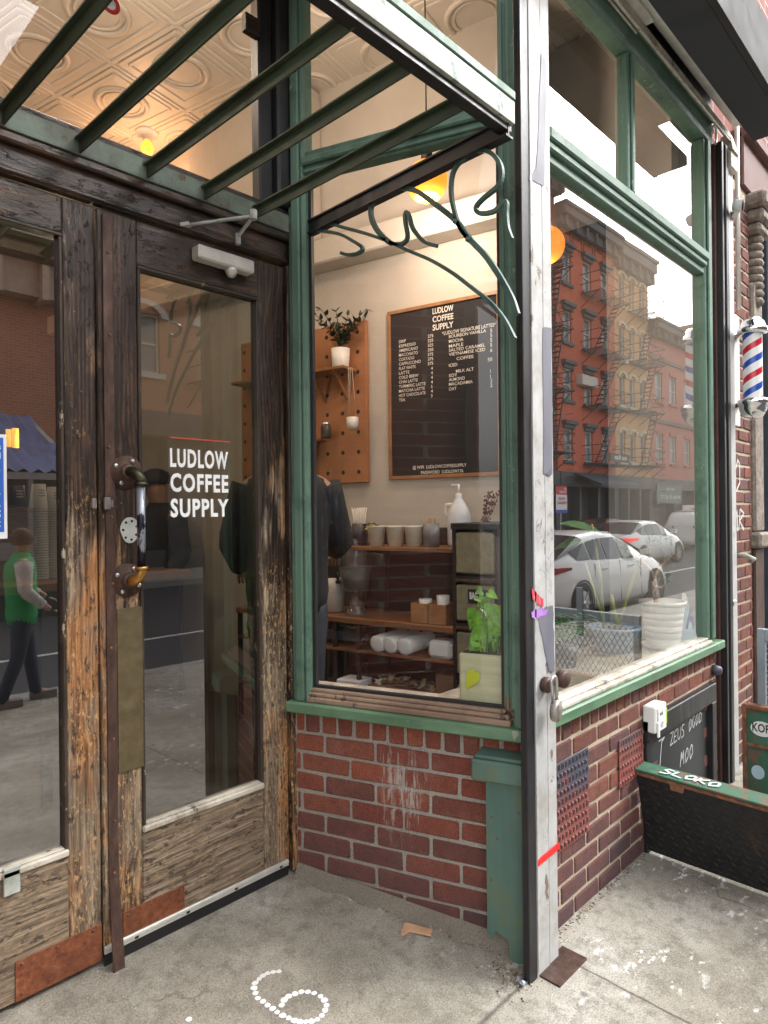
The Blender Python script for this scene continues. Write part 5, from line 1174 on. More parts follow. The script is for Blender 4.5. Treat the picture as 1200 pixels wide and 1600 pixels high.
# white ribbed pot with a jade tree
c = rpt(1036, 1008, .17); c.z = .801
wp = thing('potted_plant', 'gnarled jade tree in a ribbed white pot on a saucer in the street window', 'plant', c)
pr_ = [(0, 0), (.083, 0)]
for k in range(6): pr_ += [(.084 + k * .0045, .012 + k * .035), (.088 + k * .0045, .016 + k * .035), (.088 + k * .0045, .04 + k * .035), (.085 + k * .0045, .044 + k * .035)]
pr_ += [(.116, .225), (.122, .228), (.122, .244), (.11, .244), (.10, .20), (0, .20)]
MB().lathe(pr_, c + UP * .012, 32).build('pot', M['ceramic'], wp); MB().lathe([(0, 0), (.10, 0), (.115, .02), (.11, .02), (.09, .008), (0, .008)], c, 32).build('saucer', M['ceramic'], wp)
tr_ = MB(); lf = MB(); rs = random.Random(8)
def jbranch(p, d, r, L_, dep):
    pts = [p]; q_ = p.copy(); dd = d.copy()
    for k in range(4): dd = (dd + Vector((rs.uniform(-.35, .35), rs.uniform(-.12, .12), rs.uniform(-.1, .35)))).normalized(); q_ = q_ + dd * L_ / 4; pts.append(q_.copy())
    tr_.tube(pts, [r * (1 - .12 * k) for k in range(5)], 8)
    if dep == 0 or r < .004:
        for k in range(9):
            b_ = pts[rs.randint(2, 4)]; t2 = b_ + Vector((rs.uniform(-1, 1), rs.uniform(-.5, .5), rs.uniform(-.3, 1))).normalized() * rs.uniform(.025, .042); lf.leaf(b_, t2, .02, UP)
    else:
        for k in range(2 if dep < 3 else 3):
            jbranch(pts[-1], (dd + Vector((rs.uniform(-1.1, 1.1), rs.uniform(-.3, .3), rs.uniform(-.2, .6)))).normalized(), r * .6, L_ * .85, dep - 1)
def J3(px, py, dy=0): q_ = rpt(px, py, .17 + dy); return q_
segs = [([(1027, 952), (1026, 935), (1022, 918), (1021, 905)], .019, .015), ([(1021, 908), (1016, 892), (1006, 880), (998, 872)], .012, .007), ([(1022, 905), (1030, 888), (1042, 876), (1050, 868)], .010, .006),
        ([(1000, 874), (990, 866), (980, 862), (972, 858)], .006, .003), ([(1005, 880), (1010, 865), (1012, 852), (1015, 842)], .006, .003), ([(1012, 888), (996, 884), (988, 878)], .006, .003), ([(1050, 868), (1048, 850), (1042, 838)], .005, .003), ([(1046, 872), (1062, 876), (1076, 872), (1084, 862)], .006, .003), ([(1036, 882), (1038, 868), (1030, 852), (1024, 846)], .005, .003), ([(1024, 915), (1034, 920), (1040, 910), (1043, 900)], .005, .003)]
for i_, (pp, r0_, r1_) in enumerate(segs):
    dy = ((i_ * 37) % 11 - 5) * .008 if i_ > 2 else 0
    pts = [J3(x, y, dy * k / (len(pp) - 1)) for k, (x, y) in enumerate(pp)]
    tr_.tube(pts, [r0_ + (r1_ - r0_) * k / (len(pts) - 1) for k in range(len(pts))], 8)
    if i_ > 2:
        for k in range(26):
            b_ = pts[-1].lerp(pts[-2], rs.random() ** 1.5) ; t2 = b_ + Vector((rs.uniform(-1, 1), rs.uniform(-.6, .6), rs.uniform(-.35, 1))).normalized() * rs.uniform(.025, .045); lf.leaf(b_, t2, .022, UP)
tr_.build('branch', plain('jade_bark', (.38, .28, .19), .8, 0, .3, 20, .002), wp); lf.build('foliage', plain('jade_leaf', (.10, .22, .08), .35, 0, .4, 20), wp)
# blue bowl with banana-like stalks
c = rpt(960, 1040, .33); c.z = .801
bw2 = thing('potted_plant', 'broad-leaved plant with thick yellow-green stalks in a wide blue bowl in the street window', 'plant', c)
MB().lathe([(0, 0), (.085, 0), (.12, .10), (.128, .115), (.14, .118), (.14, .132), (.12, .132), (.11, .10), (0, .10)], c, 32).build('pot', plain('slate_blue_pot', (.13, .22, .33), .45, 0, .1), bw2)
mb = MB()
for i in range(120):
    p = c + Vector((rs.uniform(-.08, .08), rs.uniform(-.08, .08), .112)); d = Vector((rs.uniform(-1, 1), rs.uniform(-1, 1), rs.uniform(0, .5))) * .02; mb.bar(p, p + d, .005, .004)
mb.build('bark_mulch', M['rust'], bw2)
st = MB(); lf = MB()
for (p0, p1, p2, r) in (((945, 1000), (938, 900), (925, 820), .010), ((962, 990), (985, 920), (1000, 870), .012), ((950, 990), (930, 930), (915, 880), .008), ((968, 1000), (960, 960), (955, 930), .018)):
    st.tube([rpt(*p0, .33), rpt(*p1, .33), rpt(*p2, .34)], [r, r * .8, r * .5], 8)
lf.leaf(rpt(948, 838, .34), rpt(886, 802, .30), .13, Vector((.2, -.6, 1)), fold=.1)
lf.leaf(rpt(925, 840, .34), rpt(868, 850, .38), .07, Vector((.2, -.6, 1)), fold=.1)
lf.leaf(rpt(1000, 870, .34), rpt(1035, 850, .40), .07, Vector((0, -.7, 1)), fold=.1)
lf.build('leaf', M['leaf'], bw2); st.build('stalk', plain('stalk_green', (.25, .27, .06), .5, 0, .3), bw2)
# fern-like plant at the left
c = rpt(880, 1060, .36); c.z = .801
fp = thing('potted_plant', 'low dark fern-like plant next to the white post in the street window', 'plant', c)
MB().lathe([(0, 0), (.06, 0), (.075, .10), (0, .10)], c, 20).build('pot', M['shelf_black'], fp)
lf = MB()
for i in range(26):
    an = rs.random() * 6.28; hh = rs.uniform(.12, .3); pts = [c + UP * .1 + Vector((math.cos(an) * hh * u * .8, math.sin(an) * hh * u * .5, hh * u * (1.35 - u))) for u in [k / 6 for k in range(7)]]
    for k in range(1, 7):
        for s in (1, -1):
            d = (pts[k] - pts[k - 1]).normalized(); sd = d.cross(UP).normalized() * s; lf.leaf(pts[k], pts[k] + (sd + d * .5).normalized() * .05, .016, UP)
lf.build('foliage', M['leaf'], fp)
c = rpt(1020, 870, .42); c.z = .801
zz_plant('potted_plant', c, 'small upright leafy sprig in a pot behind the jade tree', .42, 5, M['leaf'], .05, .09, rs, .5, .045)
# grade card
gc = thing('grade_card', 'pale blue card with a big letter A in the right corner of the street window', 'card', rpt(1075, 1000, .10))
q0 = rpt(1060, 1006, .13); q1 = rpt(1088, 992, .05); q0.z = q1.z = .802; hgt = .285
n_ = (q1 - q0).normalized(); nn = Vector((n_.y, -n_.x, 0))
up2 = (UP + nn * -.12 + n_ * .10).normalized()
MB().hexa([q0, q1, q1 - nn * .004, q0 - nn * .004, q0 + up2 * hgt, q1 + up2 * hgt, q1 + up2 * hgt - nn * .004, q0 + up2 * hgt - nn * .004]).build('card', plain('cream_card', (.78, .78, .66), .6), gc)
w_ = (q1 - q0).length; a_ = q0 + n_ * w_ * .18 + up2 * .03 + nn * .001; b_ = q0 + n_ * w_ * .92 + up2 * .03 + nn * .001
MB().poly([a_, b_, b_ + up2 * .23, a_ + up2 * .23]).build('card_print', plain('card_blue', (.42, .60, .72), .6), gc)
text('card_letter', 'A', a_ + n_ * .012 + up2 * .07 + nn * .001, n_, up2, .13, plain('card_navy', (.02, .06, .25), .5), gc, width=w_ * .52, bold=.05)
# ================================================================ LAMPS
def point(loc, e, col=(1, .55, .22), r=.05):
    l = bpy.data.lights.new('lamp_light', 'POINT'); l.energy = e; l.color = col; l.shadow_soft_size = r; o = bpy.data.objects.new('lamp_light', l); COL.objects.link(o); o.location = loc; return o
def at_depth(px, py, w): return CP + ray(px, py) * w
M['globe'] = emis('amber_globe', (1, .27, .02), .30); M['globe_b'] = emis('amber_globe_bottom', (1, .45, .05), .42)
M['bulb'] = emis('bulb_filament', (1, .60, .22), 5)
gc_ = at_depth(667, 284, 3.5)
gl_ = thing('globe_pendant', 'glowing amber glass globe pendant hanging behind the upper entry window', 'pendant lamp', gc_)
R0_ = .110
MB().lathe([(R0_ * math.sin(a), -R0_ * math.cos(a)) for a in [math.pi * k / 18 for k in range(4, 18)]] + [(0, R0_)], gc_, 32).build('globe', M['globe'], gl_)
MB().lathe([(0, -R0_ * .80), (R0_ * .60, -R0_ * .80), (R0_ * math.sin(math.pi * 4 / 18), -R0_ * math.cos(math.pi * 4 / 18))], gc_, 32).build('globe_opening', M['globe_b'], gl_)
MB().lathe([(.03, R0_ - .01), (.03, R0_ + .05), (.004, R0_ + .06)], gc_, 16).tube([gc_ + UP * (R0_ + .05), Vector((gc_.x, gc_.y, 4.42))], .004, 6).build('cord', M['rubber'], gl_)
l = point(gc_ - UP * .17, 5.5, (1, .80, .64), .08); l.parent = gl_; l.location = Vector((0, 0, -.17))
# second globe, seen to the right of the post through the street window
g2 = at_depth(853, 384, 3.9)
gl2 = thing('globe_pendant', 'glowing amber globe pendant just right of the white post', 'pendant lamp', g2)
MB().lathe([(R0_ * math.sin(a), -R0_ * math.cos(a)) for a in [math.pi * k / 18 for k in range(0, 18)]] + [(0, R0_)], g2, 32).build('globe', M['globe'], gl2)
MB().tube([g2 + UP * R0_, Vector((g2.x, g2.y, 4.42))], .004, 6).build('cord', M['rubber'], gl2)
l = point(g2 - UP * .17, 1.0, (1, .74, .52), .08); l.parent = gl2; l.location = Vector((0, 0, -.17))
# bare bulb on the tin ceiling
bz = 4.42; d = ray(230, 232); tt = (bz - .12 - CZ) / d.z; bcn = CP + d * tt
bl = thing('ceiling_bulb', 'bare glowing bulb in a round porcelain holder on the tin ceiling', 'bulb', (bcn.x, bcn.y, 4.42))
MB().lathe([(0, 0), (.085, 0), (.08, -.02), (.035, -.035), (.03, -.06), (0, -.06)], (bcn.x, bcn.y, 4.419), 24).build('lamp_holder', M['ceramic'], bl)
MB().lathe([(0, -.17), (.035, -.155), (.05, -.12), (.035, -.08), (.02, -.06)], (bcn.x, bcn.y, 4.419), 20).build('bulb_glass', emis('amber_bulb', (1, .30, .03), .55), bl)
MB().lathe([(0, -.145), (.018, -.12), (0, -.09)], (bcn.x, bcn.y, 4.419), 12).build('filament', M['bulb'], bl)
l = point((0, 0, -.4), 4, (1, .55, .28), .12); l.parent = bl; l.location = (0, 0, -.45)
for i, (x, y) in enumerate(((.6, 3.6), (4.4, 5.6))):  # extra bulbs added to brighten the dim interior
    b2_ = thing('ceiling_bulb', ('added glowing bulb on the tin ceiling deep in the shop behind the left door', 'added glowing bulb on the tin ceiling near the back of the shop')[i], 'bulb', (x, y, 4.42))
    MB().lathe([(0, 0), (.085, 0), (.035, -.035), (0, -.04)], (x, y, 4.419), 20).build('lamp_holder', M['ceramic'], b2_)
    MB().lathe([(0, -.16), (.04, -.12), (.02, -.04)], (x, y, 4.419), 16).build('bulb_glass', M['bulb'], b2_)
    l = point((0, 0, -.4), 4, (1, .70, .46), .12); l.parent = b2_; l.location = (0, 0, -.45)
for i, (x, y, lab) in enumerate(((.3, 2.0, 'ceiling bulb just inside the left door'), (1.25, 1.75, 'ceiling bulb just inside the right door'), (2.35, 1.2, 'ceiling bulb just inside the entry window'))):  # unseen bulbs added to spread light over the tin ceiling
    b2_ = thing('ceiling_bulb', 'added glowing ' + lab + ', above the picture', 'bulb', (x, y, 4.42), 'added ceiling bulbs in the front of the shop')
    MB().lathe([(0, 0), (.085, 0), (.035, -.035), (0, -.04)], (x, y, 4.419), 20).build('lamp_holder', M['ceramic'], b2_)
    MB().lathe([(0, -.16), (.04, -.12), (.02, -.04)], (x, y, 4.419), 16).build('bulb_glass', M['bulb'], b2_)
    l = point((0, 0, -.4), (4.5, 4.5, 2.6)[i], (1, .80, .64), .12); l.parent = b2_; l.location = (0, 0, -.45)
# yellow tube lamp behind the left door
yl = thing('tube_lamp', 'short glowing yellow tube lamp behind the left door glass', 'lamp', at_depth(24, 685, 3.4))
c = at_depth(24, 685, 3.4); MB().lathe([(0, -.05), (.016, -.05), (.016, .05), (0, .05)], c, 14).lathe([(0, -.045), (.013, -.045), (.013, .045), (0, .045)], c - RT * .035, 14).build('tube', emis('yellow_tube', (1, .5, .02), .35), yl)
l = point((0, 0, 0), 2.5, (1, .8, .5), .04); l.parent = yl; l.location = (.15, -.12, -.05)
# ================================================================ BEHIND THE DOORS
bc_ = thing('bar_counter', 'long dark wooden bar counter seen through the door glass', 'counter', (1.0, 3.1, .1))
MB().box(-1.2, 2.35, 2.9, 3.35, 1.12, 1.17, .006).build('bar_top', M['counter'], bc_); MB().box(-1.2, 2.3, 3.0, 3.3, .10, 1.12).build('bar_front', M['shelf_black'], bc_)
# window bench by the left door with cup stacks
wb_ = thing('side_table', 'dark wooden side table holding paper cups behind the left door', 'table', (.75, 2.2, .1))
tz = atz(60, 905, 0)
def dpt(px, py, y): a, z = Frame((0, y), (1, 0), (0, -1)).at(px, py); return Vector((a, y, z))
TY = 1.75; TZ = dpt(60, 905, TY).z
MB().box(.3, 1.12, TY - .22, TY + .3, TZ - .035, TZ, .004).build('table_top', M['counter'], wb_)
mb = MB()
for x in (.33, 1.08):
    for y in (TY - .19, TY + .26): mb.box(x, x + .04, y, y + .04, .1, TZ - .035)
mb.build('leg', M['shelf_black'], wb_)
def cupstack(px, topy, r, lab, mats, sleeve_h, y=TY, n=None, dark=False):
    b_ = dpt(px, 900, y); tz_ = dpt(px, topy, y).z; th = thing('cup_stack', lab, 'paper cups', (b_.x, y, TZ), 'stacks of upturned paper cups')
    mb = MB(); h_ = tz_ - TZ; k = int((h_ - .10) / .011)
    for i in range(k): mb.lathe([(r * 1.0, i * .011), (r * 1.04, i * .011 + .002), (r * 1.04, i * .011 + .006), (r * .985, i * .011 + .0095)], (b_.x, y, TZ), 24)
    mb.build('cup_rims', mats, th)
    z0 = TZ + k * .011
    MB().lathe([(r * 1.03, z0), (r * 1.0, z0 + .004), (r * .74, z0 + .105), (r * .70, z0 + .105), (r * .70, z0 + .10), (0, z0 + .10)], (b_.x, y, 0), 28).build('top_cup', plain('black_cup', (.012, .012, .013), .5) if dark else mats, th)
    text('cup_words', 'ludlow\ncoffee\nsupply', Vector((b_.x - .012, y - r * .93, z0 + .075)), (1, .0, 0), (0, .25, 1), .008, M['white_plastic'] if dark else M['rubber'], th, width=.028, bold=.01)
cupstack(62, 755, .036, 'stack of white paper cups in the middle of the side table', M['paper_w'], 0)
cupstack(86, 760, .036, 'stack of white paper cups nearest the middle of the doorway', M['paper_w'], 0)
b_ = dpt(28, 900, TY)
kb = thing('sleeve_stack', 'wavy stack of brown cardboard cup sleeves topped by a black paper cup', 'cup sleeves', (b_.x, TY, TZ), None)
mb = MB(); tz2 = dpt(28, 790, TY).z; k = int((tz2 - TZ) / .009)
for i in range(k):
    dx = rs.uniform(-.004, .004); dz = i * .009
    pts = [(b_.x - .085 + j * .0155 + dx, TY, TZ + dz + .0025 * math.sin(j * .6 + i * .5)) for j in range(12)]
    mb.strip(pts, .05, .0072, (0, 1, 0))
mb.build('sleeves', plain('kraft_card', (.26, .19, .13), .9, 0, .12, 30), kb)
MB().lathe([(.036, tz2), (.035, tz2 + .01), (.027, tz2 + .082), (.024, tz2 + .082), (.024, tz2 + .078), (0, tz2 + .078)], (b_.x - .0, TY, 0), 24).build('black_cup', plain('black_cup2', (.012, .012, .013), .5), kb)
text('cup_words', 'ludlow\ncoffee\nsupply', Vector((b_.x - .014, TY - .034, tz2 + .055)), (1, .0, 0), (0, .2, 1), .008, M['white_plastic'], kb, width=.028, bold=.01)
# striped blanket / records panel on the back wall and red poster strip
tag(MB().box(1.18, 1.62, SY - .02, SY - .002, 2.0, 2.45).build('striped_hanging', plain('dark_stripes', (.05, .03, .02), .9, 0, .6, 60), None), 'dark vertically striped hanging on the back wall seen through the right door', 'wall hanging')
# ================================================================ PEOPLE
def skin_mesh(name, joints, edges, radii, mat, parent=None, root=0, sub=2):
    me = bpy.data.meshes.new(name); me.from_pydata([tuple(j) for j in joints], edges, []); o = bpy.data.objects.new(name, me); COL.objects.link(o)
    m_ = o.modifiers.new('s', 'SKIN'); m_.use_smooth_shade = True
    sv = me.skin_vertices[0].data
    for i, r in enumerate(radii): sv[i].radius = r if isinstance(r, tuple) else (r, r); sv[i].use_root = (i == root)
    s_ = o.modifiers.new('u', 'SUBSURF'); s_.levels = sub; s_.render_levels = sub
    bpy.context.view_layer.update()
    m2 = bpy.data.meshes.new_from_object(o.evaluated_get(bpy.context.evaluated_depsgraph_get())); m2.name = name
    bpy.data.objects.remove(o); bpy.data.meshes.remove(me); m2.materials.clear(); m2.materials.append(mat)
    o = bpy.data.objects.new(name, m2); COL.objects.link(o)
    for p in m2.polygons: p.use_smooth = True
    if parent is not None: o.parent = parent; o.location = -wloc(parent)
    return o
def person(loc, rz, label, jacket, trousers, skin, shoe, hair=None, hat=None, arm=0.4, stride=.12, H=1.7, vest=None):
    s = H / 1.75; cz, sz_ = math.cos(rz), math.sin(rz)
    L0 = Vector(loc)
    def T(x, y, z): return L0 + Vector((x * cz - y * sz_, x * sz_ + y * cz, z)) * s if False else L0 + Vector(((x * cz - y * sz_) * s, (x * sz_ + y * cz) * s, z * s))
    th = thing('person', label, 'person', loc)
    # body (skin): neck, head, hands on arms - one continuous surface
    J = [T(0, 0, .95), T(0, .0, 1.15), T(0, .0, 1.38), T(0, .01, 1.50), T(0, .02, 1.60), T(0, .035, 1.68),
         T(.19, 0, 1.40), T(.26, .02 + arm * .1, 1.14), T(.24, .05 + arm * .45, .98 + arm * .22), T(.235, .07 + arm * .55, .93 + arm * .25),
         T(-.19, 0, 1.40), T(-.26, .0, 1.14), T(-.25, .05 + arm * .35, .92 + arm * .18), T(-.245, .07 + arm * .45, .87 + arm * .2),
         T(.10, 0, .88), T(.11, stride * .5, .48), T(.11, stride - .02, .09), T(.11, stride + .10, .04),
         T(-.10, 0, .88), T(-.11, -stride * .3, .48), T(-.11, -stride - .04, .09), T(-.11, -stride + .08, .04)]
    E_ = [(0, 1), (1, 2), (2, 3), (3, 4), (4, 5), (2, 6), (6, 7), (7, 8), (8, 9), (2, 10), (10, 11), (11, 12), (12, 13), (0, 14), (14, 15), (15, 16), (16, 17), (0, 18), (18, 19), (19, 20), (20, 21)]
    Rr = [.13, .12, .13, .055, .085, .085, .06, .045, .035, .03, .06, .045, .035, .03, .08, .055, .04, .035, .08, .055, .04, .035]
    skin_mesh('body', J, E_, [r * s for r in Rr], skin, th)
    def loft(mb, rings, n=20):
        rr = []
        for c, ax, ay in rings:
            dx = T(1, 0, 0) - T(0, 0, 0); dy = T(0, 1, 0) - T(0, 0, 0)
            rr.append([mb.bm.verts.new(c + dx * (ax * math.cos(2 * math.pi * k / n)) + dy * (ay * math.sin(2 * math.pi * k / n))) for k in range(n)])
        for A_, B_ in zip(rr, rr[1:]):
            for k in range(n): f_ = mb.bm.faces.new((A_[k], A_[(k + 1) % n], B_[(k + 1) % n], B_[k])); f_.smooth = True
        mb.bm.faces.new(rr[0][::-1]); mb.bm.faces.new(rr[-1])
    jm = MB(); loft(jm, [(T(0, 0, .80), .185, .13), (T(0, 0, .90), .20, .145), (T(0, 0, 1.02), .195, .14), (T(0, -.005, 1.15), .20, .145), (T(0, -.01, 1.28), .215, .15), (T(0, -.01, 1.38), .22, .14), (T(0, 0, 1.44), .19, .115), (T(0, 0, 1.48), .11, .085), (T(0, .005, 1.52), .075, .07)])
    for hnd in (1, -1):
        sh_, el, wr = (T(.18, 0, 1.41), T(.265, .02 + arm * .1, 1.14), T(.245, .045 + arm * .42, .985 + arm * .21)) if hnd > 0 else (T(-.18, 0, 1.41), T(-.265, 0, 1.14), T(-.252, .045 + arm * .33, .93 + arm * .175))
        pts = [sh_, sh_.lerp(el, .25), sh_.lerp(el, .6), sh_.lerp(el, .9), el.lerp(wr, .12), el.lerp(wr, .5), wr]
        am_ = jm if vest is None else MB()
        am_.tube(pts, [x * s for x in (.085, .082, .072, .066, .064, .056, .048)], 14)
        if vest is not None: am_.build('sleeve', vest, th)
    jm.build('jacket', jacket, th)
    tm_ = MB(); loft(tm_, [(T(0, 0, .78), .155, .115), (T(0, 0, .88), .175, .125), (T(0, 0, 1.0), .165, .12)])
    for sx, kn, an in ((.09, (.11, stride * .5, .48), (.11, stride - .02, .06)), (-.09, (-.11, -stride * .3, .48), (-.11, -stride - .04, .06))):
        h_, k_, a_ = T(sx, 0, .88), T(*kn), T(*an); pts = [h_, h_.lerp(k_, .3), h_.lerp(k_, .7), k_, k_.lerp(a_, .3), k_.lerp(a_, .7), a_]
        tm_.tube(pts, [x * s for x in (.10, .098, .078, .066, .064, .058, .056)], 14)
    tm_.build('trousers', trousers, th)
    for sx, st2 in ((.11, stride), (-.11, -stride - .02)):
        mb = MB(); pts = [(-.045, -.08), (.045, -.08), (.05, .06), (.035, .17), (-.035, .17), (-.05, .06)]
        mb.prism([T(sx + x, st2 + y, .0) for x, y in pts], UP * .075 * s); mb.build('shoe', shoe, th)
    for sx, oy, oz in ((.235, .07 + arm * .55, .93 + arm * .25), (-.245, .07 + arm * .45, .87 + arm * .2)):
        for k in range(4):
            b_ = T(sx + (k - 1.5) * .018, oy + .03, oz - .01); skin_mesh('finger', [b_, b_ + (T(0, .05, -.02) - T(0, 0, 0)), b_ + (T(0, .075, -.05) - T(0, 0, 0))], [(0, 1), (1, 2)], [.009, .008, .007], skin, th, sub=1)
    hm = MB(); hc = T(0, .025, 1.635)
    if hair: hm.lathe([(.092 * s, -.05 * s), (.102 * s, .02 * s), (.085 * s, .085 * s), (.04 * s, .115 * s), (0, .12 * s)], hc - (T(0, .02, 0) - T(0, 0, 0)), 18).build('hair', hair, th)
    if hat:
        hm2 = MB().lathe([(.105 * s, .03 * s), (.108 * s, .06 * s), (.09 * s, .11 * s), (.04 * s, .135 * s), (0, .14 * s)], hc, 18)
        hm2.prism([T(x, y, 1.67) for x, y in ((-.08, .08), (.08, .08), (.07, .19), (0, .215), (-.07, .19))], UP * .012); hm2.build('cap', hat, th)
    f = MB(); e = MB()
    for sx in (.032, -.032): e.lathe([(0, -.008), (.012, 0), (0, .008)], T(sx, .118, 1.645), 8)
    f.lathe([(0, -.02), (.014, -.012), (.008, .03), (0, .035)], T(0, .125, 1.615), 8); f.bar(T(-.03, .112, 1.575), T(.03, .112, 1.575), .008, .008)
    if not (hair or hat) is None: e.build('eyes', M['rubber'], th); f.build('nose_and_mouth', skin, th)
    return th
M['skin'] = plain('skin', (.42, .24, .16), .55); M['jeans'] = plain('dark_jeans', (.03, .045, .08), .9, 0, .2, 30); M['jacket'] = plain('dark_jacket', (.02, .021, .025), .85, 0, .3, 12)
M['jeans_g'] = plain('charcoal_jeans', (.035, .04, .055), .9, 0, .2, 30)
pc = at_depth(449, 900, 3.4)
person((pc.x, pc.y, .20), math.radians(-40), 'customer in a dark jacket and charcoal jeans standing at the water dispenser inside', M['jacket'], M['jeans_g'], M['skin'], M['rubber'], hair=M['rubber'], arm=.45, stride=.03, H=1.86)
pc = at_depth(250, 900, 5.0)
person((pc.x, pc.y, .10), math.radians(100), 'person in dark clothes and a cap standing deep inside behind the right door', M['jacket'], M['jacket'], M['skin'], M['rubber'], hat=M['rubber'], arm=.3, stride=.03, H=1.78)
person((1.88, -3.05, gz(1.9, -3.0)), math.radians(-80), 'passer-by in a green vest, pale sleeves and jeans, reflected in the left door', plain('green_vest', (.02, .30, .09), .7), M['jeans'], M['skin'], plain('grey_shoe', (.2, .2, .2), .7), hair=plain('brown_hair', (.07, .04, .025), .8), arm=.35, stride=.16, H=1.5, vest=plain('grey_white_sleeve', (.5, .5, .5), .8))
# ================================================================ THE STREET BEHIND THE CAMERA (seen in the glass)
YO = -15.24; ZS = -.10
M['win_glass'] = plain('tenement_glass', (.16, .19, .21), .12, 0, .3, .6)
M['win_frame'] = plain('tenement_window_frame', (.55, .52, .46), .6)
M['lintel_grey'] = plain('slate_lintel', (.10, .11, .12), .8)
M['stone_pale'] = plain('pale_stone_trim', (.48, .44, .36), .85)
M['iron_far'] = plain('fire_escape_iron', (.025, .025, .028), .6)
def tenement(label, x0, x1, h, wall, cols, rows, ww, wh, style, cornice, trim, shop_z=3.5, front=None, band=None, depth=9, cor_h=.9, cor_o=.6):
    b = thing('tenement', label, 'building', ((x0 + x1) / 2, YO - depth / 2, ZS), 'tenements across the street')
    mb = MB()
    # facade as a grid with real openings
    xs = [x0] + sorted(sum([[c - ww / 2, c + ww / 2] for c in cols], [])) + [x1]
    zs = [shop_z] + sorted(sum([[r, r + wh] for r in rows], [])) + [h]
    for i in range(len(xs) - 1):
        for j in range(len(zs) - 1):
            hole = (i % 2 == 1) and (j % 2 == 1)
            if not hole: mb.poly([(xs[i], YO, zs[j]), (xs[i + 1], YO, zs[j]), (xs[i + 1], YO, zs[j + 1]), (xs[i], YO, zs[j + 1])])
            else:
                a, c, d, e = xs[i], xs[i + 1], zs[j], zs[j + 1]; q = YO - .18
                for (u, v) in (((a, d), (c, d)), ((c, d), (c, e)), ((c, e), (a, e)), ((a, e), (a, d))):
                    mb.poly([(u[0], YO, u[1]), (v[0], YO, v[1]), (v[0], q, v[1]), (u[0], q, u[1])])
    mb.poly([(x0, YO, shop_z), (x0, YO - depth, shop_z), (x0, YO - depth, h), (x0, YO, h)]); mb.poly([(x1, YO, shop_z), (x1, YO - depth, shop_z), (x1, YO - depth, h), (x1, YO, h)])
    mb.poly([(x0, YO, h), (x1, YO, h), (x1, YO - depth, h), (x0, YO - depth, h)])
    mb.build('wall', wall, b)
    first = None
    for c in cols:
        for r in rows:
            if first is None:
                a, d = c - ww / 2, r; e = c + ww / 2; fm = MB(); gm = MB(); tm = MB()
                fm.box(a, a + .07, YO - .17, YO - .09, d, d + wh); fm.box(e - .07, e, YO - .17, YO - .09, d, d + wh); fm.box(a + .07, e - .07, YO - .17, YO - .09, d + wh - .07, d + wh); fm.box(a + .07, e - .07, YO - .17, YO - .09, d, d + .07); fm.box(a + .07, e - .07, YO - .15, YO - .11, d + wh * .48, d + wh * .48 + .06)
                gm.poly([(a, YO - .16, d), (e, YO - .16, d), (e, YO - .16, d + wh), (a, YO - .16, d + wh)])
                tm.box(a - .12, e + .12, YO + .001, YO + .12, d - .16, d - .002)
                if style == 'hood':
                    tm.box(a - .10, e + .10, YO + .001, YO + .10, d + wh + .002, d + wh + .20); tm.box(a - .2, e + .2, YO + .001, YO + .24, d + wh + .20, d + wh + .38)
                elif style == 'arch':
                    for k in range(9):
                        an0 = math.pi * k / 9; an1 = math.pi * (k + 1) / 9; r0 = ww / 2 + .02; r1 = ww / 2 + .26; cz_ = d + wh - .10; mid = .62
                        q = [(r1, an0), (r1, an1), (r0, an1), (r0, an0)]
                        tm.hexa([(c + R * math.cos(an), YO + y, cz_ + R * math.sin(an) * mid) for y in (.10, .001) for R, an in q])
                else: tm.box(a - .1, e + .1, YO + .001, YO + .06, d + wh + .002, d + wh + .22)
                w = fm.build('window', M['win_frame'], b); p = gm.build('pane', M['win_glass'], w); s = tm.build('window_surround', trim, w); first = (w, p, s, c, r)
            else:
                w, p, s, c0, r0_ = first; w2 = w.copy(); COL.objects.link(w2); w2.location = Vector(w.location) + Vector((c - c0, 0, r - r0_))
                for ch in (p, s): q2 = ch.copy(); COL.objects.link(q2); q2.parent = w2
    cm = MB()
    cm.box(x0, x1, YO + .001, YO + cor_o * .5, h - cor_h, h - cor_h * .55); cm.box(x0 - .02, x1 + .02, YO + .001, YO + cor_o, h - cor_h * .55, h - cor_h * .12, .04); cm.box(x0 - .04, x1 + .04, YO + .001, YO + cor_o + .1, h - cor_h * .12, h + .06, .02)
    k = x0 + .3
    while k < x1 - .2: cm.box(k, k + .16, YO + .001, YO + cor_o * .8, h - cor_h * 1.05, h - cor_h * .56); k += 1.05
    if band: 
        for z in band: cm.box(x0, x1, YO + .001, YO + .10, z, z + .22)
    cm.build('cornice', cornice, b)
    # shopfront
    sm = MB(); sm.box(x0, x1, YO - .6, YO - .5, ZS, shop_z); sm.box(x0, x1, YO - .5, YO + .15, shop_z - .75, shop_z, .03)
    k = x0
    while k < x1: sm.box(k, k + .22, YO - .5, YO + .05, ZS, shop_z - .75); k += (x1 - x0 - .22) / 3
    sm.box(x0 + .22, x1 - .22, YO - .5, YO - .05, ZS, .5)
    sm.build('shopfront', front or plain('dark_shopfront', (.05, .05, .055), .5), b)
    return b
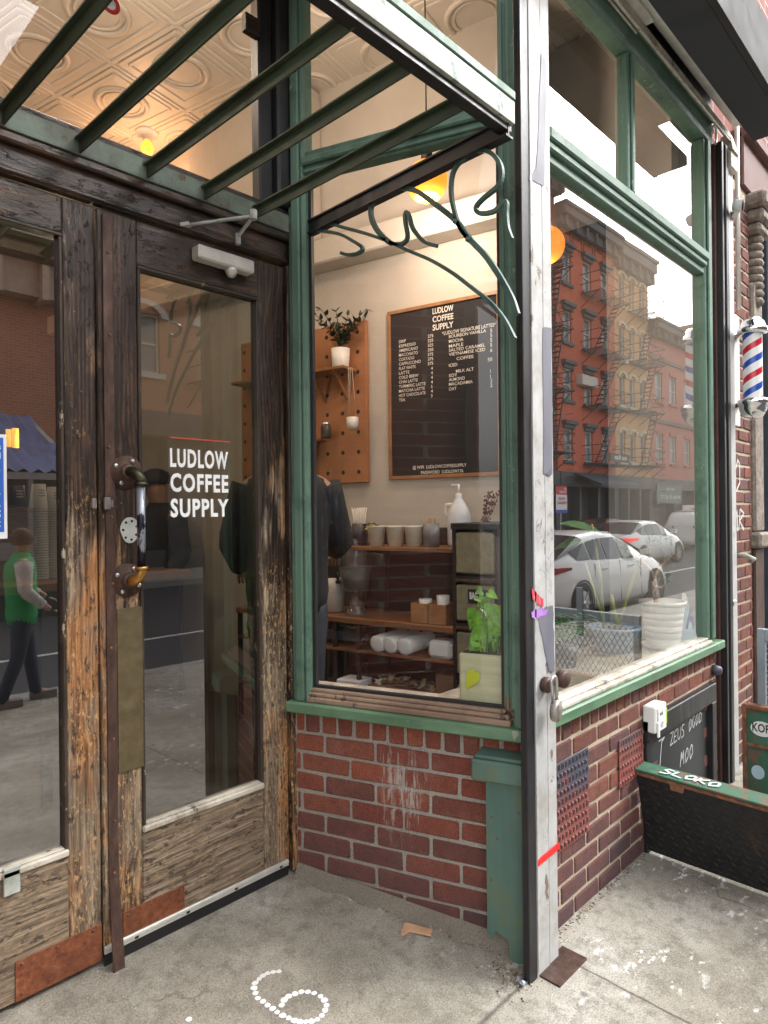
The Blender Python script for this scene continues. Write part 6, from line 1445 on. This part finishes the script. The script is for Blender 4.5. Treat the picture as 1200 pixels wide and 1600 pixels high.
def fire_escape(b, xa, xb, levels, top=None, mat=None):
    mat = mat or M['iron_far']; dy = 1.05
    for i, z in enumerate(levels):
        mb = MB()
        for k in range(7): y = YO + .12 + k * (dy - .12) / 6; mb.box(xa, xb, y - .02, y + .02, z - .03, z)
        for x in (xa, (xa + xb) / 2, xb): mb.bar((x, YO + .02, z - .03), (x, YO + dy, z - .03), .04, .04); mb.bar((x, YO + .02, z - .75), (x, YO + dy * .9, z - .05), .03, .03)
        for zz in (.45, .95):
            mb.bar((xa, YO + dy, z + zz), (xb, YO + dy, z + zz), .03, .03); mb.bar((xa, YO, z + zz), (xa, YO + dy, z + zz), .03, .03); mb.bar((xb, YO, z + zz), (xb, YO + dy, z + zz), .03, .03)
        n = 5
        for k in range(n + 1): x = xa + (xb - xa) * k / n; mb.bar((x, YO + dy, z), (x, YO + dy, z + .95), .025, .025)
        xm = (xa + xb) / 2
        for s in (0, 1):
            u, v = (xa, xm) if s == 0 else (xm, xb)
            mb.bar((u, YO + dy, z), (v, YO + dy, z + .95), .018, .018); mb.bar((v, YO + dy, z), (u, YO + dy, z + .95), .018, .018)
        mb.build('fire_escape_balcony', mat, b)
        if i < len(levels) - 1:
            z2 = levels[i + 1]; mb = MB(); x_0, x_1 = (xa + .5, xb - .6)
            for y in (YO + .45, YO + .85): mb.bar((x_0, y, z), (x_1, y, z2), .035, .06)
            n = 11
            for k in range(n): f = (k + .5) / n; mb.box(x_0 + (x_1 - x_0) * f - .09, x_0 + (x_1 - x_0) * f + .09, YO + .45, YO + .85, z + (z2 - z) * f - .012, z + (z2 - z) * f + .012)
            mb.build('fire_escape_stair', mat, b)
    mb = MB(); z = levels[0]
    for y in (YO + .95, YO + 1.3): mb.bar((xb - .7, y, z - 2.6), (xb - .7, y, z + 2.7), .035, .035)
    for k in range(14): mb.bar((xb - .7, YO + .95, z - 2.5 + k * .33), (xb - .7, YO + 1.3, z - 2.5 + k * .33), .02, .02)
    mb.build('drop_ladder', mat, b)
def wall_brick(name, c1, c2, mo):
    t = NT(name); bk = t.n('TexBrick', Vector=t.n('CombineXYZ', X=t.math('ADD', t.sep()['X'], t.sep()['Y']), Y=t.sep()['Z']).outputs[0], Scale=1, **{'Brick_Width': .21, 'Row_Height': .075, 'Mortar_Size': .008, 'Color1': (*c1, 1), 'Color2': (*c2, 1), 'Mortar': (*mo, 1)})
    nf = t.noise(.5, 5, .6); return t.set(t.mix(t.ramp(nf, [(.35, .0), (.75, .35)]), bk.outputs['Color'], tuple(x * .6 for x in c1)), .9)
WB = wall_brick
rows5 = [4.06, 7.11, 10.06, 13.05]
B = []
B.append(tenement('low brick building with a heavy beige cornice opposite the left door', -8, 7.4, 9.3, WB('brick_b1', (.42, .18, .11), (.34, .14, .09), (.4, .3, .22)), [-5, -2, 1, 3.0], [4.9], 1.3, 1.9, 'flat', plain('beige_cornice', (.42, .34, .27), .8), M['stone_pale'], cor_h=2.2, cor_o=.9))
B.append(tenement('orange-brown brick tenement with white arched lintels opposite the right door', 7.42, 14.2, 17.5, WB('brick_b2', (.46, .21, .12), (.38, .17, .10), (.4, .28, .2)), [8.9, 11.25, 13.1], [5.7, 8.9, 12.1], 1.05, 1.75, 'arch', M['lintel_grey'], plain('white_lintel', (.62, .6, .55), .8), shop_z=4.6))
fire_escape(B[-1], 10.3, 13.7, [5.55, 8.75, 11.95])
B.append(tenement('grey-brown plain tenement between the orange one and the corner one', 14.22, 21.3, 16.5, WB('brick_b3', (.26, .14, .10), (.20, .11, .08), (.28, .22, .18)), [15.7, 17.8, 19.9], rows5[:3] + [12.6], 1.0, 1.75, 'flat', M['lintel_grey'], M['stone_pale']))
B.append(tenement('tall dark red tenement with pale arched lintels and black cornice', 21.32, 29.35, 18.4, WB('brick_b4', (.24, .065, .04), (.20, .055, .035), (.22, .1, .08)), [22.8, 24.6, 26.5, 28.3], [4.6, 7.6, 10.6, 13.6], .95, 1.75, 'arch', plain('black_cornice', (.05, .055, .07), .7), M['stone_pale'], cor_h=1.4, cor_o=.9))
fire_escape(B[-1], 27.2, 29.2, [4.3, 7.3, 10.3, 13.3])
red = WB('brick_red', (.60, .15, .08), (.54, .13, .07), (.45, .12, .08))
B.append(tenement('bright red brick tenement with slate window hoods and black fire escape', 29.4, 35.85, 16.7, red, [30.5, 32.65, 34.65], [4.06, 7.11, 10.06, 13.05], .88, 1.62, 'hood', M['lintel_grey'], M['lintel_grey'], cor_h=1.0))
fire_escape(B[-1], 31.9, 35.5, [3.95, 6.95, 9.9, 12.85])
mb = MB()
for k in range(5):
    a = 29.9 + k * 1.2
    for (p, q, r, s) in ((a, a + 1.0, 15.55, 15.6), (a, a + 1.0, 15.0, 15.05), (a, a + .05, 15.05, 15.55), (a + .95, a + 1.0, 15.05, 15.55)): mb.box(p, q, YO + .001, YO + .03, r, s)
mb.build('frieze_panel', plain('dark_red_trim', (.22, .04, .025), .8), B[-1])
mb = MB()
for k in range(8): mb.bar((30 + k * .75, YO - .4, 16.75), (30 + k * .75, YO - .4, 17.7), .03, .03)
mb.bar((30, YO - .4, 17.7), (35.3, YO - .4, 17.7), .03, .03); mb.bar((31, YO - .4, 16.75), (31, YO - .4, 18.6), .03, .03); mb.build('roof_railing', M['iron_far'], B[-1])
MB().box(31.4, 33.1, YO - .35, YO + .35, 8.0, 8.55, .03).box(30.7, 30.71, YO, YO, 8, 8.1).build('air_conditioner', M['win_frame'], B[-1])
sg = MB().box(32.75, 35.1, YO + 1.08, YO + 1.14, 4.08, 4.50).build('shop_sign', plain('sign_black', (.012, .012, .014), .5), B[-1])
text('sign_words', 'no fun', (34.75, YO + 1.145, 4.20), (-1, 0, 0), UP, .24, M['white_plastic'], B[-1], width=1.45, bold=.03)
MB().hexa([(30.8, YO + 1.6, 2.75), (35.6, YO + 1.6, 2.75), (35.6, YO + .2, 3.35), (30.8, YO + .2, 3.35), (30.8, YO + 1.6, 2.85), (35.6, YO + 1.6, 2.85), (35.6, YO + .2, 3.45), (30.8, YO + .2, 3.45)]).build('awning', plain('navy_awning', (.05, .06, .08), .7), B[-1])
tan = WB('brick_tan', (.66, .38, .18), (.60, .34, .16), (.55, .38, .22))
B.append(tenement('ochre tan brick tenement with cream arched lintels', 35.87, 40.6, 16.6, tan, [36.8, 38.2, 39.6], [4.3, 7.55, 10.0 + .4, 12.0 + 1.3], .72, 1.7, 'arch', plain('grey_cornice', (.16, .16, .16), .8), plain('cream_trim', (.58, .52, .38), .8), band=[4.0, 7.2, 10.1], cor_h=1.3))
fire_escape(B[-1], 37.6, 40.4, [4.1, 7.3, 10.2, 13.1])
MB().box(36.6, 37.1, YO - .2, YO + .3, 9.9, 10.3, .03).build('air_conditioner', M['win_frame'], B[-1])
B.append(tenement('pinkish red tenement with raised brick panels beyond the ochre one', 40.62, 52, 13.2, WB('brick_pink', (.48, .19, .15), (.43, .17, .13), (.46, .18, .14)), [42.2, 44.4, 47, 49.4], [4.5, 8.4], 1.1, 1.8, 'flat', plain('grey_cornice2', (.14, .13, .13), .8), plain('pink_trim', (.40, .13, .09), .8), band=[7.0, 10.9]))
gs = MB().box(41.0, 45.2, YO + .16, YO + .24, 1.9, 3.1).build('shop_sign', plain('green_grey_sign', (.12, .16, .15), .6), B[-1])
text('sign_words', 'september', (43.9, YO + .25, 2.75), (-1, 0, 0), UP, .20, M['white_plastic'], B[-1], width=1.4)
text('sign_words', 'wines & spirits', (44.9, YO + .25, 2.2), (-1, 0, 0), UP, .32, M['white_plastic'], B[-1], width=3.4)
MB().box(45.4, 51.5, YO + .16, YO + .24, 1.0, 1.8).build('shop_sign', M['win_frame'], B[-1])
text('sign_words', 'GRo', (48.0, YO + .25, 1.2), (-1, 0, 0), UP, .4, plain('sign_red', (.5, .03, .03), .5), B[-1], width=1.6, bold=.04)
B.append(tenement('far brown tenement at the end of the visible row', 52.02, 66, 15.5, WB('brick_b8', (.30, .16, .1), (.26, .13, .09), (.3, .2, .16)), [54, 57, 60, 63], rows5[:3] + [12.5], 1.1, 1.7, 'flat', M['lintel_grey'], M['stone_pale']))
# parking sign on a pole
ps = thing('parking_sign', 'parking rules sign with red, white and blue panels on a steel pole across the road', 'street sign', (20.5, -9.9, -.1))
X_, Y_ = 24.6, -12.4
s_x = 0
ps.location = (X_, Y_, -.1)
MB().tube([(X_, Y_ - .05, -.1), (X_, Y_ - .05, 2.5)], .035, 8).build('pole', M['galv'], ps)
MB().box(X_ - .45, X_ + .45, Y_ + .0, Y_ + .01, 1.45, 2.55).build('sign_panel', M['white_plastic'], ps)
MB().box(X_ - .45, X_ + .45, Y_ + .011, Y_ + .015, 2.2, 2.55).build('red_panel', plain('sign_red2', (.5, .03, .04), .5), ps)
MB().box(X_ - .45, X_ + .45, Y_ + .011, Y_ + .015, 1.45, 1.58).build('blue_panel', plain('sign_blue', (.03, .08, .4), .5), ps)
text('sign_words', '1 HOUR\nPARKING', (X_ + .38, Y_ + .016, 1.98), (-1, 0, 0), UP, .12, plain('sign_red3', (.5, .03, .04), .5), ps, width=.72, bold=.02)
text('sign_words', 'NO\nSTANDING', (X_ + .38, Y_ + .016, 2.40), (-1, 0, 0), UP, .09, M['white_plastic'], ps, width=.55, bold=.02)
# outdoor dining shed with corrugated roof, opposite the left door
sh = thing('dining_shed', 'outdoor dining shed with sloping blue corrugated roofs on grey beams across the road', 'shed', (5, -10.5, -.25))
M['corr'] = plain('blue_corrugated', (.16, .19, .36), .35, .2, .25, 3)
def corrugated(x0, x1, y0, z0, y1, z1):
    mb = MB(); n = int((x1 - x0) / .06); prev = None
    for i in range(n + 1):
        x = x0 + (x1 - x0) * i / n; dz = .035 * math.sin(i * math.pi / 2); a = mb.bm.verts.new((x, y0, z0 + dz)); b_ = mb.bm.verts.new((x, y1, z1 + dz))
        if prev: mb.bm.faces.new((prev[0], a, b_, prev[1]))
        prev = (a, b_)
    return mb
corrugated(-1, 4.9, -9.4, 2.35, -10.8, 3.0).build('roof_sheet', M['corr'], sh); corrugated(-1, 4.9, -10.9, 2.95, -12.2, 3.7).build('roof_sheet', M['corr'], sh)
mb = MB()
for x in (-.8, 2, 4.8): mb.box(x, x + .1, -9.5, -9.4, -.25, 2.35); mb.box(x, x + .1, -12.2, -12.1, -.25, 3.6); mb.bar((x + .05, -9.4, 2.3), (x + .05, -12.2, 3.6), .1, .12)
mb.box(-1, 4.9, -9.5, -9.4, 2.2, 2.32); mb.box(-1, 4.9, -12.2, -12.1, 2.8, 2.9); mb.box(-1, 4.9, -12.25, -12.2, -.25, 1.0)
mb.build('frame', plain('shed_grey', (.3, .3, .31), .7), sh); MB().box(-1, 4.9, -9.5, -9.4, -.25, .8).build('planter_wall', plain('shed_green', (.06, .08, .07), .8), sh)
# ---------------------------------------------------------------- cars
def sedan(label, loc, rz, paint, group, L=4.85, Wd=1.84, Hh=1.44, suv=False):
    c = thing('parked_car' if not suv else 'parked_car', label, 'car', (0, 0, 0), group)
    # stations: x, half width low, half width belt, z bottom, z belt, z roof (0 = no cabin), roof half width
    if not suv:
        S = [(0, .62, .60, .42, .70, .72), (.06, .80, .78, .26, .93, .96), (.35, .88, .84, .20, 1.00, 1.04), (.85, .92, .88, .18, 1.01, 1.16), (1.35, .92, .89, .17, .99, 1.36), (1.9, .92, .90, .17, .96, 1.44), (2.5, .92, .90, .17, .94, 1.43), (3.0, .92, .89, .17, .92, 1.28), (3.45, .92, .87, .18, .90, .98), (4.0, .90, .84, .20, .84, .88), (4.5, .84, .76, .24, .72, .76), (4.78, .70, .62, .34, .60, .62), (4.85, .55, .5, .42, .52, .53)]
    else:
        S = [(0, .74, .72, .45, .95, 1.0), (.06, .86, .84, .30, 1.05, 1.45), (.35, .92, .88, .24, 1.08, 1.66), (.9, .94, .90, .22, 1.08, 1.72), (1.5, .94, .90, .22, 1.07, 1.74), (2.2, .94, .90, .22, 1.06, 1.73), (2.8, .94, .90, .22, 1.05, 1.64), (3.3, .94, .89, .22, 1.04, 1.30), (3.6, .94, .88, .23, 1.03, 1.08), (4.1, .92, .86, .25, .98, 1.02), (4.5, .86, .8, .3, .88, .92), (4.75, .74, .68, .4, .72, .75), (4.8, .6, .56, .5, .62, .64)]
    body = MB(); glass = MB()
    def ring(st):
        x, wl, wb, zb_, zl, zr = st; tall = zr - zl > .12; wr = wb * (.74 if tall else .9)
        pts = [(0, zb_), (wl * .9, zb_), (wl, zb_ + .12), (wl * 1.0, (zb_ + zl) * .5), (wb, zl - .05), (wb * .965, zl), (wr + (wb - wr) * .18 if tall else wb * .94, zl + (zr - zl) * .82), (wr * .92, zr - .01), (wr * .5, zr + .01), (0, zr + .015)]
        return [(x, s_ * y, z) for s_ in (1,) for y, z in pts]
    def Rz(p): x, y, z = p; cx, sx = math.cos(rz), math.sin(rz); return Vector((loc[0] + x * cx - y * sx, loc[1] + x * sx + y * cx, loc[2] + z))
    rings = [ring(s_) for s_ in S]
    for sgn in (1, -1):
        vb = [[body.bm.verts.new(Rz((p[0], p[1] * sgn, p[2]))) for p in r] for r in rings]; vg = [[Rz((p[0], p[1] * sgn * 1.004, p[2] + .001)) for p in r] for r in rings]
        for i in range(len(rings) - 1):
            for k in range(9):
                f = body.bm.faces.new((vb[i][k], vb[i][k + 1], vb[i + 1][k + 1], vb[i + 1][k])); f.smooth = True
            ta = S[i][5] - S[i][4]; tb = S[i + 1][5] - S[i + 1][4]
            if ta > .1 and tb > .1:
                q = [vg[i][5], vg[i][6], vg[i + 1][6], vg[i + 1][5]]
                m_ = sum(q, Vector()) / 4; q = [m_ + (v - m_) * .90 for v in q]; o_ = Vector((-math.sin(rz), math.cos(rz), 0)) * sgn * .012; glass.poly([v + o_ for v in q])
        # ends
        body.bm.faces.new(vb[0]); body.bm.faces.new(vb[-1])
        # rear and front screens
        scr = ((2, 4), (7, 9)) if not suv else ((0, 2), (6, 8))
        for a_, b_ in scr:
            A = [vg[a_][k] for k in (6, 7, 8, 9)] if True else []
            B2 = [vg[b_][k] for k in (6, 7, 8, 9)]
            for k in range(3):
                q = [A[k], A[k + 1], B2[k + 1], B2[k]]; glass.poly([v + UP * .02 for v in q])
    body.build('body', paint, c); glass.build('window', plain('car_glass', (.03, .035, .04), .05), c)
    for xw in (.98, 3.83):
        for s_ in (1, -1):
            cc_ = Rz((xw, s_ * (Wd / 2 - .01), .33)); ax = Vector((-math.sin(rz) * s_, math.cos(rz) * s_, 0))
            w = MB().lathe([(.20, .02), (.315, .02), (.335, 0), (.335, -.18), (0, -.18)], cc_, 28, ax).build('wheel', M['rubber'], c)
            rm = MB().lathe([(.225, .024), (.21, -.01), (.05, -.01), (.045, .03), (0, .032)], cc_, 24, ax)
            for k in range(7):
                an = k * 2 * math.pi / 7; e1 = ax.cross(UP).normalized(); d_ = e1 * math.cos(an) + UP * math.sin(an); rm.bar(cc_ + d_ * .03 + ax * .02, cc_ + d_ * .22 + ax * .02, .035, .012, up=ax)
            rm.build('rim', M['steel'], w)
            ar = MB().lathe([(.37, .0), (.355, .01), (.355, -.16), (.37, -.16)], cc_ + ax * .014, 28, ax).build('wheel_arch', M['rubber'], c)
    tl = M['taillight'];
    for s_ in (1, -1):
        zt = .80 if not suv else .95
        MB().hexa([Rz((-.015, s_ * .42, zt)), Rz((.06, s_ * .82, zt)), Rz((.20, s_ * .70, zt)), Rz((.15, s_ * .42, zt)), Rz((-.01, s_ * .42, zt + .11)), Rz((.07, s_ * .82, zt + .13)), Rz((.20, s_ * .70, zt + .13)), Rz((.15, s_ * .42, zt + .11))]).hexa([Rz((.06, s_ * .82, zt)), Rz((.62, s_ * .928, zt + .085)), Rz((.60, s_ * .80, zt + .085)), Rz((.20, s_ * .70, zt)), Rz((.07, s_ * .82, zt + .13)), Rz((.62, s_ * .925, zt + .12)), Rz((.60, s_ * .80, zt + .12)), Rz((.20, s_ * .70, zt + .13))]).build('taillight', tl, c)
        MB().box(0, .01, 0, .01, 0, .01).build('x', tl, c) if False else None
        for xh in (1.75, 2.75): MB().bar(Rz((xh - .08, s_ * .915, .82)), Rz((xh + .1, s_ * .915, .82)), .02, .03).build('door_handle', M['chrome'], c)
        MB().hexa([Rz((3.15, s_ * .90, .98)), Rz((3.3, s_ * .90, .98)), Rz((3.3, s_ * 1.07, 1.0)), Rz((3.15, s_ * 1.07, 1.0)), Rz((3.15, s_ * .90, 1.08)), Rz((3.3, s_ * .90, 1.08)), Rz((3.3, s_ * 1.07, 1.12)), Rz((3.15, s_ * 1.07, 1.12))], .01).build('wing_mirror', paint, c)
    dl = MB()
    for x in (1.42, 2.35, 3.2):
        for s_ in (1, -1): dl.bar(Rz((x, s_ * .925, .26)), Rz((x, s_ * .90, .93)), .006, .008)
    dl.build('door_gap', M['rubber'], c)
    MB().bar(Rz((-.01, -.26, .62)), Rz((-.01, .26, .62)), .01, .13).build('number_plate', M['white_plastic'], c)
    return c
M['car_white'] = plain('pearl_white_paint', (.72, .72, .70), .22, 0, .03, Coat_Weight=.6)
M['taillight'] = plain('red_lens', (.30, .01, .015), .15)
sedan('pearl white sedan parked at the near kerb, nearest of the reflected cars', (8.65, -4.62, -.25), 0, M['car_white'], 'white cars on the street')
brk = M['taillight']; M['taillight'] = emis('lit_brake_lens', (.9, .03, .02), .35)
sedan('white sedan with its brake lights lit in the driving lane', (19.3, -8.1, -.25), 0, M['car_white'], 'white cars on the street')
M['taillight'] = brk
sedan('tall white SUV farther down the street', (29.5, -9.3, -.25), 0, M['car_white'], 'white cars on the street', suv=True)
sedan('dark parked sedan under the fire escapes at the far kerb', (24.5, -11.6, -.25), 0, plain('dark_maroon_paint', (.06, .02, .02), .2), 'parked cars at the far kerb')
sedan('grey parked sedan at the far kerb opposite the doors', (11.5, -11.6, -.25), 0, plain('grey_car_paint', (.2, .2, .21), .25), 'parked cars at the far kerb')
# fire-escape railing and bins are kept to what the glass shows
